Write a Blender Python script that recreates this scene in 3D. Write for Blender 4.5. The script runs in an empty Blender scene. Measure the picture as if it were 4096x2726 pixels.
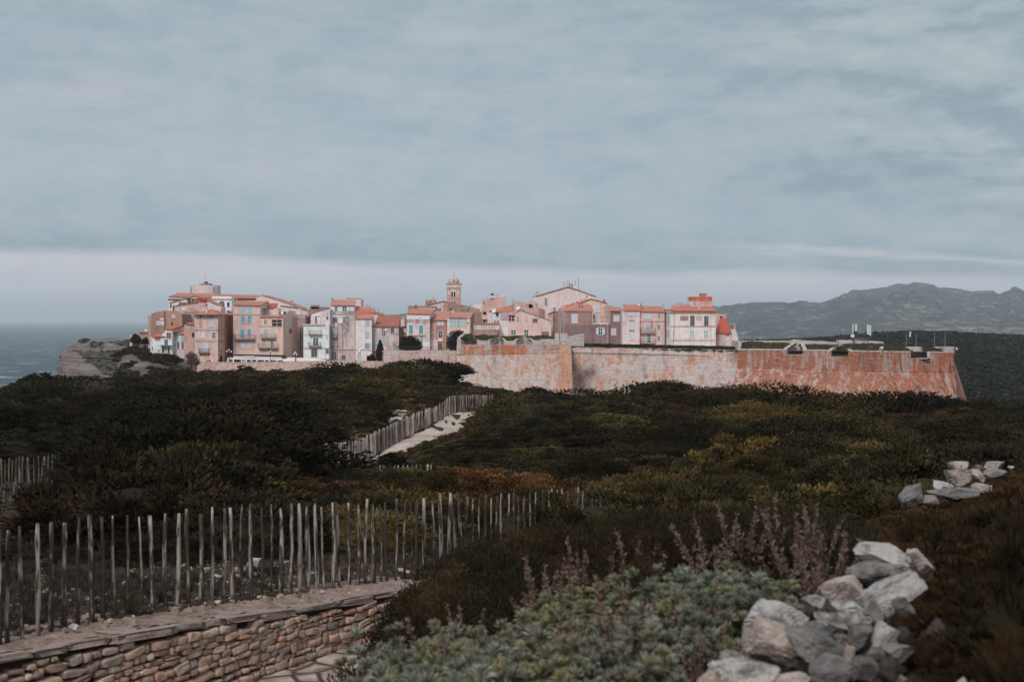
import bpy, bmesh, math, random
import numpy as np
from mathutils import Vector, Matrix, noise as mnoise

R = random.Random(11)
NR = np.random.default_rng(11)
F, CX, HY, ZC = 5689.0, 2048.0, 1275.0, 62.0      # focal length and horizon in photo pixels, eye height above the sea
TINT = (1.0, 1.10, 1.16)
scene = bpy.context.scene
COL = scene.collection


def P(px, py, Y):
    return Vector(((px - CX) / F * Y, Y, ZC - (py - HY) / F * Y))


def lin(c):
    c = c / 255.0
    return c / 12.92 if c <= 0.04045 else ((c + 0.055) / 1.055) ** 2.4


def alb(r, g, b, k=1.0):
    return tuple(min(0.86, lin(v) * k * c) for v, c in zip((r, g, b), TINT))


class Reg:                       # a crop of the photograph the measurements were read from
    def __init__(s, x, y, k): s.x, s.y, s.k = x, y, k
    def X(s, zx): return s.x + zx / s.k
    def Yp(s, zy): return s.y + zy / s.k


RA = Reg(550, 1080, 3.92); RB = Reg(1100, 1080, 3.92); RC = Reg(1580, 1080, 3.92); RD = Reg(2080, 1080, 3.92)
RE = Reg(2450, 1120, 3.92); RF = Reg(2900, 1100, 3.92); RG = Reg(3396, 1100, 2.8); RH = Reg(0, 1200, 3.3657)
RR = Reg(2800, 1800, 1.6937); RL = Reg(0, 1750, 1.607); RM = Reg(1200, 1500, 1.742); RN = Reg(1300, 2000, 1.4725)
RI = Reg(560, 1240, 5.89)

# ------------------------------------------------------------------ objects
ORG = {}


def tag(o, label=None, cat=None, group=None, kind=None):
    if label: o['label'] = label
    if cat: o['category'] = cat
    if group: o['group'] = group
    if kind: o['kind'] = kind
    return o


def empty(name, loc, label, cat, group=None):
    o = bpy.data.objects.new(name, None)
    o.empty_display_size = 0.5
    COL.objects.link(o)
    o.location = loc
    ORG[o.name] = Vector(loc)
    return tag(o, label, cat, group)


class MB:
    def __init__(s):
        s.v, s.f, s.m, s.uv, s.col = [], [], [], [], []
        s.cur = None

    def vert(s, p):
        s.v.append((p[0], p[1], p[2])); s.col.append(s.cur or (1, 1, 1)); return len(s.v) - 1

    def face(s, pts, m=0, uv=None):
        s.f.append([s.vert(p) for p in pts]); s.m.append(m)
        s.uv.append(uv if uv else [(0, 0)] * len(pts))

    def iface(s, idx, m=0):
        s.f.append(list(idx)); s.m.append(m); s.uv.append([(0, 0)] * len(idx))

    def hexa(s, c, m=0):         # 8 corners: bottom ring then top ring
        i = [s.vert(p) for p in c]
        for q in ((3, 2, 1, 0), (4, 5, 6, 7), (0, 1, 5, 4), (1, 2, 6, 5), (2, 3, 7, 6), (3, 0, 4, 7)):
            s.iface([i[k] for k in q], m)

    def box(s, x0, x1, y0, y1, z0, z1, m=0):
        s.hexa([(x0, y0, z0), (x1, y0, z0), (x1, y1, z0), (x0, y1, z0), (x0, y0, z1), (x1, y0, z1), (x1, y1, z1), (x0, y1, z1)], m)

    def fbox(s, o, u, n, u0, u1, z0, z1, n0, n1, m=0):   # box in a facade frame (u along, z up, n outwards)
        def q(a, b, c):
            return (o[0] + u[0] * a + n[0] * c, o[1] + u[1] * a + n[1] * c, o[2] + b)
        s.hexa([q(u0, z0, n1), q(u1, z0, n1), q(u1, z0, n0), q(u0, z0, n0), q(u0, z1, n1), q(u1, z1, n1), q(u1, z1, n0), q(u0, z1, n0)], m)

    def fpoly(s, o, u, n, pts, n0, n1, m=0):             # extruded outline in a facade frame
        def q(a, b, c):
            return (o[0] + u[0] * a + n[0] * c, o[1] + u[1] * a + n[1] * c, o[2] + b)
        A = [s.vert(q(a, b, n1)) for a, b in pts]; B = [s.vert(q(a, b, n0)) for a, b in pts]
        s.iface(A, m); s.iface(B[::-1], m)
        k = len(pts)
        for i in range(k):
            j = (i + 1) % k
            s.iface([A[i], B[i], B[j], A[j]], m)

    def tube(s, pts, rads, n=6, m=0, cap=True):
        rings = []
        for i, p in enumerate(pts):
            p = Vector(p)
            d = (Vector(pts[min(i + 1, len(pts) - 1)]) - Vector(pts[max(i - 1, 0)]))
            if d.length < 1e-9: d = Vector((0, 0, 1))
            d.normalize()
            a = d.orthogonal().normalized() if abs(d.z) < 0.95 else Vector((1, 0, 0)).cross(d).cross(d).normalized()
            b = d.cross(a)
            r = rads[i] if hasattr(rads, '__len__') else rads
            rings.append([s.vert(p + a * (r * math.cos(t)) + b * (r * math.sin(t))) for t in [2 * math.pi * k / n for k in range(n)]])
        for A, B in zip(rings, rings[1:]):
            for k in range(n):
                s.iface([A[k], A[(k + 1) % n], B[(k + 1) % n], B[k]], m)
        if cap:
            s.iface(rings[0][::-1], m); s.iface(rings[-1], m)

    def lathe(s, c, prof, n=16, m=0):
        rings = [[s.vert((c[0] + r * math.cos(2 * math.pi * k / n), c[1] + r * math.sin(2 * math.pi * k / n), c[2] + z)) for k in range(n)] for r, z in prof]
        for A, B in zip(rings, rings[1:]):
            for k in range(n):
                s.iface([A[k], A[(k + 1) % n], B[(k + 1) % n], B[k]], m)
        s.iface(rings[0][::-1], m); s.iface(rings[-1], m)

    def build(s, name, mats, parent=None, smooth=False, colors=False, loc=None):
        me = bpy.data.meshes.new(name)
        o = bpy.data.objects.new(name, me)
        COL.objects.link(o)
        if parent is not None:
            org = ORG[parent.name]; o.parent = parent
        else:
            org = Vector(loc) if loc is not None else Vector((0, 0, 0))
            o.location = org
        ORG[o.name] = org
        me.from_pydata([(x - org[0], y - org[1], z - org[2]) for x, y, z in s.v], [], s.f)
        for mt in (mats if isinstance(mats, (list, tuple)) else [mats]): me.materials.append(mt)
        me.polygons.foreach_set('material_index', s.m)
        ul = me.uv_layers.new(name='UVMap')
        ul.data.foreach_set('uv', [c for f in s.uv for q in f for c in q])
        if colors:
            at = me.attributes.new('Col', 'FLOAT_COLOR', 'POINT')
            at.data.foreach_set('color', [c for q in s.col for c in (q[0], q[1], q[2], 1.0)])
        if smooth:
            me.polygons.foreach_set('use_smooth', [True] * len(s.f))
        me.update()
        return o


def np_mesh(name, V, Q, C, mat, smooth=False):
    me = bpy.data.meshes.new(name)
    n, m = len(V), len(Q)
    me.vertices.add(n); me.vertices.foreach_set('co', np.ascontiguousarray(V, dtype=np.float32).ravel())
    me.loops.add(4 * m); me.loops.foreach_set('vertex_index', np.ascontiguousarray(Q, dtype=np.int32).ravel())
    me.polygons.add(m); me.polygons.foreach_set('loop_start', np.arange(0, 4 * m, 4, dtype=np.int32))
    if smooth: me.polygons.foreach_set('use_smooth', np.ones(m, dtype=bool))
    me.update(calc_edges=True)
    if C is not None:
        at = me.attributes.new('Col', 'FLOAT_COLOR', 'POINT')
        at.data.foreach_set('color', np.concatenate([C, np.ones((n, 1))], axis=1).astype(np.float32).ravel())
    me.materials.append(mat)
    return me


def np_obj(name, V, Q, C, mat, loc=(0, 0, 0), smooth=False):
    me = np_mesh(name, np.asarray(V) - np.asarray(loc), Q, C, mat, smooth)
    o = bpy.data.objects.new(name, me); COL.objects.link(o); o.location = loc
    ORG[o.name] = Vector(loc)
    return o


def copy_thing(src, name=None):
    c = src.copy(); COL.objects.link(c)
    for ch in list(src.children):
        d = ch.copy(); COL.objects.link(d); d.parent = c
    return c


# ------------------------------------------------------------------ materials
MATS = {}


class NT:
    def __init__(s, name):
        s.mat = bpy.data.materials.new(name); s.mat.use_nodes = True
        s.t = s.mat.node_tree; s.t.nodes.clear()
        s.out = s.t.nodes.new('ShaderNodeOutputMaterial')
        s.b = s.t.nodes.new('ShaderNodeBsdfPrincipled')
        s.t.links.new(s.b.outputs[0], s.out.inputs[0])
        s.b.inputs['Roughness'].default_value = 0.9
        s.b.inputs['Specular IOR Level'].default_value = 0.15

    def n(s, typ, **kw):
        x = s.t.nodes.new(typ)
        for k, v in kw.items(): setattr(x, k, v)
        return x

    def l(s, a, b): s.t.links.new(a, b)

    def pos(s): return s.n('ShaderNodeNewGeometry').outputs['Position']

    def noise(s, vec, scale=(1, 1, 1), detail=4, rough=0.6, sc=1.0):
        mp = s.n('ShaderNodeMapping'); mp.inputs['Scale'].default_value = scale; s.l(vec, mp.inputs[0])
        nz = s.n('ShaderNodeTexNoise'); nz.inputs['Scale'].default_value = sc
        nz.inputs['Detail'].default_value = detail; nz.inputs['Roughness'].default_value = rough
        s.l(mp.outputs[0], nz.inputs['Vector'])
        return nz.outputs['Fac']

    def ramp(s, fac, lo, hi, a=0.0, b=1.0, clamp=True):
        m = s.n('ShaderNodeMapRange'); m.clamp = clamp
        for i, v in enumerate((lo, hi, a, b)): m.inputs[i + 1].default_value = v
        s.l(fac, m.inputs[0]); return m.outputs[0]

    def mix(s, fac, a, b, blend='MIX'):
        m = s.n('ShaderNodeMix', data_type='RGBA', blend_type=blend)
        for sock, v in ((m.inputs[0], fac), (m.inputs[6], a), (m.inputs[7], b)):
            if isinstance(v, (int, float)): sock.default_value = v
            elif isinstance(v, (tuple, list)): sock.default_value = (*v[:3], 1.0)
            else: s.l(v, sock)
        return m.outputs[2]

    def math(s, op, a, b=None, c=None):
        m = s.n('ShaderNodeMath', operation=op)
        for sock, v in zip(m.inputs, (a, b, c)):
            if v is None: continue
            if isinstance(v, (int, float)): sock.default_value = v
            else: s.l(v, sock)
        return m.outputs[0]

    def base(s, c):
        if isinstance(c, tuple): s.b.inputs['Base Color'].default_value = (*c[:3], 1)
        else: s.l(c, s.b.inputs['Base Color'])

    def bump(s, h, strength=0.5, dist=0.1):
        bp = s.n('ShaderNodeBump'); bp.inputs['Strength'].default_value = strength; bp.inputs['Distance'].default_value = dist
        s.l(h, bp.inputs['Height']); s.l(bp.outputs[0], s.b.inputs['Normal'])


def plaster(rgb, stain=None, amount=0.5, key=''):
    rgb = (min(.8, rgb[0] * 1.04), min(.8, rgb[1] * 1.24), min(.8, rgb[2] * 1.34))
    if stain: stain = (stain[0], stain[1] * 1.1, stain[2] * 1.16)
    k = ('pl', rgb, stain, amount)
    if k in MATS: return MATS[k]
    n = NT('plaster' + key); p = n.pos()
    st = stain or tuple(c * 0.62 for c in rgb)
    big = n.noise(p, (0.16, 0.16, 0.16), 5, 0.65)
    fine = n.noise(p, (1.3, 1.3, 0.9), 5, 0.75)
    drip = n.noise(p, (1.6, 1.6, 0.12), 4, 0.7)
    c = n.mix(n.ramp(big, 0.42, 0.68, 0, amount), rgb, st)
    c = n.mix(n.ramp(drip, 0.49, 0.70, 0, min(1, amount * 1.1)), c, tuple(v * 0.55 for v in st))
    c = n.mix(n.ramp(fine, 0.40, 0.62, 0.0, 0.45), c, tuple(min(.82, v * 1.28) for v in rgb))
    c = n.mix(n.ramp(n.noise(p, (0.7, 0.7, 0.5), 5, 0.7), 0.56, 0.66, 0, amount * 0.8), c, tuple(v * 0.72 for v in st))
    n.base(c); n.bump(fine, 0.3, 0.06)
    MATS[k] = n.mat
    return n.mat


def tile(rgb, dirt=0.4):
    k = ('tile', rgb, dirt)
    if k in MATS: return MATS[k]
    n = NT('roof_tile')
    uv = n.n('ShaderNodeUVMap').outputs[0]
    sp = n.n('ShaderNodeSeparateXYZ'); n.l(uv, sp.inputs[0])
    fr = n.math('FRACT', n.math('MULTIPLY', sp.outputs[0], 1 / 0.46))
    tri = n.math('ABSOLUTE', n.math('SUBTRACT', fr, 0.5))
    p = n.pos()
    big = n.noise(p, (0.5, 0.5, 0.5), 4, 0.7)
    cell = n.noise(uv, (2.2, 2.6, 1), 2, 0.8)
    c = n.mix(n.ramp(big, 0.35, 0.68, 0, dirt), rgb, (rgb[0] * 0.55, rgb[1] * 0.7, rgb[2] * 0.85))
    c = n.mix(n.ramp(cell, 0.4, 0.7, 0, 0.55), c, (min(.8, rgb[0] * 1.2), min(.8, rgb[1] * 1.7), min(.8, rgb[2] * 1.9)))
    c = n.mix(n.ramp(tri, 0.30, 0.5, 0, 0.6), c, tuple(v * 0.45 for v in rgb))
    n.base(c)
    n.bump(n.math('SUBTRACT', 1.0, tri), 0.8, 0.12)
    MATS[k] = n.mat
    return n.mat


def plain(name, rgb, rough=0.7, var=0.25, metal=0.0, spec=0.2):
    k = ('pln', name, rgb)
    if k in MATS: return MATS[k]
    n = NT(name); f = n.noise(n.pos(), (2.5, 2.5, 2.5), 4, 0.7)
    n.base(n.mix(n.ramp(f, 0.35, 0.65, 0, 1), tuple(v * (1 - var) for v in rgb), tuple(min(0.9, v * (1 + var)) for v in rgb)))
    n.b.inputs['Roughness'].default_value = rough; n.b.inputs['Metallic'].default_value = metal
    n.b.inputs['Specular IOR Level'].default_value = spec
    MATS[k] = n.mat
    return n.mat


def foliage_mat(name='foliage'):
    if name in MATS: return MATS[name]
    n = NT(name)
    a = n.n('ShaderNodeAttribute', attribute_name='Col')
    n.base(a.outputs['Color'])
    n.b.inputs['Roughness'].default_value = 0.85
    n.b.inputs['Specular IOR Level'].default_value = 0.1
    MATS[name] = n.mat
    return n.mat


def rubble(rgb, dark, sc=1.0):
    k = ('rub', rgb, dark, sc)
    if k in MATS: return MATS[k]
    n = NT('rubble_stone'); p = n.pos()
    mp = n.n('ShaderNodeMapping'); mp.inputs['Scale'].default_value = (sc, sc, sc * 1.7); n.l(p, mp.inputs[0])
    v = n.n('ShaderNodeTexVoronoi'); n.l(mp.outputs[0], v.inputs['Vector']); v.inputs['Scale'].default_value = 1.6
    f = n.noise(p, (0.3, 0.3, 0.3), 5, 0.7); g = n.noise(p, (2, 2, 2), 4, 0.8)
    c = n.mix(n.ramp(v.outputs['Distance'], 0.2, 0.75, 0, 0.8), rgb, dark)
    c = n.mix(n.ramp(f, 0.45, 0.65, 0, 0.6), c, dark)
    c = n.mix(n.ramp(g, 0.4, 0.7, 0, 0.4), c, tuple(min(.8, q * 1.3) for q in rgb))
    n.base(c); n.bump(v.outputs['Distance'], 0.5, 0.15)
    MATS[k] = n.mat
    return n.mat
# ------------------------------------------------------------------ the lie of the land (heights relative to the eye)
SKY = [(-1500, 1900), (-400, 1700), (0, 1572), (65, 1515), (110, 1500), (166, 1500), (216, 1514), (339, 1469), (440, 1470), (563, 1480), (640, 1478), (721, 1450), (830, 1462),
       (974, 1450), (1110, 1454), (1226, 1452), (1407, 1447), (1537, 1462), (1660, 1470), (1780, 1480), (1849, 1503), (1889, 1522), (1958, 1519), (2061, 1548), (2107, 1557),
       (2147, 1543), (2205, 1571), (2290, 1573), (2348, 1577), (2420, 1556), (2500, 1537), (2645, 1515), (2760, 1539), (2933, 1540), (3070, 1535), (3163, 1533),
       (3314, 1553), (3523, 1571), (3638, 1577), (3696, 1584), (3768, 1616), (3804, 1600), (3984, 1588), (4096, 1602), (4600, 1640), (6000, 1700)]
_c = [-400, 0, 166, 600, 1000, 1600, 2200, 2800, 3300, 3700, 4096]
_rows = {
    1.0: [-1.75] * 8 + [-1.7, -1.62, -1.6],
    3: [-1.95] * 6 + [-1.9, -1.8, -1.65, -1.55, -1.5],
    6: [-2.7] * 6 + [-2.5, -2.2, -1.75, -1.6, -1.5],
    9: [-3.2] * 6 + [-2.95, -2.6, -2.1, -1.75, -1.55],
    12: [-3.4] * 5 + [-3.6, -3.4, -3.1, -2.5, -2.0, -1.8],
    15: [-3.5] * 5 + [-3.7, -3.6, -3.3, -2.8, -2.2, -1.9],
    18.5: [-3.72] * 5 + [-3.9, -3.9, -3.7, -3.2, -2.6, -2.2],
    22: [-4.05] * 5 + [-4.1, -4.2, -4.1, -3.7, -3.2, -2.7],
    26: [-4.25] * 5 + [-4.4, -4.5, -4.4, -4.1, -3.7, -3.3],
    35: [-4.9] * 5 + [-5.0, -5.1, -5.1, -5.0, -4.7, -4.4],
    60: [-6.3, -6.3, -6.2, -6.1, -6.2, -6.5, -6.4, -6.4, -6.5, -6.5, -6.3],
    90: [-7.3, -7.0, -6.8, -6.6, -6.5, -6.6, -6.8, -6.9, -7.2, -7.3, -7.4],
    120: [-8.6, -8.5, -8.1, -7.6, -7.4, -7.4, -8.8, -8.8, -9.2, -9.9, -10.2],
    150: [-10.6, -10.3, -8.6, -7.9, -7.2, -7.4, -10.3, -9.4, -9.9, -10.8, -11.2],
    180: None,
    215: [-14, -13.5, -12, -10, -9.5, -9.5, -13, -13, -13.5, -14.5, -15],
    300: [-60, -45, -28, -15, -13, -13, -18, -18, -18, -18, -25],
    420: [-70, -66, -64, -20, -15, -15, -18, -18, -18, -22, -40],
}
GX = np.array(sorted(set(_c + [a for a, b in SKY])), dtype=float)
GY = np.array(sorted(_rows), dtype=float)
GZ = []
for y in GY:
    r = _rows[y if y in _rows else int(y)]
    if r is None:
        zs = np.interp(GX, [a for a, b in SKY], [-(b - HY) / F * y for a, b in SKY]) - np.interp(GX, [300, 1500, 1800], [2.0, 1.9, 2.75])
        GZ.append(zs)
    else:
        GZ.append(np.interp(GX, _c, r))
GZ = np.array(GZ)


def wall_Y(x):                    # line of the dry-stone retaining wall's front edge
    return 15.0 + (x + 5.4) * 1.79


def gz(x, Y, bumps=True, lane_on=False):
    x = np.asarray(x, float); Y = np.asarray(Y, float)
    px = CX + x / np.maximum(Y, 0.8) * F
    i = np.clip(np.searchsorted(GX, px) - 1, 0, len(GX) - 2); a = np.clip((px - GX[i]) / (GX[i + 1] - GX[i]), 0, 1)
    j = np.clip(np.searchsorted(GY, Y) - 1, 0, len(GY) - 2); b = np.clip((Y - GY[j]) / (GY[j + 1] - GY[j]), 0, 1)
    z = (GZ[j, i] * (1 - a) + GZ[j, i + 1] * a) * (1 - b) + (GZ[j + 1, i] * (1 - a) + GZ[j + 1, i + 1] * a) * b
    if bumps:
        k = np.clip((Y - 26) / 40, 0, 1)
        z = z + k * (0.22 * np.sin(x * 0.31 + 1.3 * np.sin(Y * 0.11)) + 0.2 * np.sin(Y * 0.23 + x * 0.17 + 2.0) + 0.12 * np.sin(x * 0.9 + Y * 0.5))
    # the sunken lane in front of the dry-stone wall
    lane = (Y > 11) & (Y < wall_Y(x) + 1.35) & (Y < 23.5) & (x < -1.2)
    w = np.clip((Y - 11) / 2.0, 0, 1)
    if lane_on: z = np.where(lane, z * (1 - w) + w * (-4.75 + 0.03 * np.sin(x * 3) * np.sin(Y * 2.3)), z)
    return z


def gzs(x, Y): return float(gz(np.array([x]), np.array([Y]))[0])


def ground_hit(px, py, y0=10.0, y1=260.0):
    Y = np.linspace(y0, y1, 4000)
    x = (px - CX) / F * Y
    d = -(py - HY) / F * Y - gz(x, Y)
    k = np.argmax(d < 0)
    return float(Y[k])


# ------------------------------------------------------------------ ground sheet
m = NT('scrub_soil'); p = m.pos()
f1 = m.noise(p, (0.5, 0.5, 0.5), 6, 0.7); f2 = m.noise(p, (6, 6, 6), 5, 0.75)
c = m.mix(m.ramp(f1, 0.4, 0.65), (0.028, 0.021, 0.014), (0.055, 0.040, 0.028))
c = m.mix(m.ramp(f2, 0.5, 0.75, 0, 0.6), c, (0.16, 0.12, 0.1))
m.base(c); m.bump(f2, 0.8, 0.06)
SOIL = m.mat

pxs = np.concatenate([np.linspace(-4200, -500, 24), np.linspace(-400, 4600, 330), np.linspace(4700, 8500, 24)])
Ys = np.concatenate([np.linspace(0.9, 10, 24), np.linspace(10.2, 27, 110), np.geomspace(27.3, 200, 120), np.linspace(204, 420, 40)])
gx = (pxs[None, :] - CX) / F * Ys[:, None]
gy = np.repeat(Ys[:, None], len(pxs), 1)
gzv = gz(gx, gy, lane_on=True) + ZC
V = np.stack([gx, gy, gzv], -1).reshape(-1, 3)
nr, nc = gx.shape
ii, jj = np.meshgrid(np.arange(nr - 1), np.arange(nc - 1), indexing='ij')
a0 = (ii * nc + jj).ravel()
Q = np.stack([a0, a0 + 1, a0 + nc + 1, a0 + nc], 1)
g = np_obj('ground', V, Q, None, SOIL, smooth=True); tag(g, kind='structure')
# the knoll behind and beside the viewer
mb = MB()
mb.face([(-14, -40, ZC - 1.72), (14, -40, ZC - 1.72), (1.4, 0.95, ZC - 1.7), (-1.0, 0.95, ZC - 1.76)])
mb.face([(-14, -40, ZC - 1.72), (-1.0, 0.95, ZC - 1.76), (-30, 30, ZC - 6)])
mb.face([(14, -40, ZC - 1.72), (30, 28, ZC - 5.6), (1.4, 0.95, ZC - 1.7)])
tag(mb.build('knoll_ground', SOIL), kind='structure')

# pale trodden path beside the far fence, and the bare patch beyond the fence
m = NT('pale_sand'); p = m.pos()
f1 = m.noise(p, (0.7, 0.7, 0.7), 5, 0.7); f2 = m.noise(p, (3.5, 3.5, 3.5), 5, 0.8)
c = m.mix(m.ramp(f1, 0.42, 0.6), (0.60, 0.52, 0.465), (0.42, 0.335, 0.28))
c = m.mix(m.ramp(f2, 0.53, 0.64, 0, 0.75), c, (0.22, 0.165, 0.125))
c = m.mix(m.ramp(f2, 0.36, 0.46, 0.6, 0), c, (0.68, 0.62, 0.57))
m.base(c); m.bump(f2, 0.8, 0.15)
SAND = m.mat


def drape(name, left, right, lift, mat, nw=8, sub=6):
    L = [(RM.X(a), RM.Yp(b)) for a, b in left]; Rr = [(RM.X(a), RM.Yp(b)) for a, b in right]

    def along(pl, t):
        d = [0]
        for q, r in zip(pl, pl[1:]): d.append(d[-1] + math.hypot(r[0] - q[0], r[1] - q[1]))
        t *= d[-1]
        return np.interp(t, d, [q[0] for q in pl]), np.interp(t, d, [q[1] for q in pl])
    n = 40; G = []
    for i in range(n + 1):
        a = along(L, i / n); b = along(Rr, i / n)
        pa = P(a[0], a[1], ground_hit(a[0], a[1], 40)); pb = P(b[0], b[1], ground_hit(b[0], b[1], 40))
        row = []
        for k in range(nw + 1):
            q = pa.lerp(pb, k / nw)
            row.append((q.x, q.y, ZC + gzs(q.x, q.y) + lift))
        G.append(row)
    V = [q for r in G for q in r]
    Q = [(i * (nw + 1) + k, i * (nw + 1) + k + 1, (i + 1) * (nw + 1) + k + 1, (i + 1) * (nw + 1) + k) for i in range(n) for k in range(nw)]
    return np_obj(name, np.array(V), np.array(Q), None, mat, smooth=True)


PATH_L = [(1345, 236), (1200, 246), (1040, 272), (900, 372), (740, 440), (620, 500), (505, 590)]
PATH_R = [(1450, 238), (1330, 248), (1215, 285), (1140, 345), (1150, 410), (1000, 450), (860, 500), (720, 562), (560, 606)]
tag(drape('path', PATH_L, PATH_R, 0.05, SAND), kind='structure')
PATCH_L = [(655, 255), (600, 300), (625, 345)]
PATCH_R = [(790, 228), (800, 262), (735, 312)]
tag(drape('path', PATCH_L, PATCH_R, 0.05, SAND), kind='structure')
SPOT_L = [(1690, 305), (1680, 345), (1690, 390)]
SPOT_R = [(1735, 300), (1730, 350), (1705, 392)]
tag(drape('path', SPOT_L, SPOT_R, 0.05, SAND), kind='structure')

# ------------------------------------------------------------------ sea
m = NT('sea_water'); p = m.pos()
w1 = m.noise(p, (0.02, 0.09, 0.1), 6, 0.7)
sw = m.noise(p, (0.0035, 0.012, 0.01), 4, 0.6)
cap = m.noise(p, (0.017, 0.034, 0.05), 5, 0.62)
cap2 = m.noise(p, (0.03, 0.05, 0.05), 3, 0.6)
c = m.mix(m.ramp(sw, 0.35, 0.65), (0.012, 0.036, 0.046), (0.026, 0.062, 0.074))
c = m.mix(m.ramp(w1, 0.45, 0.7, 0, 0.5), c, (0.045, 0.09, 0.105))
foam = m.math('MULTIPLY', m.ramp(cap, 0.575, 0.62), m.ramp(cap2, 0.44, 0.56))
c = m.mix(foam, c, (0.75, 0.78, 0.8))
m.base(c); m.b.inputs['Roughness'].default_value = 0.5; m.b.inputs['Specular IOR Level'].default_value = 0.16
m.bump(w1, 1.0, 3.0)
mb = MB()
mb.face([(-11800, -380, 0), (11800, -380, 0), (11800, 29500, 0), (-11800, 29500, 0)])
tag(mb.build('sea', m.mat), kind='structure')

# ------------------------------------------------------------------ limestone headland on the left
m = NT('limestone_cliff'); p = m.pos()
sp = m.n('ShaderNodeSeparateXYZ'); m.l(p, sp.inputs[0])
nn = m.noise(p, (0.05, 0.05, 0.5), 5, 0.6)
strata = m.noise(p, (0.02, 0.02, 0.9), 4, 0.7)
f2 = m.noise(p, (0.25, 0.25, 0.25), 6, 0.75)
at = m.n('ShaderNodeAttribute', attribute_name='Col')
c = m.mix(m.ramp(strata, 0.4, 0.62), (0.25, 0.212, 0.197), (0.11, 0.09, 0.083))
c = m.mix(m.ramp(f2, 0.5, 0.7, 0, 0.5), c, (0.40, 0.34, 0.31))
green = m.mix(m.ramp(f2, 0.4, 0.65), (0.045, 0.047, 0.038), (0.085, 0.082, 0.066))
sc = m.n('ShaderNodeSeparateColor'); m.l(at.outputs['Color'], sc.inputs[0])
c = m.mix(m.ramp(m.math('ADD', sc.outputs[0], m.math('MULTIPLY', m.math('SUBTRACT', f2, 0.5), 1.3)), 0.42, 0.58), c, green)
f4 = m.noise(p, (1.2, 1.2, 1.8), 5, 0.75)
c = m.mix(m.ramp(f4, 0.52, 0.68, 0, 0.75), c, (0.12, 0.09, 0.075))
c = m.mix(m.ramp(f4, 0.32, 0.42, 0.5, 0), c, (0.45, 0.39, 0.36))
m.base(c); m.bump(m.math('ADD', strata, f4), 1.0, 0.8)
CLIFF = m.mat


def fbm(x, y, z, o=4):
    return mnoise.fractal((x, y, z), 1.0, 2.0, o)


HS = [(222, 1545), (229, 1500), (232, 1482), (251, 1424), (262, 1412), (285, 1390), (300, 1379), (324, 1361), (345, 1357), (400, 1357), (455, 1357), (520, 1364), (560, 1378), (600, 1392), (660, 1395), (760, 1400)]
hx = [a for a, b in HS]; hy = [b for a, b in HS]
pxs = np.linspace(205, 760, 150); Ts = np.linspace(0, 1, 70)
V = []; Cc = []
for t in Ts:
    Y = 470 + 230 * t
    for px in pxs:
        top = np.interp(px, hx, hy)
        zt = -(top - HY) / F * 620.0                                # plateau edge height at this column
        if px < 226: zt = np.interp(px, [205, 226], [-62.5, zt])
        prof = -38 * (1 - t / 0.62) ** 1.15 if t < 0.62 else -1.5 * (t - 0.62)
        z = max(zt + prof, -62.6)
        x = (px - CX) / F * Y * (1.0 if px > 330 else 1.0 - 0.00035 * (Y - 620) * 0)
        q = fbm(x * 0.05, Y * 0.05, z * 0.2)
        z += 1.8 * q * min(1, abs(prof) / 6 + 0.12)
        x += 1.5 * fbm(x * 0.03 + 5, Y * 0.03, z * 0.45) * (1 if px < 330 else 0.4)
        V.append((x, Y, ZC + z))
        g_ = 0.0
        py = HY - z / Y * F
        if px > 285 + (py - 1395) * 1.25 and py > 1400 and px < 520: g_ = 0.64
        if 430 < px < 600 and 1362 < py < 1392 and py < 1362 + (px - 430) * 0.25 + 8: g_ = 0.9
        if 320 < px < 352 and py < 1374: g_ = 0.8
        if 360 < px < 420 and 1368 < py < 1398: g_ = 0.6
        Cc.append((g_, g_, g_))
nr, nc = len(Ts), len(pxs)
ii, jj = np.meshgrid(np.arange(nr - 1), np.arange(nc - 1), indexing='ij'); a0 = (ii * nc + jj).ravel()
HEAD_V = np.array(V); HEAD_C = np.array(Cc)[:, 0]
o = np_obj('headland_cliff', HEAD_V, np.stack([a0, a0 + 1, a0 + nc + 1, a0 + nc], 1), np.array(Cc), CLIFF, smooth=True)
tag(o, kind='structure')

# crumbling rock slope under the houses at the left end of the town
V = []; Cc = []
pxs = np.linspace(470, 900, 110); Ts = np.linspace(0, 1, 50)
for t in Ts:
    Y = 322 + 34 * t
    for px in pxs:
        top = np.interp(px, [470, 500, 540, 590, 650, 740, 800, 900], [1420, 1400, 1393, 1398, 1415, 1430, 1440, 1446])
        zt = -(top - HY) / F * 352.0
        z = zt - 7.5 * (1 - t) ** 0.9
        x = (px - CX) / F * Y
        q = fbm(x * 0.16, Y * 0.16, z * 0.3, 5)
        z += (1.7 * q + 0.6 * fbm(x * 0.5, Y * 0.5, z * 0.6, 4)) * (1 - t * 0.8)
        V.append((x, Y, ZC + z)); Cc.append((0.12 + 0.25 * (q < -0.1),) * 3)
nr, nc = len(Ts), len(pxs)
ii, jj = np.meshgrid(np.arange(nr - 1), np.arange(nc - 1), indexing='ij'); a0 = (ii * nc + jj).ravel()
SLOPE_V = np.array(V)
o = np_obj('rocky_slope_ground', SLOPE_V, np.stack([a0, a0 + 1, a0 + nc + 1, a0 + nc], 1), np.array(Cc), CLIFF, smooth=True)
tag(o, kind='structure')

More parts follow.
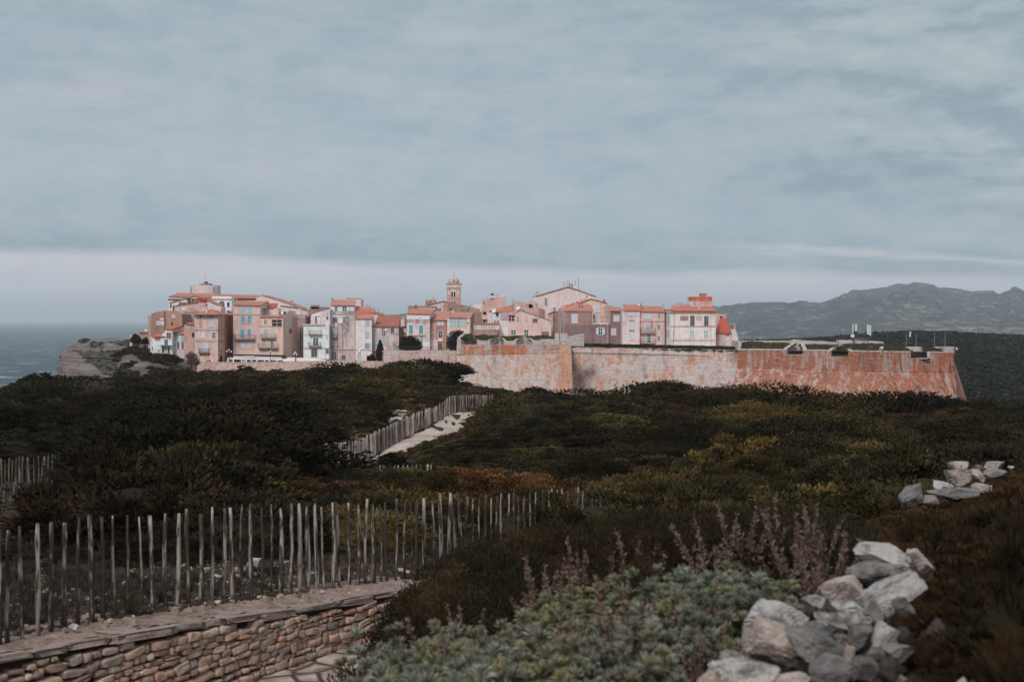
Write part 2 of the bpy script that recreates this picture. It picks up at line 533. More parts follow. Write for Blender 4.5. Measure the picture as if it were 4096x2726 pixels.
# ------------------------------------------------------------------ scrub hill behind the right bastion
m = NT('dark_scrub_hill'); p = m.pos()
f1 = m.noise(p, (0.02, 0.02, 0.02), 6, 0.7); f2 = m.noise(p, (0.3, 0.3, 0.3), 5, 0.8)
tr = m.noise(p, (0.012, 0.05, 0.02), 4, 0.6)
c = m.mix(m.ramp(f1, 0.4, 0.62), (0.020, 0.024, 0.016), (0.034, 0.036, 0.022))
c = m.mix(m.ramp(f2, 0.45, 0.7, 0, 0.7), c, (0.045, 0.045, 0.028))
c = m.mix(m.ramp(tr, 0.70, 0.73, 0, 0.9), c, (0.42, 0.36, 0.31))
m.base(c); m.bump(f2, 1.0, 1.5)
HT = [(2700, 1378), (2960, 1366), (3200, 1361), (3340, 1349), (3500, 1336), (3620, 1331), (3780, 1331), (3900, 1337), (4096, 1346), (4600, 1362), (5600, 1375)]
V = []
pxs = np.linspace(2700, 5600, 170); Ys = np.geomspace(330, 1150, 70)
hill_top = lambda px: np.interp(px, [a for a, b in HT], [b for a, b in HT])
for Y in Ys:
    for px in pxs:
        zt = -(hill_top(px) - HY) / F * 950
        t = (Y - 330) / 620
        z = zt - 17 * max(0, 1 - t) ** 1.25 if t < 1 else zt - 12 * (t - 1)
        x = (px - CX) / F * Y
        z += 0.9 * fbm(x * 0.02, Y * 0.02, 3.0) * min(1, t + .2)
        V.append((x, Y, ZC + z))
nr, nc = len(Ys), len(pxs)
ii, jj = np.meshgrid(np.arange(nr - 1), np.arange(nc - 1), indexing='ij'); a0 = (ii * nc + jj).ravel()
HILL_V = np.array(V)
o = np_obj('hill', HILL_V, np.stack([a0, a0 + 1, a0 + nc + 1, a0 + nc], 1), None, m.mat, smooth=True); tag(o, kind='structure')

# ------------------------------------------------------------------ far mountains
m = NT('far_mountain'); p = m.pos()
f1 = m.noise(p, (0.0012, 0.0012, 0.002), 7, 0.68); f2 = m.noise(p, (0.012, 0.012, 0.02), 6, 0.8)
f3 = m.noise(p, (0.004, 0.004, 0.006), 5, 0.65)
c = m.mix(m.ramp(f2, 0.42, 0.58), (0.016, 0.027, 0.030), (0.050, 0.060, 0.055))
f5 = m.noise(p, (0.02, 0.02, 0.05), 5, 0.8)
k = m.math('MULTIPLY', m.ramp(f5, 0.50, 0.60), m.ramp(f3, 0.42, 0.56))
c = m.mix(m.math('MULTIPLY', k, 0.7), c, (0.40, 0.35, 0.29))
c = m.mix(m.ramp(f5, 0.34, 0.44, 0.6, 0), c, (0.012, 0.02, 0.016))
m.base(c); m.bump(f2, 1.0, 30.0)
MT = [(1500, 1262), (2300, 1250), (2700, 1238), (2840, 1224), (2900, 1224), (2930, 1223), (2960, 1216), (3025, 1210), (3060, 1209), (3100, 1213), (3156, 1222), (3190, 1221), (3245, 1212), (3285, 1219), (3340, 1197), (3375, 1176),
      (3410, 1162), (3500, 1156), (3520, 1150), (3600, 1134), (3653, 1128), (3690, 1132), (3735, 1137), (3752, 1150), (3771, 1151), (3800, 1148), (3815, 1150), (3853, 1166),
      (3896, 1167), (3946, 1161), (3975, 1163), (3996, 1177), (4020, 1165), (4040, 1160), (4047, 1148), (4056, 1146), (4066, 1147), (4074, 1154), (4084, 1158), (4096, 1164), (4300, 1150), (4600, 1180), (5400, 1230), (6200, 1265)]
V = []
pxs = np.linspace(1500, 6200, 900); Ts = np.linspace(0, 1.25, 70)
mx = [a for a, b in MT]; my = [b for a, b in MT]
for t in Ts:
    Y = 3600 + 2600 * t
    for px in pxs:
        top = -(np.interp(px, mx, my) - HY) / F * 6200 + 62
        k = min(t, 1.0)
        prof = k ** 0.8 if t <= 1 else 1 - (t - 1) * 1.5
        x = (px - CX) / F * Y
        rough = fbm(x * 0.0022, Y * 0.0022, 1.0, 6)
        rough2 = fbm(x * 0.010, Y * 0.010, 4.0, 5)
        z = max(top * prof, -1) + (46 * rough * math.sin(math.pi * min(1, k)) + (13 + 12 * (1 - abs(2 * k - 1))) * rough2) * min(1, top / 60) * (1 if t > 0.02 else 0)
        V.append((x, Y, z if t > 0 else -3))
nr, nc = len(Ts), len(pxs)
ii, jj = np.meshgrid(np.arange(nr - 1), np.arange(nc - 1), indexing='ij'); a0 = (ii * nc + jj).ravel()
o = np_obj('mountains', np.array(V), np.stack([a0, a0 + 1, a0 + nc + 1, a0 + nc], 1), None, m.mat, smooth=True); tag(o, kind='structure')
# ------------------------------------------------------------------ maquis: bushes of many small sprigs
FOL = foliage_mat()


def proto_bush(leaf, n, seed, upw=0.55, flat=0.75, width=0.42, lumps=7, cross=False, shell=0.45, tuft=16, spread=1.0):
    """sprigs on a lumpy dome of radius 1; returns quad corner array (k,4,3) and per-quad jitter"""
    g = np.random.default_rng(seed)
    ld = g.normal(size=(lumps, 3)); ld[:, 2] = np.abs(ld[:, 2]); ld /= np.linalg.norm(ld, axis=1)[:, None]
    K_ = max(8, n // tuft) if tuft else n
    d = g.normal(size=(K_, 3)); d[:, 2] = np.abs(d[:, 2]) * 0.9 - 0.10; d /= np.linalg.norm(d, axis=1)[:, None]
    near = (d @ ld.T).max(1)
    rad = 0.55 + 0.45 * np.clip((near - 0.60) / 0.36, 0, 1) ** 0.8
    rad = rad * (1 - shell * g.random(K_) ** 2.0)
    p = d * rad[:, None]
    tone = 0.5 + 1.15 * g.random(K_) ** 1.4
    if tuft:
        w_ = g.integers(0, K_, n); off = np.clip(g.normal(size=(n, 3)), -2, 2) * np.array([.10, .10, .035]) * spread
        p = p[w_] + off; tone = tone[w_]; d = d[w_]
        ax = d * 0.55 + np.array([0, 0, upw * .8]) + off / spread * 5.0 + g.normal(size=(n, 3)) * 0.25
    else:
        ax = d * 0.75 + np.array([0, 0, upw]) + g.normal(size=(n, 3)) * 0.42
    p[:, 2] *= flat
    ax /= np.linalg.norm(ax, axis=1)[:, None]
    rnd = g.normal(size=(n, 3)); sd_ = np.cross(ax, rnd); sd_ /= np.linalg.norm(sd_, axis=1)[:, None]
    L = leaf * (0.65 + 0.7 * g.random(n))[:, None]; Wd = L * width
    q = np.stack([p - ax * L * 0.2, p + ax * L * 0.35 + sd_ * Wd * 0.5, p + ax * L, p + ax * L * 0.35 - sd_ * Wd * 0.5], 1)
    j = tone * (0.75 + 0.5 * g.random(n))
    if cross:
        s2 = np.cross(ax, sd_)
        q2 = np.stack([p - ax * L * 0.2, p + ax * L * 0.35 + s2 * Wd * 0.5, p + ax * L, p + ax * L * 0.35 - s2 * Wd * 0.5], 1)
        q = np.concatenate([q, q2]); j = np.concatenate([j, j])
    # a closed twiggy heart so that the bush is not hollow
    core = []
    nu, nv = 10, 4
    def cp(u, v):
        th = 2 * math.pi * u / nu; ph = (math.pi / 2) * v / nv
        dd = np.array([math.cos(th) * math.cos(ph), math.sin(th) * math.cos(ph), math.sin(ph)])
        r = (0.55 + 0.45 * np.clip(((ld @ dd).max() - 0.60) / 0.36, 0, 1) ** 0.8) * 0.74
        o = dd * r; o[2] = o[2] * flat - 0.1
        return o
    for u in range(nu):
        for v in range(nv):
            core.append([cp(u, v), cp(u + 1, v), cp(u + 1, v + 1), cp(u, v + 1)])
    q = np.concatenate([q, np.array(core)]); j = np.concatenate([j, np.full(len(core), 0.8)])
    return q, j


def foliage_instanced():
    if 'foliage_i' in MATS: return MATS['foliage_i']
    n = NT('foliage_scattered')
    a = n.n('ShaderNodeAttribute', attribute_name='Col'); b = n.n('ShaderNodeAttribute', attribute_name='Tint', attribute_type='INSTANCER')
    n.base(n.mix(1.0, a.outputs['Color'], b.outputs['Color'], 'MULTIPLY'))
    n.b.inputs['Roughness'].default_value = 0.85; n.b.inputs['Specular IOR Level'].default_value = 0.1
    MATS['foliage_i'] = n.mat
    return n.mat


def scatter(name, protos, inst):
    """one stuff object: bushes placed on points by geometry nodes"""
    mat = foliage_instanced()
    coll = bpy.data.collections.new(name + '_kinds')
    for k, (q, j) in enumerate(protos):
        V = q.reshape(-1, 3)
        me = np_mesh('sprigs', V, np.arange(len(V)).reshape(-1, 4), np.repeat(np.repeat(j[:, None], 3, 1), 4, 0), mat)
        o = bpy.data.objects.new('%s_kind_%03d' % (name, k), me); coll.objects.link(o)
    n = len(inst)
    me = bpy.data.meshes.new(name); me.vertices.add(n)
    me.vertices.foreach_set('co', np.array([i[:3] for i in inst], np.float32).ravel())
    me.attributes.new('rot', 'FLOAT_VECTOR', 'POINT').data.foreach_set('vector', np.array([(0, 0, i[5]) for i in inst], np.float32).ravel())
    me.attributes.new('scl', 'FLOAT_VECTOR', 'POINT').data.foreach_set('vector', np.array([(i[3], i[3], i[4]) for i in inst], np.float32).ravel())
    me.attributes.new('pick', 'INT', 'POINT').data.foreach_set('value', np.array([i[6] for i in inst], np.int32))
    me.attributes.new('Tint', 'FLOAT_COLOR', 'POINT').data.foreach_set('color', np.array([(*i[7], 1.0) for i in inst], np.float32).ravel())
    me.materials.append(mat); me.update()
    o = bpy.data.objects.new(name, me); COL.objects.link(o); ORG[o.name] = Vector((0, 0, 0))
    g = bpy.data.node_groups.new(name + '_scatter', 'GeometryNodeTree')
    g.interface.new_socket('Geometry', in_out='INPUT', socket_type='NodeSocketGeometry'); g.interface.new_socket('Geometry', in_out='OUTPUT', socket_type='NodeSocketGeometry')
    gi = g.nodes.new('NodeGroupInput'); go = g.nodes.new('NodeGroupOutput')
    iop = g.nodes.new('GeometryNodeInstanceOnPoints'); ci = g.nodes.new('GeometryNodeCollectionInfo')
    ci.inputs['Collection'].default_value = coll; ci.inputs['Separate Children'].default_value = True; ci.inputs['Reset Children'].default_value = True
    iop.inputs['Pick Instance'].default_value = True
    for nm, typ, sock in (('pick', 'INT', 'Instance Index'), ('rot', 'FLOAT_VECTOR', 'Rotation'), ('scl', 'FLOAT_VECTOR', 'Scale')):
        na = g.nodes.new('GeometryNodeInputNamedAttribute'); na.data_type = typ; na.inputs['Name'].default_value = nm
        g.links.new(na.outputs['Attribute'], iop.inputs[sock])
    g.links.new(gi.outputs[0], iop.inputs['Points']); g.links.new(ci.outputs[0], iop.inputs['Instance']); g.links.new(iop.outputs[0], go.inputs[0])
    md = o.modifiers.new('scatter', 'NODES'); md.node_group = g
    tag(o, kind='stuff')
    return o


def assemble(name, protos, inst, mat=None, kind='stuff', loc=(0, 0, 0), extra=None):
    """inst: list of (x,y,z,rx,rz,rot,proto,color)"""
    Vs, Cs = [], []
    for (x, y, z, rx, rz, rot, pi, col) in inst:
        q, j = protos[pi]
        c, s_ = math.cos(rot), math.sin(rot)
        v = np.empty_like(q)
        v[..., 0] = (q[..., 0] * c - q[..., 1] * s_) * rx + x
        v[..., 1] = (q[..., 0] * s_ + q[..., 1] * c) * rx + y
        v[..., 2] = q[..., 2] * rz + z
        Vs.append(v.reshape(-1, 3).astype(np.float32))
        cc = np.asarray(col)[None, :] * j[:, None]
        Cs.append(np.repeat(cc, 4, 0).astype(np.float32))
    if extra is not None:
        Vs.append(extra[0]); Cs.append(extra[1])
    V = np.concatenate(Vs); C = np.concatenate(Cs)
    Q = np.arange(len(V), dtype=np.int32).reshape(-1, 4)
    o = np_obj(name, V, Q, C, mat or FOL, loc=loc)
    if kind: tag(o, kind=kind)
    return o


SP = {'jun': (0.0260, 0.0220, 0.0095), 'olv': (0.055, 0.042, 0.0155), 'drk': (0.0172, 0.0160, 0.0090), 'brn': (0.046, 0.029, 0.0145), 'gry': (0.046, 0.038, 0.033),
      'org': (0.115, 0.056, 0.024), 'hth': (0.060, 0.031, 0.014), 'yel': (0.088, 0.060, 0.020)}
# rusty or yellowish patches seen on the slope: (px, py, rx, ry, species)
PATCH = [(1400, 1535, 130, 22, 'org'), (2060, 1925, 330, 38, 'org'), (1830, 1880, 120, 22, 'org'), (1840, 1818, 100, 24, 'yel'), (1000, 1660, 190, 25, 'org'), (1180, 1760, 120, 40, 'hth'), (2960, 1790, 60, 35, 'yel'),
         (3130, 1725, 160, 30, 'yel'), (2600, 1792, 60, 16, 'yel'), (2300, 1640, 35, 12, 'org'), (900, 1590, 120, 20, 'hth'), (3100, 1960, 120, 40, 'gry'),
         (900, 1530, 120, 40, 'gry'), (1260, 1580, 90, 30, 'gry'), (450, 1600, 130, 60, 'gry'), (1790, 1790, 50, 18, 'gry'), (1800, 1830, 60, 15, 'gry'), (2200, 1660, 60, 25, 'gry'),
         (2360, 1825, 40, 12, 'gry'), (2750, 1900, 80, 25, 'brn'), (1250, 1900, 200, 60, 'brn')]


def species(px, py, r):
    for (a, b, rx, ry, sp_) in PATCH:
        e_ = ((px - a) / rx) ** 2 + ((py - b) / ry) ** 2
        if e_ < 1.0 and r.random() < 0.9 - 0.5 * e_: return sp_
    u = r.random()
    if px < 750 and py > 1480: return 'drk' if u < 0.5 else ('jun' if u < 0.78 else ('brn' if u < .9 else 'gry'))
    if py > 1850 and px < 1500: return 'drk' if u < 0.55 else ('jun' if u < .85 else 'olv')
    if px > 3500: return 'drk' if u < 0.45 else ('jun' if u < 0.8 else ('brn' if u < .93 else 'hth'))
    return 'jun' if u < 0.50 else ('olv' if u < 0.74 else ('drk' if u < 0.9 else ('brn' if u < 0.96 else 'gry')))


def inpoly(x, y, pl):
    ins = False
    for (x1, y1), (x2, y2) in zip(pl, pl[1:] + pl[:1]):
        if (y1 > y) != (y2 > y) and x < (x2 - x1) * (y - y1) / (y2 - y1) + x1: ins = not ins
    return ins


_pp = [(RM.X(a), RM.Yp(b)) for a, b in PATH_L + PATH_R[::-1]]
_pt = [(RM.X(a), RM.Yp(b)) for a, b in PATCH_L + PATCH_R[::-1]]
_ps = [(RM.X(a), RM.Yp(b)) for a, b in SPOT_L + SPOT_R[::-1]]
FENCE_A = [(-400, 14.4), (31, 15.7), (790, 18.9), (1585, 22.6), (2000, 27.5), (2365, 34), (2440, 38), (2520, 41)]        # px, distance
fenceA_Y = lambda px: np.interp(px, [a for a, b in FENCE_A], [b for a, b in FENCE_A])
FB_PX = [(1180, 1870), (1330, 1858), (1455, 1846), (1487, 1833), (1560, 1790), (1625, 1752), (1705, 1712), (1803, 1655), (1895, 1642), (1970, 1640)]
FB = []
for a, b in FB_PX:
    Yh = ground_hit(a, b, 40); FB.append(((a - CX) / F * Yh, Yh))


def near_fenceB(x, y, r):
    for (x1, y1), (x2, y2) in zip(FB, FB[1:]):
        dx, dy = x2 - x1, y2 - y1; t_ = max(0, min(1, ((x - x1) * dx + (y - y1) * dy) / (dx * dx + dy * dy)))
        if math.hypot(x - x1 - dx * t_, y - y1 - dy * t_) < r: return True
    return False


def fence_hides(px, Y, top):
    """bush standing between the viewer and the visible length of the far fence and path"""
    return False


def blocked(x, Y, rad, h):
    px = CX + x / Y * F
    z = gzs(x, Y)
    if 26 < Y < 130:
        rp = rad * F / Y
        py = HY - z / Y * F; pt = HY - (z + h) / Y * F
        for pl in (_pp, _pt, _ps):
            for dx in (-0.75, 0, 0.75):
                for yy in (py, py - (py - pt) * 0.5, pt):
                    if inpoly(px + dx * rp, yy, pl): return True
        if near_fenceB(x, Y, rad * 1.25 + .2): return True
        # keep the near face of the far fence in view
        for (a, b), (a2, b2) in zip(FB_PX[0:], FB_PX[1:]):
            tol = 6 if a > 1450 else 14
            if a - rp * 0.5 < px < a2 + rp * 0.5:
                fb = b + (b2 - b) * (px - a) / (a2 - a)
                if py > fb + 2 and pt < fb - tol: return True
    return False


r = random.Random(5)
bands = [(24.5, 46, 1.25, 1.25, 0.058, 9500, 'maquis'), (46, 92, 1.75, 1.5, 0.082, 7500, 'maquis'), (92, 232, 2.5, 2.0, 0.175, 3200, 'maquis')]
MOUND = lambda x, y: (1.5 * mnoise.noise((x * 0.13, y * 0.10, 3.3)) + 0.6 * mnoise.noise((x * 0.3, y * 0.24, 8.3))) * max(0, min(1, (y - 32) / 20)) * (1 if y < 80 else .6 if y < 110 else .42)
NOISY = lambda x, y: mnoise.noise((x * 0.09, y * 0.09, 1.7))
for (ya, yb, sp_, rad, leaf, n, nm) in bands:
    protos = [proto_bush(leaf / rad, n, 50 + k, upw=0.5, flat=0.8, width=0.5 if ya < 90 else 0.62, lumps=12, tuft=int(11 * n / 900)) for k in range(7)]
    protos += [proto_bush(2.6 * leaf / rad, n // 9, 150 + k, upw=0.5, flat=0.8, width=0.5, lumps=8, tuft=8) for k in range(4)]
    protos += [proto_bush(leaf / rad / 1.75, int(n * 2.2), 180 + k, upw=0.5, flat=0.85, width=0.62, lumps=16, tuft=int(11 * n / 900)) for k in range(3)]
    inst = []
    Y = ya
    while Y < yb:
        xw0, xw1 = (-520 - CX) / F * Y, (4620 - CX) / F * Y
        x = xw0 + r.random() * sp_
        while x < xw1:
            xx = x + r.uniform(-.4, .4) * sp_; yy = Y + r.uniform(-.4, .4) * sp_
            px = CX + xx / yy * F
            rs = rad * (0.55 + 1.1 * r.random() ** 2.2); hs = rs * r.uniform(0.75, 1.15)
            mound = MOUND(xx, yy); big = yy > 46 and yy < 145 and r.random() < 0.19
            if big: rs = rad * r.uniform(1.5, 2.3); hs = rs * r.uniform(0.55, 0.8)
            elif yy > 46: hs *= 0.75
            if 480 < px < 1350 and 27 < yy < 50: rs *= 1.4; hs *= 1.4
            if px < 480 and 24 < yy < 60: rs *= 0.75; hs *= 0.7; big = False
            if yy > 100 and not big: hs = r.uniform(0.8, 1.5) if r.random() < 0.9 else r.uniform(1.6, 2.0)
            z = gzs(xx, yy)
            py = HY - (z + hs * 0.5) / yy * F
            ok = True
            if yy < 30 and px < 2100 and yy < fenceA_Y(px) + 4.5 + 2.2 * NOISY(xx * 3, yy * 3): ok = False
            if px < 2500 and abs(yy - fenceA_Y(px)) < 1.6: ok = False
            if px < 300 and 27 < yy < 47 and px > -400: ok = False
            if 1480 < px < 1760 and 55 < yy < 63: ok = False
            if ok:
                for (ks, num) in ((1.0, 1), (0.5, 3), (0.26, 9), (0.13, 26)):
                    tries = [(xx, yy)] if num == 1 else [(xx + r.uniform(-.6, .6) * sp_, yy + r.uniform(-.6, .6) * sp_) for _ in range(num)]
                    tries = [q for q in tries if not blocked(q[0], q[1], rs * ks, hs * ks + (max(0, mound) if num == 1 else 0))]
                    for (xq, yq) in tries:
                        s = species(px, py, r)
                        col = np.array(SP[s]) * (0.5 + 1.25 * r.random() ** 1.3)
                        k = 1.0 + 0.35 * NOISY(xq, yq)
                        if s == 'gry': k *= 0.75
                        inst.append((xq, yq, ZC + gzs(xq, yq) - 0.1 + (mound if num == 1 else 0), rs * ks * k, hs * ks * k, r.uniform(0, 6.28), (11 + r.randrange(3)) if (big and num == 1) else r.randrange(7) if ks > .4 else 7 + r.randrange(4), col))
                    if num == 1 and tries: break
            x += sp_
        Y += sp_ * 0.9
    scatter(nm, protos, inst)

# scrub on the headland, the rocky slope and the dark hill
fp = [proto_bush(0.34, 170, 80 + k, upw=0.6, flat=0.7, width=0.7) for k in range(4)]
inst = []
for v, c in zip(HEAD_V, HEAD_C):
    if c > 0.5 and r.random() < 0.30 and v[1] < 650:
        s = r.uniform(0.4, 1.2); inst.append((v[0], v[1], v[2] - 0.2, s, s * .8, r.uniform(0, 6), r.randrange(4), np.array((0.046, 0.047, 0.042)) * r.uniform(.7, 1.3)))
    elif c < 0.3 and r.random() < 0.012 and v[1] < 640 and v[2] > 40:
        s = r.uniform(0.4, 1.0); inst.append((v[0], v[1], v[2] - 0.2, s, s * .7, r.uniform(0, 6), r.randrange(4), np.array((0.04, 0.045, 0.03))))
scatter('headland_scrub', fp, inst)
inst = []
for v in SLOPE_V:
    q = mnoise.noise((v[0] * 0.12, v[1] * 0.12, 9.0))
    if q > -0.12 and r.random() < 0.22:
        s = r.uniform(0.5, 1.5); inst.append((v[0], v[1], v[2] - 0.2, s, s * .9, r.uniform(0, 6), r.randrange(4), np.array(SP[r.choice(['jun', 'olv', 'drk', 'olv'])]) * r.uniform(.8, 1.4)))
scatter('slope_scrub', fp, inst)
inst = []
hp = [proto_bush(0.5, 44, 90 + k, upw=0.6, flat=0.6, width=0.8) for k in range(4)]
for v in HILL_V:
    px = CX + v[0] / v[1] * F
    if 2900 < px < 4700:
        for _ in range(2 if v[1] < 700 else 1):
            s = r.uniform(1.2, 3.0) * (0.6 + v[1] / 900)
            inst.append((v[0] + r.uniform(-3, 3), v[1] + r.uniform(-4, 4), v[2] - 0.5, s, s * .55, r.uniform(0, 6), r.randrange(4), np.array((0.019, 0.022, 0.0135)) * r.uniform(.7, 1.35)))
scatter('hill_scrub', hp, inst)

# tufts creeping over the edges of the path
inst = []
_tp = [proto_bush(0.34, 110, 190 + k, upw=0.8, flat=0.7, width=0.4, tuft=8) for k in range(4)]
for pl, sgn in ((PATH_L, 0), (PATH_R, 1), (PATCH_L, 0), (PATCH_R, 1)):
    pq = [(RM.X(a), RM.Yp(b)) for a, b in pl]
    for (a, b), (c_, d_) in zip(pq, pq[1:]):
        for _ in range(34):
            t_ = r.random(); px, py = a + (c_ - a) * t_ + r.gauss(0, 5) + (4 if sgn else -6), b + (d_ - b) * t_ + r.gauss(0, 3)
            Yg = ground_hit(px, py, 40); s_ = r.uniform(0.10, 0.42) * (1 if sgn else .6)
            inst.append(((px - CX) / F * Yg, Yg, ZC - (py - HY) / F * Yg, s_, s_ * r.uniform(.5, .9), r.uniform(0, 6), r.randrange(4), np.array(SP[r.choice(['jun', 'olv', 'brn', 'drk', 'hth'])]) * r.uniform(.8, 1.6)))
assemble('path_edge_grass', _tp, inst)
# ------------------------------------------------------------------ split-chestnut picket fences
m = NT('weathered_picket_wood')
p = m.pos()
oi = m.n('ShaderNodeObjectInfo').outputs['Random']
s1 = m.noise(p, (14, 14, 2.2), 5, 0.7); s2 = m.noise(p, (60, 60, 3), 3, 0.7)
patch = m.math('ADD', s1, m.math('MULTIPLY', m.math('SUBTRACT', oi, 0.5), 0.16))
c = m.mix(m.ramp(patch, 0.49, 0.57), (0.062, 0.048, 0.041), (0.44, 0.385, 0.345))
c = m.mix(m.ramp(s2, 0.35, 0.65, 0, 0.6), c, (0.035, 0.028, 0.025))
m.base(c); m.bump(s1, 0.6, 0.02)
PICKET = m.mat
m = NT('far_picket_wood')
p = m.pos(); oi = m.n('ShaderNodeObjectInfo').outputs['Random']
s1 = m.noise(p, (6, 6, 0.8), 5, 0.7)
patch = m.math('ADD', s1, m.math('MULTIPLY', m.math('SUBTRACT', oi, 0.5), 0.3))
c = m.mix(m.ramp(patch, 0.40, 0.62), (0.09, 0.072, 0.066), (0.36, 0.31, 0.285))
m.base(c)
PICKET_FAR = m.mat
m = NT('shade_darkened_picket'); p = m.pos(); s1 = m.noise(p, (6, 6, 0.9), 5, 0.7)  # darker copy of the picket wood: shade is put into its colour
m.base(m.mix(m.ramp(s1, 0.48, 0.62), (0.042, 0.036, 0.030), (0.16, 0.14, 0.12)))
PICKET_SHADED = m.mat
WIRE = plain('fence_wire', (0.06, 0.05, 0.045), 0.6)


def picket(mb, x, y, z, h, r, lean=(0, 0), rr=R, n=6, sink=0.12):
    pts, rads = [], []
    bx, by = rr.uniform(-.02, .02) * h, rr.uniform(-.02, .02) * h
    for k in range(7):
        t = k / 6
        w = math.sin(math.pi * t)
        pts.append((x + lean[0] * t * h + bx * w + rr.uniform(-.004, .004), y + lean[1] * t * h + by * w, z - sink + (h + sink) * t))
        rads.append(r * (1.12 - 0.25 * t) * rr.uniform(0.84, 1.14) * (0.8 if k == 6 else 1))
    mb.tube(pts, rads, n)
    return pts


def fence(name, label, feet, heights, rad, mat, group, leans=None, wires=(0.12, 0.4, 0.68, 0.9), limit=100, seed=3, n=6):
    rr = random.Random(seed)
    x0, y0 = feet[len(feet) // 2]
    root = empty(name, (x0, y0, ZC + gzs(x0, y0)), label, 'fence', group)
    allp = []; rest = MB(); nrest = 0
    for i, ((x, y), h) in enumerate(zip(feet, heights)):
        z = ZC + gzs(x, y)
        ln = leans[i] if leans else (rr.gauss(0, .028), rr.gauss(0, .02))
        if i < limit:
            b = MB(); allp.append(picket(b, x, y, z, h, rad * rr.uniform(0.6, 1.4), ln, rr, n)); b.build('picket', mat, root, smooth=True)
        else:
            allp.append(picket(rest, x, y, z, h, rad * rr.uniform(0.72, 1.25), ln, rr, n)); nrest += 1
    if nrest:
        o = rest.build('pickets', mat, root, smooth=True); o['kind'] = 'stuff'
    for wv in wires:
        b = MB(); pts = []
        for q in allp:
            k = wv * 6; i = int(k); f = k - i
            a = Vector(q[i]).lerp(Vector(q[min(i + 1, 6)]), f)
            pts.append((a.x, a.y - rad * 0.9, a.z))
            pts.append((a.x + 0.01, a.y + rad * 0.4, a.z - 0.004))
        b.tube(pts, 0.0022 if rad < 0.03 else 0.004, 4)
        b.build('wire', WIRE, root)
    return root


# near fence along the top of the dry-stone wall: picket columns read from the photograph
pa = [RL.X(v) for v in (-60, -10, 45, 145, 245, 325, 415, 505, 590, 660, 750, 820, 905, 985, 1070, 1140, 1215, 1290, 1360, 1430, 1490, 1550, 1620, 1680, 1740, 1800, 1860, 1920, 1985)]
pa += [RM.X(v) for v in (60, 105, 118, 165, 228, 278, 343, 402, 457, 510, 562, 610, 665, 730, 775, 825, 870, 928, 985, 1038, 1088, 1120, 1160, 1210, 1253, 1292, 1330, 1367, 1402, 1447, 1492, 1530, 1562, 1612, 1645, 1692, 1730, 1762, 1800, 1838, 1868, 1897, 1920, 1945, 1970, 1997, 2022, 2040, 2066, 2088, 2112, 2138, 2165, 2200)]
topl = [(-40, 2115), (31, 2105), (149, 2098), (300, 2086), (404, 2061), (554, 2052), (672, 2039), (753, 2042), (890, 2030), (1008, 2018), (1195, 2015), (1234, 2025), (1361, 2016), (1493, 2001), (1694, 1999),
        (1797, 1979), (1998, 1976), (2124, 1968), (2239, 1956), (2365, 1943), (2383, 1955), (2420, 2000), (2480, 2060)]
feet, hts, leans = [], [], []
rr = random.Random(8)
for px in pa:
    Y = float(fenceA_Y(px)); x = (px - CX) / F * Y
    tp = np.interp(px, [a for a, b in topl], [b for a, b in topl]) + rr.uniform(-12, 16)
    z = gzs(x, Y)
    h = max(0.6, -(tp - HY) / F * Y - z)
    feet.append((x, Y)); hts.append(h); leans.append((rr.gauss(-0.008, .018), rr.gauss(0, .02)))
i = min(range(len(pa)), key=lambda k: abs(pa[k] - RM.X(1088))); leans[i] = (-0.075, 0)
fence('picket_fence', 'grey weathered picket fence with wide gaps standing along the top of the dry stone wall', feet, hts, 0.0245, PICKET, 'picket fences', leans, seed=4)

# far fence beside the pale path
feet, hts = [], []
px = 1970.0
topB = [(1180, 1840), (1235, 1805), (1310, 1772), (1372, 1768), (1441, 1757), (1487, 1733), (1556, 1699), (1625, 1667), (1705, 1632), (1735, 1631), (1803, 1582), (1850, 1577), (1970, 1580)]
rr = random.Random(21)
while px > 1190:
    fy = np.interp(px, [a for a, b in FB_PX], [b for a, b in FB_PX])
    Y = ground_hit(px, fy, 40)
    x = (px - CX) / F * Y
    tp = np.interp(px, [a for a, b in topB], [b for a, b in topB]) + rr.uniform(-3, 4)
    feet.append((x, Y)); hts.append(max(0.55, -(tp - HY) / F * Y - gzs(x, Y)))
    px -= 4.6 * rr.uniform(0.85, 1.2)
fence('picket_fence', 'far close set picket fence climbing beside the pale sandy path', feet, hts, 0.040, PICKET_FAR, 'picket fences', wires=(0.3, 0.75), limit=99, seed=5, n=5)

# two fence lengths at the left edge of the scrub
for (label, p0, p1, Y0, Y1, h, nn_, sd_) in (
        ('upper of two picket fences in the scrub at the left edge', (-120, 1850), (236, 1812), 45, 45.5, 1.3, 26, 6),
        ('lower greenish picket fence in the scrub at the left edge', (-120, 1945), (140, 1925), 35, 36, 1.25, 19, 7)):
    feet, hts = [], []
    rr = random.Random(sd_)
    for k in range(nn_):
        t = k / (nn_ - 1)
        px = p0[0] + (p1[0] - p0[0]) * t + rr.uniform(-3, 3); tp = p0[1] + (p1[1] - p0[1]) * t + rr.uniform(-8, 8); Y = Y0 + (Y1 - Y0) * t
        x = (px - CX) / F * Y
        feet.append((x, Y)); hts.append(max(0.5, -(tp - HY) / F * Y - gzs(x, Y)))
    fence('picket_fence', label, feet, hts, 0.036, PICKET_SHADED, 'picket fences', wires=(0.35, 0.8), seed=sd_)
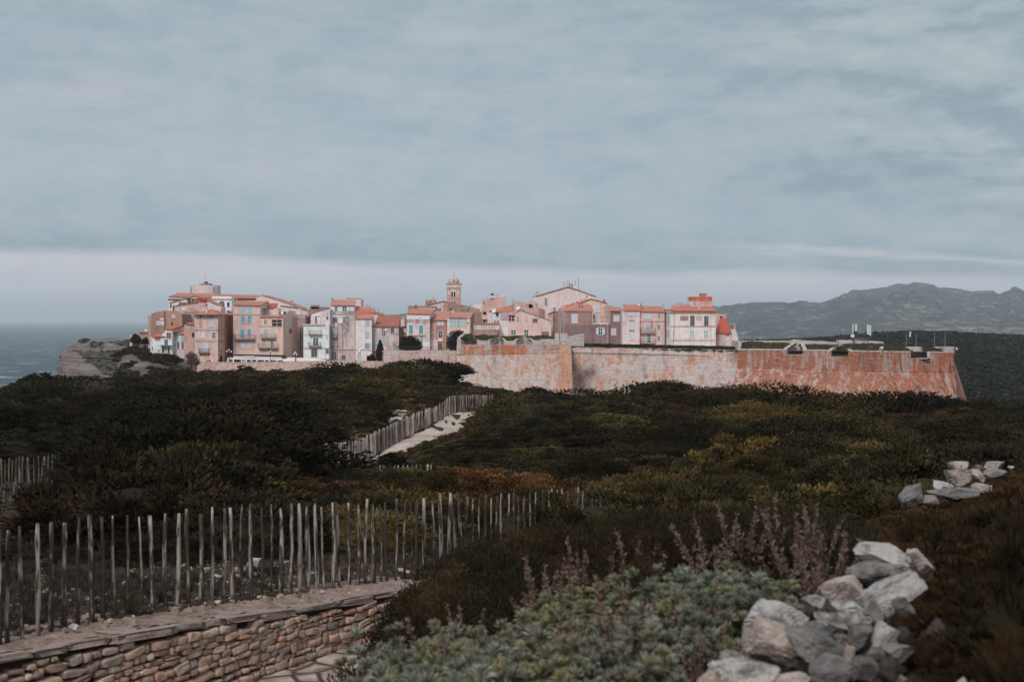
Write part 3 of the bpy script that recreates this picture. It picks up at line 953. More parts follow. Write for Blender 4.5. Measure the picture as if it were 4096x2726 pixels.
# stub fence showing its tips in the middle of the scrub
feet, hts = [], []
for k, v in enumerate((560, 580, 603, 632, 660, 685, 720, 750, 782, 815, 845, 890, 915)):
    px = RM.X(v); Y = 60 - 0.2 * k; x = (px - CX) / F * Y
    tp = RM.Yp(618 + 0.06 * (v - 560)) + R.uniform(-3, 3)
    feet.append((x, Y)); hts.append(max(0.4, -(tp - HY) / F * Y - gzs(x, Y)))
fence('picket_fence', 'short row of bluish picket tips poking out of the scrub below the pale path', feet, hts, 0.04, PICKET, 'picket fences', wires=(0.8,), seed=9)

# ------------------------------------------------------------------ dry-stone retaining wall
ICO = {}


def ico(sub):
    if sub not in ICO:
        b = bmesh.new(); bmesh.ops.create_icosphere(b, subdivisions=sub, radius=1.0)
        b.verts.ensure_lookup_table()
        ICO[sub] = ([v.co.copy() for v in b.verts], [[v.index for v in f.verts] for f in b.faces]); b.free()
    return ICO[sub]


def boxy(mb, org, ax, ay, az, sx, sy, sz, rr, col, e=0.5, nz=0.09, sub=3):
    vs, fs = ico(sub)
    off = rr.uniform(0, 99)
    nz *= 1.8
    tw = [rr.uniform(-.16, .16) for _ in range(4)]
    mb.cur = col
    idx = []
    for v in vs:
        q = [math.copysign(abs(c) ** e, c) for c in v]
        q[0] += tw[0] * q[2]; q[2] *= 1 + tw[1] * q[0]; q[0] *= 1 + tw[2] * q[2]; q[2] += tw[3] * q[0] * 0.5
        d = 1 + nz * mnoise.noise((v.x * 1.7 + off, v.y * 1.7, v.z * 1.7)) + nz * 0.5 * mnoise.noise((v.x * 5 + off, v.y * 5, v.z * 5))
        w_ = org + ax * (q[0] * sx * d) + ay * (q[1] * sy * d) + az * (q[2] * sz * d)
        idx.append(mb.vert(w_))
    for f in fs: mb.iface([idx[k] for k in f])
    mb.cur = None


m = NT('wall_stone'); p = m.pos()
a = m.n('ShaderNodeAttribute', attribute_name='Col').outputs['Color']
f1 = m.noise(p, (5, 5, 5), 5, 0.7); f2 = m.noise(p, (28, 28, 28), 4, 0.75); f3 = m.noise(p, (1.3, 1.3, 1.3), 4, 0.6)
c = m.mix(m.ramp(f1, 0.47, 0.7, 0, 0.6), a, (0.16, 0.125, 0.11))
c = m.mix(m.ramp(f2, 0.5, 0.66, 0, 0.6), c, (0.54, 0.46, 0.41))
c = m.mix(m.ramp(f2, 0.34, 0.44, 0.6, 0), c, (0.14, 0.115, 0.10))
c = m.mix(m.ramp(f3, 0.57, 0.72, 0, 0.5), c, (0.09, 0.08, 0.074))
m.base(c); m.bump(m.math('ADD', f1, m.math('MULTIPLY', f2, 0.8)), 1.0, 0.035)
WSTONE = m.mat
WD = Vector((1, 1.79, 0)).normalized(); WN = Vector((WD.y, -WD.x, 0)); UPV = Vector((0, 0, 1))
W0 = Vector((-5.4, 15.0, 0))
ztop = lambda Y: float(np.interp(Y, [12, 15, 15.6, 17.1, 19.6, 21.7, 24], [-3.3, -3.55, -3.6, -3.70, -3.95, -4.12, -4.3]))
root = empty('dry_stone_wall', (W0.x, W0.y, ZC - 4.75), 'dry stone retaining wall of pinkish stones with a broad flat top below the near fence', 'wall')
root['kind'] = 'thing'
rr = random.Random(31)
mb = MB(); z = -4.86
S0, S1 = -2.6, 8.6
def wp(s, n_, z): q = W0 + WD * s + WN * n_; return Vector((q.x, q.y, ZC + z))
while z < -3.5:
    ch = rr.uniform(0.065, 0.125)
    s = S0 + rr.uniform(0, .2)
    while s < S1:
        L = rr.choice([rr.uniform(0.08, 0.16), rr.uniform(0.14, 0.28), rr.uniform(0.2, 0.4)]); Y = (W0 + WD * s).y
        zt = ztop(Y) - 0.10
        hh = ch * rr.uniform(0.86, 1.2)
        zc_ = z + ch * 0.5 + 0.035 * math.sin(s * 1.3 + z * 5) + rr.uniform(-.012, .012)
        if zc_ + hh * 0.35 < zt:
            b0 = rr.random(); k = rr.uniform(0.7, 1.2)
            col = (0.60, 0.405, 0.315) if b0 < .5 else ((0.60, 0.455, 0.375) if b0 < .78 else ((0.60, 0.34, 0.23) if b0 < .9 else (0.40, 0.315, 0.275)))
            tlt = rr.gauss(0, .07)
            ax = (WD + UPV * tlt).normalized(); az = (UPV - WD * tlt).normalized()
            if L > 0.3 and rr.random() < 0.25 and ch < .11:            # two thin stones in place of one
                for dz in (-.25, .25):
                    boxy(mb, wp(s + L / 2, -0.05 + rr.uniform(-.02, .012), zc_ + dz * hh), ax, WN, az, L / 2 - .006, 0.1, hh * .25 - .004, rr, tuple(q * k * (.9 if dz < 0 else 1.06) for q in col), 0.55)
            else:
                boxy(mb, wp(s + L / 2, -0.05 + rr.uniform(-.022, .015), zc_), ax, WN, az, L / 2 - .005, 0.11, hh / 2 - .004, rr, tuple(q * k for q in col), rr.uniform(.26, .46))
        s += L
    z += ch
mb.build('wall_stones', WSTONE, root, smooth=True, colors=True)
mb = MB()
n = 24
for i in range(n):
    s, s2 = S0 + (S1 - S0) * i / n, S0 + (S1 - S0) * (i + 1) / n
    za, zb = ztop((W0 + WD * s).y) - .08, ztop((W0 + WD * s2).y) - .08
    mb.hexa([wp(s, -.045, -5.2), wp(s2, -.045, -5.2), wp(s2, -.55, -5.2), wp(s, -.55, -5.2), wp(s, -.045, za), wp(s2, -.045, zb), wp(s2, -.55, zb), wp(s, -.55, za)])
mb.build('core', plain('wall_joint_earth', (0.05, 0.038, 0.032), 0.95), root)
# capping: irregular slabs along the edge and an earthy ledge behind them
mb = MB(); s = S0
while s < S1:
    L = rr.uniform(0.35, 1.0); Y = (W0 + WD * (s + L / 2)).y; zt = ztop(Y)
    sl_ = (ztop(Y + .5) - zt) / (0.5 / WD.y)
    ax = (WD + UPV * sl_).normalized(); az = (UPV - WD * sl_).normalized()
    th = rr.uniform(0.035, 0.055); KC = rr.uniform(.88, 1.06)
    boxy(mb, wp(s + L / 2, -0.20 + rr.uniform(-.03, .03), zt - th + rr.uniform(-.008, .008)), ax, WN, az, L / 2 + .03, 0.24, th, rr, tuple(q * KC for q in (0.38, 0.295, 0.258)), 0.24, 0.10, 5)
    s += L
mb.build('capstones', WSTONE, root, smooth=True, colors=True)
m = NT('ledge_earth'); p = m.pos()
f1 = m.noise(p, (3, 3, 3), 6, 0.7); f2 = m.noise(p, (20, 20, 20), 4, 0.8)
c = m.mix(m.ramp(f1, 0.38, 0.62), (0.42, 0.315, 0.265), (0.20, 0.145, 0.118))
c = m.mix(m.ramp(f2, 0.5, 0.66, 0, 0.6), c, (0.50, 0.41, 0.36))
c = m.mix(m.ramp(f2, 0.34, 0.44, 0.6, 0), c, (0.1, 0.075, 0.06))
m.base(c); m.bump(f2, 1.0, 0.04)
V = []; ns, nd = 220, 16
for i in range(ns + 1):
    s = S0 + (S1 - S0) * i / ns
    for k in range(nd + 1):
        d = -0.10 - 1.0 * k / nd
        q = W0 + WD * s + WN * d
        zt = ztop((W0 + WD * s).y)
        t = k / nd
        zz = zt - 0.004 + 0.05 * t + 0.025 * fbm(q.x * 2.5, q.y * 2.5, 1.0, 4) + 0.02 * fbm(q.x * 9, q.y * 9, 4.0, 3)
        zz = zz * (1 - t ** 3) + (gzs(q.x, q.y) + 0.004) * t ** 3
        V.append((q.x, q.y, ZC + zz))
a0 = np.array([i * (nd + 1) + k for i in range(ns) for k in range(nd)])
o = np_obj('ledge', np.array(V) - np.array(ORG[root.name]), np.stack([a0, a0 + 1, a0 + nd + 2, a0 + nd + 1], 1), None, m.mat, smooth=True)
o.parent = root
# lane floor with flat stones at the foot of the wall
m = NT('lane_flagstones'); p = m.pos()
mp = m.n('ShaderNodeMapping'); mp.inputs['Scale'].default_value = (1.6, 1.1, 1); m.l(p, mp.inputs[0])
v = m.n('ShaderNodeTexVoronoi', feature='DISTANCE_TO_EDGE'); v.inputs['Scale'].default_value = 1.3; m.l(mp.outputs[0], v.inputs['Vector'])
f1 = m.noise(p, (2, 2, 2), 5, 0.7)
c = m.mix(m.ramp(v.outputs['Distance'], 0.02, 0.10), (0.10, 0.078, 0.066), m.mix(m.ramp(f1, .4, .65), (0.50, 0.42, 0.37), (0.26, 0.2, 0.17)))
m.base(c); m.bump(m.ramp(v.outputs['Distance'], 0.0, 0.1), 1.0, 0.05)
V = []
for i in range(31):
    for k in range(21):
        x = -4.6 + 4.0 * i / 30; Y = 15.5 + 7.0 * k / 20
        x2 = min(x, (Y - 15.0) / 1.79 - 5.4 + 3.4); Yb = min(Y, wall_Y(x) - 0.05)
        V.append((x, Yb, ZC - 4.70 + 0.02 * math.sin(x * 5) * math.sin(Y * 3)))
a0 = np.array([i * 21 + k for i in range(30) for k in range(20)])
o = np_obj('stone_path', np.array(V), np.stack([a0, a0 + 21, a0 + 22, a0 + 1], 1), None, m.mat, smooth=True); tag(o, kind='structure')

# ------------------------------------------------------------------ rocks
def rock_mat(name, base, dark, pink, lich):
    m = NT(name); p = m.pos()
    oi = m.n('ShaderNodeObjectInfo').outputs['Random']
    f1 = m.noise(p, (7, 7, 7), 6, 0.68); f2 = m.noise(p, (26, 26, 26), 5, 0.75); f3 = m.noise(p, (3.1, 3.1, 5), 4, 0.6)
    c = m.mix(m.ramp(f3, 0.48, 0.68, 0, 0.8), base, pink)
    c = m.mix(m.ramp(f1, 0.5 - 0.16 * lich, 0.60, 0, 0.85), c, dark)
    c = m.mix(m.ramp(f2, 0.5, 0.68, 0, 0.45), c, tuple(q * 0.55 for q in base))
    c = m.mix(m.ramp(f2, 0.30, 0.42, 0.4, 0.0), c, tuple(min(.8, q * 1.3) for q in base))
    n_ = m.mix(oi, (0.86, 0.86, 0.86), (1.1, 1.1, 1.1)); c = m.mix(1.0, c, n_, 'MULTIPLY')
    f6 = m.noise(p, (70, 70, 70), 4, 0.75)
    c = m.mix(m.ramp(f6, 0.54, 0.66, 0, 0.55), c, tuple(q * 0.5 for q in base))
    m.base(c); m.bump(m.math('ADD', m.math('ADD', f1, f2), m.math('MULTIPLY', f6, 0.5)), 1.0, 0.035)
    return m.mat


RK = {'w': rock_mat('pale_rock', (0.62, 0.605, 0.59), (0.13, 0.122, 0.12), (0.60, 0.53, 0.49), 0.15),
      'g': rock_mat('grey_rock', (0.33, 0.325, 0.32), (0.11, 0.107, 0.105), (0.36, 0.325, 0.305), 0.4),
      'p': rock_mat('pink_rock', (0.60, 0.52, 0.475), (0.22, 0.19, 0.175), (0.58, 0.44, 0.37), 0.2),
      'd': rock_mat('dark_rock', (0.10, 0.085, 0.08), (0.05, 0.045, 0.045), (0.13, 0.1, 0.09), 0.5)}


def rock(label, px, py, w, h, Y, kind='w', ang=0, seed=0, dep=0.8, sub=6, group='rocks of the tumbled stone heap', cuts=13, yaw=0.0, name='rock', flatten=0.0):
    rr = random.Random(seed * 7 + 3)
    vs, fs = ico(sub)
    cutl = []; BED = Vector((rr.gauss(0, .25), rr.gauss(0, .25), 1)).normalized()
    for _ in range(cuts):
        nrm = Vector((rr.gauss(0, 1), rr.gauss(0, 1), rr.gauss(0, 1))).normalized()
        cutl.append((nrm, rr.uniform(0.38, 0.72)))
    cutl.append((Vector((0.1, 0, 1)).normalized(), 0.55 - flatten))
    pts = []
    for v in vs:
        q = v.copy()
        for nrm, d in cutl:
            k = q.dot(nrm) - d
            if k > 0: q -= nrm * (k * 0.97)
        o_ = seed * 3.7
        q *= 1 + 0.07 * mnoise.fractal((v.x * 1.6 + o_, v.y * 1.6, v.z * 1.6), 1, 2, 6) + 0.03 * mnoise.noise((v.x * 9 + o_, v.y * 9, v.z * 9))
        bd = q.dot(BED) * 5.5 + 0.7 * mnoise.noise((v.x * 2 + o_, v.y * 2, v.z * 2))
        q *= 1 + 0.055 * ((bd - math.floor(bd)) - .5) - 0.05 * max(0, 0.12 - abs(mnoise.noise((v.x * 2.6 + o_, v.y * 2.6 + 9, v.z * 3.4)))) / 0.12
        pts.append(q)
    lo = [min(q[i] for q in pts) for i in range(3)]; hi = [max(q[i] for q in pts) for i in range(3)]
    W_, H_ = w * Y / F, h * Y / F; D_ = dep * max(W_, H_)
    ca, sa = math.cos(math.radians(ang)), math.sin(math.radians(ang))
    cen = P(px, py, Y)
    mb = MB(); idx = []
    M = Matrix.Rotation(-math.radians(ang), 3, 'Y') @ Matrix.Rotation(yaw, 3, 'Z')
    for q in pts:
        u = Vector(((q[0] - lo[0]) / (hi[0] - lo[0]) - .5, (q[1] - lo[1]) / (hi[1] - lo[1]) - .5, (q[2] - lo[2]) / (hi[2] - lo[2]) - .5))
        idx.append(mb.vert(cen + M @ Vector((u.x * W_, u.y * D_, u.z * H_))))
    for f in fs: mb.iface([idx[k] for k in f])
    o = mb.build(name, RK[kind], None, smooth=False, loc=(cen.x, cen.y, cen.z - H_ / 2))
    tag(o, label, 'rock', group)
    return o


# label, R-crop x, y, w, h, distance, tone, tilt
HEAP = [
    ('pale flat-topped slab crowning the heap, topmost of all the stones', 1232, 715, 350, 165, 8.35, 'w', 3, 0.9),
    ('thick slab with a dark shaded front right under the topmost slab', 1215, 840, 430, 175, 8.25, 'g', 2, 0.8),
    ('pinkish rock leaning outward behind the topmost slab of the heap', 1500, 785, 150, 245, 8.7, 'p', 28, 0.7),
    ('long mottled slab sloping down to a spiky end below the crowning slabs', 1270, 1020, 540, 185, 7.9, 'w', 26, 0.75),
    ('pinkish sloping rock under the left edge of the dark-fronted slab', 965, 985, 330, 220, 7.75, 'p', 12, 0.8),
    ('little flat white stone lying on the cream slab in mid heap', 1005, 1060, 205, 68, 7.25, 'w', 0, 0.9),
    ('small white stone wedged behind the big white block at left', 765, 1035, 165, 95, 7.5, 'w', -4, 0.9),
    ('big flat white block with a dark lower half at the left shoulder of the heap', 525, 1140, 465, 215, 7.1, 'w', -3, 0.85),
    ('cream flat slab in mid heap beneath the little flat white stone', 965, 1140, 350, 145, 7.0, 'w', -3, 0.8),
    ('narrow dark grey stone standing upright right of the cream slab', 1180, 1115, 105, 180, 7.05, 'g', 8, 0.8),
    ('knobbly grey stone hanging at the lower end of the long mottled slab', 1385, 1075, 125, 170, 7.6, 'g', 25, 0.8),
    ('large pinkish wedge of rock below the big white block', 590, 1325, 540, 240, 6.7, 'p', -20, 0.75),
    ('tall pinkish block at the left end under the big white block', 365, 1310, 150, 220, 6.75, 'p', 4, 0.9),
    ('long dark grey slab slanting up to the right across the heap', 800, 1345, 520, 190, 6.55, 'g', -22, 0.7),
    ('bulky grey stone right of the slanting dark slab', 1100, 1290, 170, 215, 6.75, 'g', 10, 0.9),
    ('angular white stone with a broken face at the right of the heap', 1250, 1262, 155, 175, 6.7, 'w', -22, 0.7),
    ('low flat grey stone under the angular white one', 1335, 1365, 225, 110, 6.6, 'g', 6, 0.9),
    ('small rounded pink stone at the far left foot of the heap', 225, 1412, 180, 115, 6.5, 'p', -6, 0.9),
    ('broad pale boulder lowest at the left of the heap, cut by the photo edge', 300, 1525, 430, 190, 6.1, 'w', -3, 0.9),
    ('pink stone in the bottom left corner of the heap', 60, 1552, 170, 130, 5.9, 'p', 8, 0.9),
    ('dark grey block beneath the slanting slab', 880, 1490, 300, 190, 6.2, 'g', -8, 0.8),
    ('grey block low in the heap between two darker stones', 1110, 1480, 190, 170, 6.3, 'g', 4, 0.9),
    ('dark brown stone low at the right side of the heap', 1292, 1485, 195, 160, 6.4, 'd', 0, 0.9),
    ('long brown slab leaning against the right flank of the heap', 1570, 1325, 170, 350, 6.9, 'd', -28, 0.6),
    ('small pale pink stone jammed at the end of the slanting slab', 1012, 1372, 75, 100, 6.4, 'p', 0, 0.9),
    ('small grey stone wedged between the bulky grey stone and the low flat one', 1195, 1382, 120, 62, 6.5, 'g', 0, 0.9),
    ('grey lump tucked under the dark-fronted slab at its right end', 1310, 950, 190, 135, 8.15, 'g', 20, 0.9),
    ('small brownish stone right of the angular white one', 1378, 1258, 95, 120, 6.75, 'd', 20, 0.9),
    ('pale stone cut by the bottom edge between the boulder and the dark block', 610, 1572, 250, 110, 6.0, 'p', 5, 0.9),
    ('rounded white stone alone at the bottom edge right of the heap', 1840, 1575, 205, 80, 5.6, 'w', 0, 0.9),
    ('tiny white stone on the left flank beside the tall pinkish block', 105, 1475, 90, 50, 6.3, 'w', 0, 0.9),
    ('small dark stone under the little white wedge stone', 780, 1090, 90, 70, 7.3, 'd', 0, 0.9),
]
for i, (lb, x, y, w_, h_, Y, kd, an, dp_) in enumerate(HEAP):
    rock(lb, RR.X(x), RR.Yp(y), w_ * 1.06 / RR.k, h_ * 1.08 / RR.k, Y, kd, an, 100 + i, dp_)
# the hidden fill of the heap
FILL = [(1150, 1180, 480, 420, 8.1), (800, 1320, 560, 380, 7.6), (1250, 1400, 360, 380, 7.2), (520, 1480, 560, 320, 6.9), (900, 1560, 700, 280, 6.6), (1300, 1560, 420, 260, 6.8), (1330, 1180, 300, 260, 7.9)]
for i, (x, y, w_, h_, Y) in enumerate(FILL):
    rock('dark stone in the hollow heart of the heap seen only through gaps', RR.X(x), RR.Yp(y), w_ * .8 / RR.k, h_ * .85 / RR.k, Y + 0.5, 'g', 0, 300 + i, 0.5, 5)
rq = random.Random(6)
for i in range(26):
    t = i / 26
    x, y = (1180 + 420 * rq.random(), 1180 + 380 * rq.random()) if i < 16 else (500 + 500 * rq.random(), 1180 + 380 * rq.random())
    s_ = rq.uniform(60, 130)
    rock('small stone filling a gap in the stone heap', RR.X(x), RR.Yp(y), s_ * 1.25 / RR.k, s_ / RR.k, 7.35 - 0.9 * (y - 1180) / 380 + (.25 if x < 1100 else .12), rq.choice('wggpgd'), rq.uniform(-30, 30), 500 + i, .9, 5)
FAR = [
    ('pointed white rock on top of the pitted boulder in the rusty heath', 1750, 118, 150, 90, 14.6, 'w', 5, 0.8),
    ('pitted grey boulder carrying a pointed white rock in the rusty heath', 1750, 195, 190, 140, 14.6, 'p', 0, 0.9),
    ('pinkish domed rock farthest up the rusty heath, right of a small block', 1995, 110, 165, 70, 16.2, 'p', 3, 0.9),
    ('small square block beside the domed rock on the rusty heath', 1890, 116, 66, 42, 16.0, 'g', 0, 0.9),
    ('angular grey rock at the lower left of the rusty heath stones', 1440, 310, 190, 130, 13.6, 'g', 20, 0.8),
    ('long flat grey slab lying below the pitted boulder', 1700, 290, 380, 85, 13.9, 'g', -4, 0.7),
    ('squarish pale rock between the pitted boulder and the domed rock', 1850, 185, 150, 110, 15.0, 'p', 10, 0.8),
    ('low broken rock at the left foot of the pitted boulder', 1655, 250, 150, 80, 14.2, 'w', -8, 0.8),
    ('small grey rock between the angular rock and the flat slab', 1560, 335, 130, 70, 13.7, 'g', 6, 0.9),
    ('pale rock sunk in heath right of the long flat slab', 1900, 255, 150, 70, 14.4, 'p', -6, 0.9),
    ('flat rock below the domed rock on the rusty heath', 2010, 165, 170, 70, 15.6, 'g', 4, 0.9),
    ('tiny pale rock at the right end of the heath stones', 2110, 118, 46, 26, 16.4, 'w', 0, 0.9),
]
for i, (lb, x, y, w_, h_, Y, kd, an, dp_) in enumerate(FAR):
    rock(lb, RR.X(x), RR.Yp(y), w_ / RR.k, h_ / RR.k, Y, kd, an, 200 + i, dp_, group='rocks on the rusty heath')
# loose white stones on the bare ground round the near fence
LOOSE = [
    ('largest pale grey boulder on the bare ground behind the near fence', 1620, 825, 125, 95, 'w'), ('white stone just left of the largest boulder behind the fence', 1322, 855, 52, 42, 'w'),
    ('white stone with a round top at the edge of the scrub behind the fence', 940, 738, 46, 36, 'p'), ('long flat white stone near the round-topped one', 1030, 806, 52, 26, 'w'),
    ('flat white stone between the fence and the largest boulder', 1402, 886, 46, 25, 'w'), ('white pebble below the flat stones before the boulder', 1468, 936, 38, 30, 'w'),
    ('thin pale stone lying flat left of the white pebble', 1298, 938, 60, 16, 'w'), ('brownish stone touching the left side of the largest boulder', 1526, 852, 42, 38, 'p'),
    ('pale stone at the right foot of the largest boulder', 1660, 872, 42, 26, 'w'), ('white stone standing alone right of the largest boulder', 1812, 868, 36, 30, 'w'),
    ('white stone on the wall top below the middle of the near fence', 1115, 1098, 52, 26, 'w'), ('white egg-like stone on the wall top right of another white stone', 1402, 1056, 42, 24, 'w'),
    ('white stone on the wall top near its far end', 1900, 976, 32, 22, 'w'), ('white stone on the wall top at the left by the fence foot', 470, 1216, 62, 36, 'w'),
    ('small white pebble on the wall top by a fence foot', 858, 1150, 22, 20, 'w'), ('pinkish stone in the dark grass behind the fence', 800, 932, 34, 24, 'p'),
    ('white stone at the left edge of the photo behind the fence', 18, 936, 36, 26, 'w'), ('pinkish stones lying before the largest boulder', 1535, 888, 52, 26, 'p'),
    ('pale stone in the grass left of the middle behind the fence', 268, 890, 40, 18, 'g'), ('pinkish pebble on the wall top at far left', 640, 1165, 26, 24, 'p'),
    ('white stone among the gravel between two boulders', 1190, 822, 50, 26, 'w'), ('white stone right of the gravel among others', 1225, 840, 26, 24, 'w'),
    ('dusty pink stone on the gravel below the white stones', 1180, 868, 34, 18, 'p'), ('dim white stone in the shade right of the boulders', 1770, 828, 36, 16, 'g'),
    ('flat white stone before the scrub at the fence middle', 2000, 868, 34, 16, 'w'), ('white stone under the fence far right', 2090, 875, 40, 18, 'w')]
for i, (lb, x, y, w_, h_, kd) in enumerate(LOOSE):
    px, py = RL.X(x), RL.Yp(y + h_ * 0.4)
    Y = ground_hit(px, py, 15.6, 40)
    rock(lb, px, RL.Yp(y), w_ * 1.1 / RL.k, h_ * 1.15 / RL.k, Y, kd, R.uniform(-8, 8), 400 + i, 0.9, 4 if w_ < 60 else 5, 'loose white stones by the near fence', name='stone')

# gravel scattered over the bare ground
def stone_proto(seed):
    g = np.random.default_rng(seed)
    c = np.array([[x, y, z] for z in (-.6, .6) for (x, y) in ((-1, -1), (1, -1), (1, 1), (-1, 1))], float) * (0.8 + 0.4 * g.random((8, 3)))
    c[4:, :2] *= 0.7
    q = np.array([c[[3, 2, 1, 0]], c[[4, 5, 6, 7]], c[[0, 1, 5, 4]], c[[1, 2, 6, 5]], c[[2, 3, 7, 6]], c[[3, 0, 4, 7]]])
    return q, np.ones(6)
sp_ = [stone_proto(k) for k in range(5)]
inst = []
for _ in range(2600):
    px = R.uniform(-200, 1650); Y = R.uniform(15.6, 25)
    x = (px - CX) / F * Y
    if Y < wall_Y(x) + 0.3: continue
    dens = 0.5 + 0.9 * mnoise.noise((x * 0.8, Y * 0.8, 2.0))
    if R.random() > dens: continue
    s = R.choice([0.008, 0.012, 0.018, 0.03]) * R.uniform(.7, 1.4)
    k = R.uniform(.5, 1.2)
    inst.append((x, Y, ZC + gzs(x, Y) + s * .2, s, s, R.uniform(0, 6), R.randrange(5), np.array(R.choice([(0.42, 0.34, 0.29), (0.30, 0.2, 0.15), (0.2, 0.15, 0.12)])) * k))
assemble('gravel', sp_, inst)
# dry grass and low dead brush on that ground
gp = [proto_bush(0.5, 130, 140 + k, upw=1.1, flat=0.8, width=0.07, lumps=4) for k in range(5)]
gp = [(q[:130], j[:130]) for q, j in gp]
inst = []
for _ in range(900):
    px = R.uniform(-400, 2150); Y = R.uniform(16, 29)
    x = (px - CX) / F * Y
    if Y < wall_Y(x) + 1.1 or abs(Y - fenceA_Y(px)) < 0.15: continue
    dens = 0.45 + 1.0 * mnoise.noise((x * 0.5, Y * 0.5, 5.0)) + 0.25 * (px < 700)
    if R.random() > dens: continue
    s = R.uniform(0.1, 0.3)
    inst.append((x, Y, ZC + gzs(x, Y), s, s * R.uniform(.6, 1.2), R.uniform(0, 6), R.randrange(5), np.array(R.choice([(0.05, 0.04, 0.034), (0.035, 0.03, 0.02), (0.06, 0.045, 0.035), (0.03, 0.034, 0.022)])) * R.uniform(.7, 1.3)))
assemble('dry_grass', gp, inst)
# ------------------------------------------------------------------ near plants
# dark heather behind the silver shrubs, rusty heath at the right
HT1 = [(1380, 2760), (1450, 2690), (1500, 2560), (1545, 2400), (1626, 2305), (1741, 2232), (1898, 2150), (2150, 2100), (2285, 2060), (2500, 2020), (2800, 2005), (3200, 2025), (3400, 2100), (3560, 2215)]
HT2 = [(3400, 2180), (3450, 2140), (3585, 2040), (3739, 2015), (3880, 1960), (3960, 1920), (4096, 1868), (4600, 1820)]
hp1 = [proto_bush(0.052, 9000, 160 + k, upw=0.55, flat=0.95, width=0.40, lumps=14, shell=0.45, tuft=34, spread=1.15) for k in range(5)]
hp2 = [proto_bush(0.12, 1200, 170 + k, upw=0.95, flat=0.9, width=0.26, lumps=10, cross=True, shell=0.5, tuft=22) for k in range(5)]
rr = random.Random(77)
inst = []
Y = 9.6
while Y < 25.5:
    x = (1400 - CX) / F * Y
    while x < (3750 - CX) / F * Y:
        xx, yy = x + rr.uniform(-.2, .2), Y + rr.uniform(-.2, .2)
        px = CX + xx / yy * F
        T = np.interp(px, [a for a, b in HT1], [b for a, b in HT1])
        z = gzs(xx, yy)
        T += 30 * mnoise.noise((xx * 1.3, yy * 1.1, 4.0))
        h = -(T - HY) / F * yy - z
        rad = rr.choice([rr.uniform(0.4, 0.6), rr.uniform(0.6, 0.95)]) if px > 1950 else rr.uniform(.32, .48)
        wallx = (yy - 15.0) / 1.79 - 5.4
        okw = (xx > wallx + 1.7) if 12 < yy < 23 else True
        if px < 1640 and yy > 13: okw = False
        if h > 0.25 and okw and not (px > 3330 and yy > 11.5):
            h = min(h, rr.uniform(0.95, 1.7)) * rr.uniform(0.66, 1.04)
            col = np.array(rr.choice([(0.032, 0.023, 0.012), (0.050, 0.034, 0.016), (0.026, 0.023, 0.012), (0.022, 0.0185, 0.011), (0.028, 0.026, 0.013)])) * rr.uniform(.6, 1.15)
            zz = ZC + z + max(0, h - rad * 1.5)
            inst.append((xx, yy, zz, rad, min(h, rad * 1.5), rr.uniform(0, 6), rr.randrange(5), col))
            if h > rad * 2.2: inst.append((xx, yy, ZC + z + h * .25, rad * 1.05, rad * 1.2, rr.uniform(0, 6), rr.randrange(5), col))
        x += 0.66
    Y += 0.6
scatter('dark_heather_undergrowth', hp1, inst)
inst = []
Y = 3.6
while Y < 24:
    x = (3250 - CX) / F * Y
    st = 0.30 if Y < 10 else 0.4
    while x < (5000 - CX) / F * Y:
        xx, yy = x + rr.uniform(-.12, .12), Y + rr.uniform(-.12, .12)
        px = CX + xx / yy * F
        T = np.interp(px, [a for a, b in HT2], [b for a, b in HT2])
        T += 22 * mnoise.noise((xx * 1.1, yy * 0.8, 14.0)); z = gzs(xx, yy); h = -(T - HY) / F * yy - z
        lim = np.interp(yy, [4, 6, 7.5, 8.75, 8.95, 10, 12, 15], [4080, 4060, 4030, 4010, 3740, 3560, 3450, 3390])
        near_heap = px <= lim
        edge_ = 3560 if yy > 8.4 else (3650 if yy > 6.3 else 3720)
        if (px > lim - 130 or (px > edge_ and yy < 9.4)) and h > 0.05:
            h = min(h, rr.uniform(0.30, 0.70)) * rr.uniform(0.7, 1.12)
            if near_heap: h = min(h, 0.22 if yy < 9 else .4)
            u = rr.random()
            far = np.clip((yy - 7) / 6, 0, 1)
            col = np.array((0.042, 0.0255, 0.0125) if u < 0.35 + .3 * far else ((0.027, 0.020, 0.011) if u < .8 else (0.068, 0.037, 0.016))) * rr.uniform(.75, 1.25) * (0.7 + 0.5 * far)
            inst.append((xx, yy, ZC + z - .03, (0.17 if near_heap else rr.choice([0.26, 0.28, 0.42])) * rr.uniform(.8, 1.25), h, rr.uniform(0, 6), rr.randrange(5), col))
        x += st
    Y += st * 0.9
# keep rocks on the heath clear
RKS = [(RR.X(f[1]), RR.Yp(f[2]), f[3] / RR.k / 2, f[4] / RR.k / 2, f[5]) for f in FAR]
def hides(i):
    x, y, z, rx, h = i[:5]; px = CX + x / y * F; pt = HY - (z + h - ZC) / y * F; r_ = rx * 0.8 * F / y
    for (a, b, w_, h_, Yr) in RKS:
        if y < Yr + 0.1 and abs(px - a) < w_ + r_ * 0.6 and pt < b + h_ * 0.05 and y > Yr - 4.5: return True
    return False
inst = [i for i in inst if not hides(i)]
scatter('rusty_heath_undergrowth', hp2, inst)

# silver-green shrubs in front: rosettes of narrow leaves on woody stems
SILV = foliage_mat('silver_leaf')
STEM = plain('woody_stem', (0.09, 0.06, 0.045), 0.9)


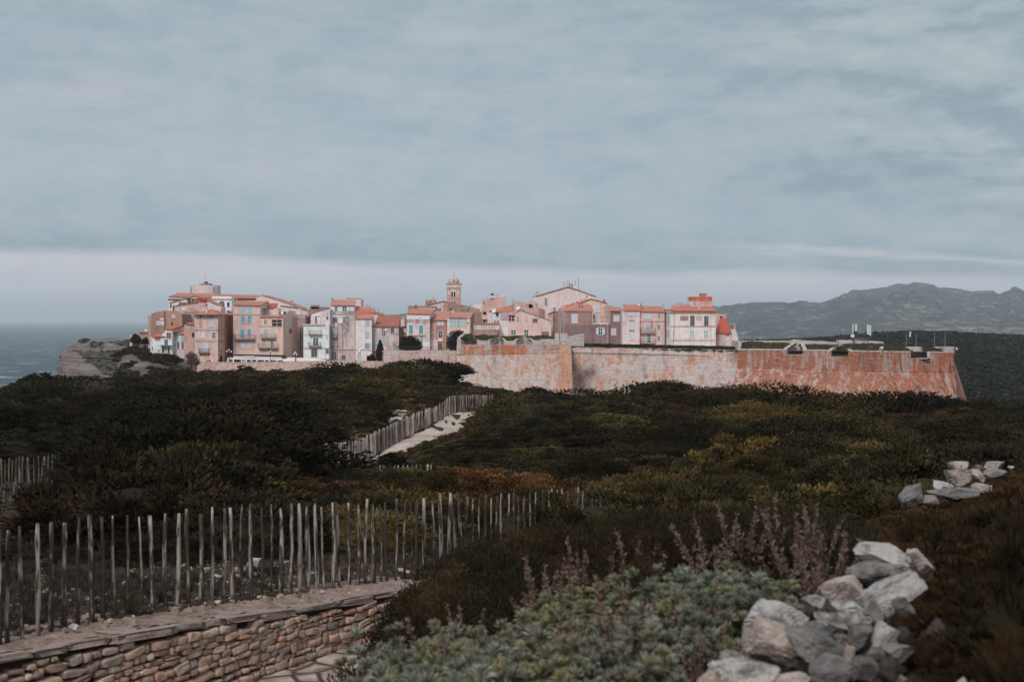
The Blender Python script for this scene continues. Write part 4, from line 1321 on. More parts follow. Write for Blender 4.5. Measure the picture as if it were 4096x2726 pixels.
def silver_plant(seed, rad=0.42, hh=0.5, nro=100, nl=76):
    g = np.random.default_rng(seed)
    qs, cs = [], []
    st = MB()
    for k in range(nro):
        a = g.uniform(0, 2 * math.pi); rr_ = math.sqrt(g.random()); el_ = rr_
        lump = 0.86 + 0.16 * math.sin(a * 3 + seed) + 0.10 * g.normal()
        tip = np.array([math.cos(a) * rr_ * rad * lump, math.sin(a) * rr_ * rad * lump, hh * math.sqrt(max(0, 1 - el_ ** 2 * 0.92)) * lump + g.normal() * 0.03])
        axis = tip / np.array([rad, rad, hh]) * 0.6 + np.array([0, 0, 0.75]); axis /= np.linalg.norm(axis)
        depth = g.random() < 0.3
        if depth: tip = tip * 0.8
        tone = np.array([(0.215, 0.228, 0.178), (0.245, 0.258, 0.212), (0.165, 0.182, 0.135), (0.215, 0.21, 0.140)][g.integers(4)]) * g.uniform(0.65, 1.25) * np.array([(1, 1, 1), (1.12, 1.06, .85), (.85, .95, .95), (1.05, 1.02, 1.05)][seed % 4])
        size = g.uniform(0.045, 0.075)
        for q in range(nl):
            d = g.normal(size=3); d /= np.linalg.norm(d)
            if d @ axis < -0.35: d = -d
            dr = d * 0.8 + axis * 0.55; dr /= np.linalg.norm(dr)
            b0 = tip + d * size * 0.12 * g.random() ** .5
            sd_ = np.cross(dr, g.normal(size=3)); sd_ /= (np.linalg.norm(sd_) + 1e-9)
            L = size * g.uniform(0.6, 1.15); wd = L * 0.13
            mid = b0 + dr * L * 0.55
            qs.append([b0, mid + sd_ * wd * .5, b0 + dr * L + np.array([0, 0, -0.15 * L]), mid - sd_ * wd * .5])
            cs.append(tone * g.uniform(0.75, 1.25))
        if k % 3 == 0:
            b = (tip[0] * 0.15, tip[1] * 0.15, -0.55)
            st.tube([b, (tip[0] * .6, tip[1] * .6, tip[2] * 0.3), tuple(tip - axis * size * .5)], [0.008, 0.006, 0.004], 5)
    Q = np.array(qs); V = Q.reshape(-1, 3); C = np.repeat(np.array(cs), 4, 0)
    return np_mesh('leaves', V, np.arange(len(V)).reshape(-1, 4), C, SILV), st


def stem_mesh(st):
    me = bpy.data.meshes.new('stems'); me.from_pydata(st.v, [], st.f); me.materials.append(STEM)
    me.polygons.foreach_set('use_smooth', [True] * len(st.f)); return me


protoS = []
for k in range(4):
    lm, st = silver_plant(500 + k); sm = stem_mesh(st)
    root = empty('silver_shrub', (0, 0, 0), 'silvery green leafy shrub in the mass in front of the stone heap', 'shrub', 'silver green shrubs in the near scrub')
    for nm, me in (('leaves', lm), ('stems', sm)):
        o = bpy.data.objects.new(nm, me); COL.objects.link(o); o.parent = root
    protoS.append(root)
CAN = [(1400, 2790), (1480, 2700), (1560, 2580), (1660, 2610), (1800, 2560), (1950, 2520), (2100, 2500), (2280, 2420), (2420, 2430), (2550, 2400), (2700, 2330), (2850, 2300), (3000, 2315), (3100, 2325), (3180, 2400)]
rows = [(8.9, 1600, 3120, 105, 0), (8.2, 1580, 3000, 120, 45), (7.5, 1600, 2780, 130, 80), (6.8, 1650, 2560, 145, 130), (6.2, 1750, 2380, 160, 190)]
used = [False] * 4; cnt = 0
for (Y, a, b, st_, dn) in rows:
    px = a + rr.uniform(0, 60)
    while px < b:
        top = np.interp(px, [q[0] for q in CAN], [q[1] for q in CAN]) + dn + rr.uniform(-14, 26)
        yy = Y + rr.uniform(-.2, .2)
        z = -(top - HY) / F * yy - 0.5
        k = cnt % 4
        if not used[k]: o = protoS[k]; used[k] = True
        else: o = copy_thing(protoS[k])
        o.location = ((px - CX) / F * yy, yy, ZC + z); o.rotation_euler = (rr.uniform(-.12, .12), rr.uniform(-.12, .12), rr.uniform(0, 6.28)); s = rr.uniform(0.82, 1.12); o.scale = (s, s, s)
        cnt += 1; px += st_ * rr.uniform(.8, 1.25)
# one small silver plant out in the scrub and one above the far fence
for (px, py, Y, s, lb) in ((RM.X(365), RM.Yp(445), 72, 2.2, 'pale grey green plant just behind the far picket fence'), (3375, 1868, 42, 1.1, 'small pale green plant alone in the dark scrub at right'),
                           (2500, 2345, 10.0, 0.6, 'small silver sprig standing above the shrubs left of the dry stalks'), (2278, 2410, 8.6, 0.75, 'round silver tuft rising above the near shrubs at the middle')):
    o = copy_thing(protoS[1]); o.location = ((px - CX) / F * Y, Y, ZC - (py - HY) / F * Y - 0.3 * s); o.scale = (s, s, s * .8); o['label'] = lb

# dead flower plumes among the shrubs
g = np.random.default_rng(5)
def plume(seed):
    g = np.random.default_rng(seed); st = MB(); qs = []; cs = []
    for k in range(7):
        a = g.uniform(0, 6.28); ln = g.uniform(0.5, 0.78); tl = g.uniform(0.05, 0.32)
        p0 = np.array([math.cos(a) * 0.02, math.sin(a) * 0.02, -0.3]); p1 = np.array([math.cos(a) * tl * .5, math.sin(a) * tl * .5, ln * .6]); p2 = np.array([math.cos(a) * tl, math.sin(a) * tl, ln])
        st.tube([p0, p1, p2], [0.005, 0.004, 0.002], 4)
        for q in range(120):
            t = g.beta(2.2, 1.3)
            b = (p0 + (p1 - p0) * t * 2) if t < .5 else (p1 + (p2 - p1) * (t - .5) * 2)
            if t < 0.38: continue
            d = g.normal(size=3); d[2] = abs(d[2]) + .5; d /= np.linalg.norm(d); L = g.uniform(.02, .055) * (1.25 - t)
            s_ = np.cross(d, g.normal(size=3)); s_ /= np.linalg.norm(s_); b2 = b + d * L * 0.8
            qs.append([b2 - d * .01, b2 + s_ * .007, b2 + d * .02, b2 - s_ * .007]); cs.append(np.array((0.165, 0.118, 0.096)) * g.uniform(.55, 1.25))
    V = np.array(qs).reshape(-1, 3)
    return np_mesh('foliage', V, np.arange(len(V)).reshape(-1, 4), np.repeat(np.array(cs), 4, 0), FOL), stem_mesh(st)


pp = []
for k in range(4):
    a_, b_ = plume(600 + k)
    root = empty('dry_flower_plant', (0, 0, 0), 'brown dead plume of dry flower stalks among the silver shrubs', 'plant', 'dry flower stalks')
    for nm, me in (('foliage', a_), ('stems', b_)):
        o = bpy.data.objects.new(nm, me); COL.objects.link(o); o.parent = root
    pp.append(root)
SPOTS = [(2870, 2190, 9.2), (2960, 2150, 9.5), (3020, 2100, 9.8), (3110, 2110, 9.7), (3180, 2130, 9.5), (3260, 2110, 9.6), (3320, 2180, 9.2), (3390, 2240, 9.0), (3290, 2300, 8.9), (3200, 2270, 9.0), (3050, 2250, 9.1), (2770, 2280, 9.0),
         (2720, 2200, 9.6), (2190, 2340, 9.0), (2160, 2290, 9.6), (2330, 2290, 9.6), (2440, 2310, 9.4), (2560, 2260, 9.5), (2050, 2560, 8.0), (2380, 2620, 7.0), (1860, 2460, 9.2), (3350, 2350, 8.7), (2600, 2480, 7.9), (2840, 2400, 8.0)] + [(1750 + 85 * k + 30 * ((k * 7) % 3), 2610 - 16 * k + 50 * ((k * 5) % 4), 7.9 - .35 * (k % 3)) for k in range(13)]
for i, (px, py, Y) in enumerate(SPOTS):
    o = pp[i] if i < 4 else copy_thing(pp[i % 4])
    o.location = ((px - CX) / F * Y, Y, ZC - (py - HY) / F * Y - 0.62); o.rotation_euler = (0, 0, rr.uniform(0, 6)); s = rr.uniform(.8, 1.1); o.scale = (s, s, s)

# ------------------------------------------------------------------ single shrubs that stand out of the scrub
def shrub(name, label, px, py_top, w, h, Y, col, leaf=0.13, n=1600, seed=1, cat='shrub', group=None, upw=0.6, width=0.5, base=None, parts=True):
    root_z = ZC - (py_top + h - HY) / F * Y if base is None else base
    x = (px - CX) / F * Y; W_ = w * Y / F / 2; H_ = h * Y / F
    root = empty(name, (x, Y, root_z), label, cat, group)
    rr_ = random.Random(seed); V = []; C = []
    n = int(min(7000, max(1100, 6.0 * 6.283 * (0.6 * max(W_, H_)) ** 2 / leaf ** 2)))
    pr = [proto_bush(leaf / max(W_, H_) * 1.6, n, seed * 10 + k, upw=upw, flat=0.9, width=width, lumps=12, tuft=14) for k in range(2)]
    blobs = [(0, 0, 0.12, 0.8, 0.86)] + [(rr_.uniform(-.62, .62), rr_.uniform(-.5, .5), rr_.uniform(0.05, .5), rr_.uniform(.34, .5), rr_.uniform(.3, .46)) for _ in range(7)]
    inst_ = []
    for (bx, by, bz, br, bh) in blobs:
        inst_.append((bx * W_, by * W_, bz * H_, br * W_, bh * H_, rr_.uniform(0, 6), rr_.randrange(2), np.array(col) * rr_.uniform(.8, 1.25)))
    o = assemble('crown', pr, inst_, kind=None); o.parent = root
    st = MB()
    for k in range(4):
        a = rr_.uniform(0, 6); st.tube([(0, 0, -0.8), (math.cos(a) * W_ * .2, math.sin(a) * W_ * .2, H_ * .3), (math.cos(a) * W_ * .5, math.sin(a) * W_ * .5, H_ * .7)], [0.09 * H_ / 3, .06 * H_ / 3, .02], 6)
    t_ = bpy.data.objects.new('trunk', stem_mesh(st)); COL.objects.link(t_); t_.parent = root
    return root


shrub('juniper_bush', 'big dark rounded bush rising before the rampart above the far fence', 1690, 1424, 400, 120, 165, SP['drk'], 0.28, 2600, 3, group='bushes standing out of the scrub')
shrub('juniper_bush', 'dark bush on the skyline against the sea at the far left', 150, 1484, 170, 80, 148, SP['drk'], 0.26, 2000, 4, group='bushes standing out of the scrub')
shrub('juniper_bush', 'tall bush on the crest at the foot of the pale rampart corner', 2145, 1538, 130, 60, 172, SP['drk'], 0.26, 1200, 5, group='bushes standing out of the scrub')
shrub('juniper_bush', 'broad bush cresting the slope below the middle of the long rampart', 2650, 1512, 330, 75, 172, SP['jun'], 0.28, 2400, 6, group='bushes standing out of the scrub')
shrub('juniper_bush', 'dark spreading bush jutting over the bend of the pale path', 2045, 1650, 230, 80, 80, SP['drk'], 0.15, 3000, 7, group='bushes standing out of the scrub')
shrub('juniper_bush', 'low dark bush at the lower end of the pale path', 1570, 1812, 130, 55, 63, SP['drk'], 0.13, 1600, 8, group='bushes standing out of the scrub')
shrub('juniper_bush', 'pointed little bush on the crest before the red bastion', 3640, 1562, 46, 45, 172, SP['drk'], 0.22, 600, 9, group='bushes standing out of the scrub')
shrub('bare_bush', 'leafless reddish brown bush beside the square pink tower house', 765, 1402, 70, 60, 330, (0.13, 0.085, 0.075), 0.5, 1500, 10, width=0.12, upw=0.9, group='bushes round the town')
# ------------------------------------------------------------------ ramparts
def rampart_mat(name, base, orange, amt, dark, streak=1.0, white=0.5):
    m = NT(name); p = m.pos()
    big = m.noise(p, (0.15, 0.15, 0.17), 7, 0.78); mid = m.noise(p, (0.95, 0.95, 0.75), 7, 0.82); fine = m.noise(p, (2.0, 2.0, 2.0), 5, 0.8)
    drip = m.noise(p, (0.8, 0.8, 0.03), 5, 0.7); drip2 = m.noise(p, (0.42, 0.42, 0.018), 5, 0.68)
    o = m.math('ADD', m.math('MULTIPLY', m.math('ADD', mid, big), 0.5), m.math('MULTIPLY', m.math('SUBTRACT', drip, 0.5), 0.95 * streak))
    base = (base[0], base[1] * 1.13, base[2] * 1.2)
    c = m.mix(m.ramp(fine, 0.38, 0.64), base, tuple(q * 0.68 for q in base))
    orange2 = (orange[0] * 0.66, orange[1] * 0.58, orange[2] * 0.56)
    c = m.mix(m.ramp(o, 0.60 - 0.26 * amt, 0.68 - 0.20 * amt, 0, 0.95), c, m.mix(m.ramp(fine, .38, .62), orange, orange2))
    pat = m.noise(p, (1.5, 1.5, 1.1), 6, 0.84)
    c = m.mix(m.ramp(pat, 0.55, 0.64, 0, white), c, tuple(min(.78, q * 1.25) for q in base))
    c = m.mix(m.ramp(pat, 0.40, 0.30, 0, 0.45), c, orange2)
    c = m.mix(m.ramp(m.math('ADD', drip2, m.math('MULTIPLY', m.math('SUBTRACT', mid, 0.5), 0.55)), 0.54, 0.66, 0, 0.75 * streak + .1), c, dark)
    spk = m.noise(p, (3.4, 3.4, 3.0), 4, 0.8)
    c = m.mix(m.ramp(spk, 0.60, 0.68, 0, 0.7), c, tuple(q * 0.42 for q in base))
    c = m.mix(m.ramp(spk, 0.38, 0.30, 0, 0.5), c, tuple(min(.8, q * 1.3) for q in base))
    crs = m.noise(p, (0.25, 0.25, 2.1), 4, 0.75)
    c = m.mix(m.ramp(crs, 0.56, 0.66, 0, 0.5), c, tuple(q * 0.6 for q in base))
    c = m.mix(m.ramp(crs, 0.40, 0.32, 0, 0.35), c, tuple(min(.8, q * 1.2) for q in base))
    m.base(c); m.bump(m.math('ADD', m.math('ADD', fine, mid), crs), 0.8, 0.3)
    return m.mat


PALE = alb(205, 176, 166, 1.0); ORG_ = alb(204, 128, 94, 1.0); RED_ = alb(172, 108, 80, 1.0); DRK_ = alb(126, 98, 92, 1.0)
M_PALE = rampart_mat('pale_rampart_plaster', PALE, alb(205, 146, 114), 0.50, DRK_, 0.5, 0.55)
M_OBAND = rampart_mat('orange_rampart_plaster', PALE, alb(206, 120, 78), 0.85, alb(120, 80, 70), 0.7, 0.3)
M_CORNER = rampart_mat('ochre_corner_plaster', alb(206, 150, 124), alb(200, 146, 122), 0.40, alb(140, 90, 72), 0.5, 0.3)
M_RED = rampart_mat('red_bastion_plaster', alb(196, 160, 148), RED_, 0.88, alb(112, 76, 66), 1.0, 0.22)
M_RED2 = rampart_mat('stained_bastion_plaster', alb(196, 156, 142), alb(186, 106, 70), 0.74, alb(88, 68, 62), 1.25, 0.25)
M_REDLOW = rampart_mat('weathered_bastion_plaster', alb(200, 164, 150), RED_, 0.84, alb(110, 82, 74), 1.0, 0.28)
M_LIME = rampart_mat('parapet_limestone', alb(206, 182, 172), ORG_, 0.12, alb(120, 104, 98), 0.5, 0.7)
TURF = foliage_mat()


def wall_face(mb, tops, bots, m=0, ext=1.6, nx=12):
    """battered masonry face between two lines of points; carried on down into the ditch"""
    for (a, b), (c, d) in zip(zip(tops, bots), zip(tops[1:], bots[1:])):
        b2 = a + (b - a) * ext; d2 = c + (d - c) * ext
        for i in range(nx):
            t0, t1 = i / nx, (i + 1) / nx
            mb.face([b2.lerp(d2, t0), b2.lerp(d2, t1), a.lerp(c, t1), a.lerp(c, t0)], m)


def prism_back(mb, pts, dy, m=0):
    """outline facing the viewer carried straight back by dy"""
    A = [mb.vert(p) for p in pts]; B = [mb.vert((p[0], p[1] + dy, p[2])) for p in pts]
    mb.iface(A, m); mb.iface(B[::-1], m)
    for i in range(len(pts)):
        j = (i + 1) % len(pts); mb.iface([A[i], B[i], B[j], A[j]], m)


tp = [proto_bush(0.22, 90, 700 + k, upw=0.9, flat=0.45, width=0.5) for k in range(4)]


def turf_mound(name, parent, pts_front, pts_back, Yf, Yb, cols, rr, dens=1.0, hgt=0.35):
    """earth bank whose grassy top slopes up from a front edge to a back edge (photo pixel polylines)"""
    inst = []; mbv = []
    n = 26
    fx = [a for a, b in pts_front]; fy = [b for a, b in pts_front]; bx = [a for a, b in pts_back]; by = [b for a, b in pts_back]
    V = []; C = []; grid = []
    for k in range(7):
        t = k / 6; row = []
        for i in range(n + 1):
            u = i / n
            pxf = fx[0] + (fx[-1] - fx[0]) * u; pxb = bx[0] + (bx[-1] - bx[0]) * u
            pf = P(pxf, np.interp(pxf, fx, fy), Yf(pxf) if callable(Yf) else Yf); pb = P(pxb, np.interp(pxb, bx, by), Yb(pxb) if callable(Yb) else Yb)
            q = pf.lerp(pb, t); q.z += 0.25 * fbm(q.x * .6, q.y * .6, 2.0, 3) * min(1, 4 * t)
            row.append(q)
            if rr.random() < dens:
                s = rr.uniform(0.5, 0.95); inst.append((q.x + rr.uniform(-.3, .3), q.y + rr.uniform(-.3, .3), q.z - 0.08, s, hgt * rr.uniform(.7, 1.4), rr.uniform(0, 6), rr.randrange(4), np.array(rr.choice(cols)) * rr.uniform(.75, 1.25)))
        grid.append(row)
    for k in range(6):
        for i in range(n):
            V += [grid[k][i], grid[k][i + 1], grid[k + 1][i + 1], grid[k + 1][i]]; C += [cols[0]] * 4
    for i in range(n):                       # front skirt
        a, b = grid[0][i], grid[0][i + 1]; V += [(a.x, a.y, a.z - .7), (b.x, b.y, b.z - .7), b, a]; C += [cols[0]] * 4
        a, b = grid[6][i], grid[6][i + 1]; V += [(b.x, b.y, b.z - 3.5), (a.x, a.y, a.z - 3.5), a, b]; C += [cols[0]] * 4
    org = ORG[parent.name] if parent else Vector((0, 0, 0))
    Vn = np.array([tuple(q) for q in V], np.float32) - np.array(org, np.float32)
    inst = [(a - org.x, b - org.y, c - org.z, *rest) for (a, b, c, *rest) in inst]
    o = assemble(name, tp, inst, TURF, kind=None, extra=(Vn, np.array(C, np.float32)))
    if parent: o.parent = parent; o['kind'] = 'stuff'
    return o


def cheek(mb, front_px, front_y0, front_y1, back_px, back_y0, back_y1, Yf, Yb, th=0.5, m=0):
    """splayed side wall of a gun embrasure running back from the parapet"""
    a0, a1 = P(front_px, front_y0, Yf), P(front_px, front_y1, Yf); b0, b1 = P(back_px, back_y0, Yb), P(back_px, back_y1, Yb)
    d = Vector((b0.x - a0.x, b0.y - a0.y, 0)).normalized(); s = Vector((d.y, -d.x, 0)) * th * (-1 if back_px > front_px else 1)
    mb.hexa([a0, a0 + s, b0 + s, b0, a1, a1 + s, b1 + s, b1], m)


RAILM = plain('rusty_railing_iron', (0.07, 0.05, 0.045), 0.7)


def rail_line(mb, pa, pb, h, n, rad=0.035, rails=(1.0, 0.55)):
    for i in range(n + 1):
        q = Vector(pa).lerp(Vector(pb), i / n); mb.tube([q, q + Vector((0, 0, h))], rad, 5)
    for k in rails:
        mb.tube([Vector(pa) + Vector((0, 0, h * k)), Vector(pb) + Vector((0, 0, h * k))], rad * 0.8, 5)


GRS = [(0.11, 0.105, 0.045), (0.085, 0.09, 0.036), (0.14, 0.115, 0.05)]
rr = random.Random(91)
# --- left bastion
YL = 309.0
root = empty('bastion', P(2050, 1560, YL), 'pale stained bastion with an orange band and three railed gun openings', 'bastion', 'ramparts of the town')
mb = MB()
tops = [P(1827, 1417, YL), P(1960, 1416, YL), P(2110, 1414, YL), P(2236, 1411, YL)]
bots = [P(1832, 1570, YL - 3.0), P(1962, 1570, YL - 3.2), P(2110, 1572, YL - 3.4), P(2238, 1574, YL - 3.6)]
wall_face(mb, tops, bots)
mb.face([P(1827, 1417, YL), P(1827, 1700, YL - 1), P(1835, 1700, YL + 20), P(1835, 1417, YL + 20)])
mb.build('battered_wall', M_PALE, root)
mb = MB()
wall_face(mb, [P(1826, 1379, YL - .12), P(1965, 1378, YL - .12), P(2105, 1380, YL - .12)], [P(1826, 1417, YL - .14), P(1965, 1417, YL - .14), P(2105, 1414, YL - .14)], ext=1.0)
mb.face([P(1826, 1379, YL - .12), P(1826, 1417, YL - .14), P(1826, 1417, YL + 6), P(1826, 1379, YL + 6)])
mb.build('upper_band', M_OBAND, root)
mb = MB()
wall_face(mb, [P(2105, 1379, YL - .1), P(2236, 1377, YL - .1)], [P(2105, 1414, YL - .1), P(2236, 1411, YL - .1)], ext=1.0)
mb.build('upper_wall', M_PALE, root)
mb = MB()
wall_face(mb, [P(2236, 1377, YL - .35), P(2284, 1377, YL - .35)], [P(2236, 1574, YL - 4.0), P(2292, 1577, YL - 4.0)], nx=4)
mb.face([P(2284, 1377, YL - .35), P(2292, 1577, YL - 4.0), P(2292, 1700, YL + 24), P(2284, 1377, YL + 24)])
mb.build('corner_pier', M_CORNER, root)
mb = MB()
for (a, b, t) in ((1842, 1846, 1362), (1908, 1960, 1361), (2015, 2065, 1362), (2129, 2160, 1360), (2160, 2238, 1356)):
    prism_back(mb, [P(a, 1380, YL), P(b, 1380, YL), P(b, t + rr.uniform(-1, 1), YL), P((a + b) / 2, t + rr.uniform(-1, 1), YL), P(a, t, YL)], 1.6)
for (a, b) in ((1846, 1908), (1960, 2015), (2065, 2129)):     # embrasure floors
    prism_back(mb, [P(a, 1382, YL), P(b, 1382, YL), P(b, 1377.5, YL), P(a, 1377.5, YL)], 6)
for (fa, fb, ba, bb) in ((1846, 1908, 1888, 1903), (1960, 2015, 1990, 2003), (2065, 2129, 2092, 2105)):
    cheek(mb, fa, 1379, 1360, ba, 1372, 1345, YL, YL + 6.5); cheek(mb, fb, 1379, 1360, bb, 1372, 1347, YL, YL + 6.5)
    prism_back(mb, [P(ba, 1378, YL + 6.5), P(bb, 1378, YL + 6.5), P(bb, 1350, YL + 6.5), P(ba, 1350, YL + 6.5)], 0.5)
# curved end wing
prism_back(mb, [P(*(RC.X(a), RC.Yp(b), YL - .3)) for a, b in ((968, 1320), (972, 1100), (985, 1048), (1080, 975), (1108, 988), (1104, 1004), (1024, 1062), (1034, 1100), (1036, 1180), (1020, 1320))], 1.4)
# corner turret stubs and the wing wall above the corner pier
for a, b, t, dy in ((2220, 2236, 1332, 3), (2239, 2270, 1333, 4)):
    prism_back(mb, [P(a, 1380, YL + 1), P(b, 1380, YL + 1), P(b, t, YL + 1), P(a, t, YL + 1)], dy)
prism_back(mb, [P(2271, 1380, YL + .2), P(2284, 1380, YL + .2), P(2284, 1358, YL + .2), P(2276, 1344, YL + .2), P(2271, 1345, YL + .2)], 3)
prism_back(mb, [P(2279, 1384, YL + 8), P(2336, 1384, YL + 8), P(2337, 1335, YL + 8), P(2322, 1334, YL + 8), P(2279, 1345, YL + 8)], 1.0)
mb.build('parapet', M_LIME, root)
turf_mound('turf', root, [(1843, 1357), (1884, 1354)], [(1850, 1350), (1878, 1338)], YL + 1.5, YL + 7, GRS, rr)
turf_mound('turf', root, [(1908, 1358), (1960, 1359)], [(1908, 1340), (1985, 1342)], YL + 1.5, YL + 7, GRS, rr)
turf_mound('turf', root, [(2015, 1360), (2065, 1361)], [(2010, 1345), (2085, 1344)], YL + 1.5, YL + 7, GRS, rr)
turf_mound('turf', root, [(2128, 1360), (2221, 1357)], [(2115, 1344), (2195, 1344)], YL + 1.5, YL + 7, GRS, rr)
for (a, b) in ((1850, 1907), (1962, 2012), (2067, 2127)):
    mb = MB(); rail_line(mb, P(a, 1376, YL - .2), P(b, 1376, YL - .2), 0.75, 2); mb.build('railing', RAILM, root)

# --- curtain wall
YC = 329.0
root = empty('curtain_wall', P(2600, 1560, YC), 'long pale blotched curtain wall between the two bastions with a dark hedge along its top', 'rampart', 'ramparts of the town'); root['kind'] = 'thing'
mb = MB()
tops = [P(2276, 1387, YC), P(2500, 1391, YC - 3), P(2750, 1395, YC - 6), P(2962, 1399, YC - 9)]
bots = [P(2276, 1580, YC - 3.5), P(2500, 1580, YC - 6.5), P(2750, 1580, YC - 9.5), P(2955, 1580, YC - 12.5)]
wall_face(mb, tops, bots, ext=1.3)
mb.build('battered_wall', M_PALE, root)
mb = MB()
L = [P(2284, 1407, YC - .75), P(2500, 1411, YC - 3.7), P(2750, 1417, YC - 6.7), P(2880, 1422, YC - 8.4), P(2953, 1406, YC - 9.3)]
for a, b in zip(L, L[1:]):
    mb.hexa([a + Vector((0, 0, -.16)), b + Vector((0, 0, -.16)), b + Vector((0, .5, -.16)), a + Vector((0, .5, -.16)), a + Vector((0, 0, .1)), b + Vector((0, 0, .1)), b + Vector((0, .5, .1)), a + Vector((0, .5, .1))])
mb.build('string_course', M_LIME, root)
mb = MB()
for a, b in zip(tops, tops[1:]):
    mb.hexa([a + Vector((0, -.08, -.3)), b + Vector((0, -.08, -.3)), b + Vector((0, 4, -.3)), a + Vector((0, 4, -.3)), a + Vector((0, -.08, .0)), b + Vector((0, -.08, .0)), b + Vector((0, 4, .0)), a + Vector((0, 4, .0))])
mb.build('coping', M_LIME, root)
# the hedge
hdg = []
for k in range(1500):
    u = rr.random(); px = 2288 + (2952 - 2288) * u; Y = YC + 0.3 - 9 * u + rr.random() * 3.0
    f = (Y - (YC + .3 - 9 * u)) / 3.0
    top = 1384.5 + (1397.5 - 1384.5) * u - 18 * f ** .6 - 3 * mnoise.noise((px * .02, 1.0, 0)) + 4 * (1 - min(1, abs(px - 2310) / 40)) * -1
    q = P(px, top + 3, Y); s = rr.uniform(.45, .95)
    hdg.append((q.x, q.y, q.z - .35, s, s * .7, rr.uniform(0, 6), rr.randrange(4), np.array(rr.choice([(0.030, 0.034, 0.018), (0.050, 0.054, 0.022), (0.035, 0.036, 0.018), (0.07, 0.068, 0.026)])) * rr.uniform(.7, 1.3)))
core = []
for a, b in ((2284, 2500), (2500, 2750), (2750, 2958)):
    ua, ub = (a - 2288) / 664, (b - 2288) / 664
    f0, f1 = P(a, 1386 + 13 * ua, YC + .35 - 9 * ua), P(b, 1386 + 13 * ub, YC + .35 - 9 * ub); b0, b1 = P(a, 1372 + 13 * ua, YC + 3.4 - 9 * ua), P(b, 1372 + 13 * ub, YC + 3.4 - 9 * ub)
    core += [f0, f1, b1, b0]; core += [b0, b1, b1 - Vector((0, 0, 1.2)), b0 - Vector((0, 0, 1.2))]
hr = P(2600, 1385, YC)
o = assemble('hedge', tp, [(a - hr.x, b - hr.y, c - hr.z, *rest) for (a, b, c, *rest) in hdg], TURF, kind=None, extra=(np.array([tuple(q - hr) for q in core], np.float32), np.full((len(core), 3), .03, np.float32)))
o.location = hr; tag(o, 'dark green clipped hedge running along the top of the long curtain wall', 'hedge')

# --- right bastion
Y0, Y1, Y2 = 318.0, 300.0, 309.0
root = empty('bastion', P(3500, 1580, Y1), 'rust red angled bastion with grassy gun positions at the right end', 'bastion', 'ramparts of the town')
up = [P(2953, 1397, Y0), P(3140, 1399, Y0 - 6), P(3330, 1402, Y0 - 12), P(3525, 1406, Y1)]
mid_ = [P(2947, 1467, Y0 - .3), P(3140, 1471, Y0 - 6.3), P(3330, 1476, Y0 - 12.3), P(3525, 1482, Y1 - .3)]
low = [P(2936, 1530, Y0 - 3), P(3135, 1545, Y0 - 9.2), P(3327, 1560, Y0 - 15), P(3526, 1580, Y1 - 3)]
up2 = [P(3525, 1406, Y1), P(3640, 1408, Y1 + 3), P(3818, 1409, Y2)]
mid2 = [P(3525, 1482, Y1 - .3), P(3640, 1484, Y1 + 2.7), P(3819, 1485, Y2 - .3)]
low2 = [P(3526, 1580, Y1 - 3), P(3645, 1584, Y1 - .4), P(3832, 1586, Y2 - 3)]
lerpY = lambda px: np.interp(px, [2953, 3525, 3818], [Y0, Y1, Y2])
lerpT = lambda px: np.interp(px, [2953, 3140, 3330, 3525, 3640, 3818], [1397, 1399, 1402, 1406, 1408, 1409])
lerpM = lambda px: np.interp(px, [2947, 3140, 3330, 3525, 3640, 3819], [1467, 1471, 1476, 1482, 1484, 1485])
gaps = [(RF.X(965), RF.X(1225), RF.Yp(1250)), (RF.X(1660), RF.X(1945), RF.Yp(1272)), (RG.X(692), RG.X(876), 1432)]


def cut_wall(mb, xa, xb):
    cuts_ = sorted([xa, xb] + [v for g_ in gaps for v in g_[:2] if xa < v < xb])
    for c0, c1 in zip(cuts_, cuts_[1:]):
        inside = [g_[2] for g_ in gaps if g_[0] - 1 < (c0 + c1) / 2 < g_[1] + 1]
        n = max(2, int((c1 - c0) / 25))
        for i in range(n):
            p0, p1 = c0 + (c1 - c0) * i / n, c0 + (c1 - c0) * (i + 1) / n
            t0, t1 = (inside[0], inside[0]) if inside else (lerpT(p0), lerpT(p1))
            mb.face([P(p0 - (6 if p0 < 2954 else 0), lerpM(p0), lerpY(p0) - .3), P(p1, lerpM(p1), lerpY(p1) - .3), P(p1, t1, lerpY(p1)), P(p0, t0, lerpY(p0))])


mb = MB(); cut_wall(mb, 2953, 3525); mb.build('upper_wall', M_RED, root)
mb = MB(); cut_wall(mb, 3525, 3818); mb.build('upper_wall', M_RED2, root)
mb = MB(); wall_face(mb, mid_, low, ext=1.6); mb.build('battered_wall', M_REDLOW, root)
mb = MB(); wall_face(mb, mid2, low2, ext=1.6)
e0, e1 = P(3818, 1409, Y2), P(3832, 1586, Y2 - 3)
mb.face([e0, P(3819, 1485, Y2 - .3), e1 + (e1 - P(3819, 1485, Y2 - .3)) * .6, P(3900, 1700, Y2 + 40), P(3806, 1409, Y2 + 40)])
mb.build('battered_wall', M_RED2, root)
mb = MB()
for L in (mid_, mid2):
    for a, b in zip(L, L[1:]):
        mb.tube([a + Vector((0, -.06, 0)), b + Vector((0, -.06, 0))], 0.13, 6)
mb.build('string_course', M_RED2, root)
mb = MB()
cur = 2953.0
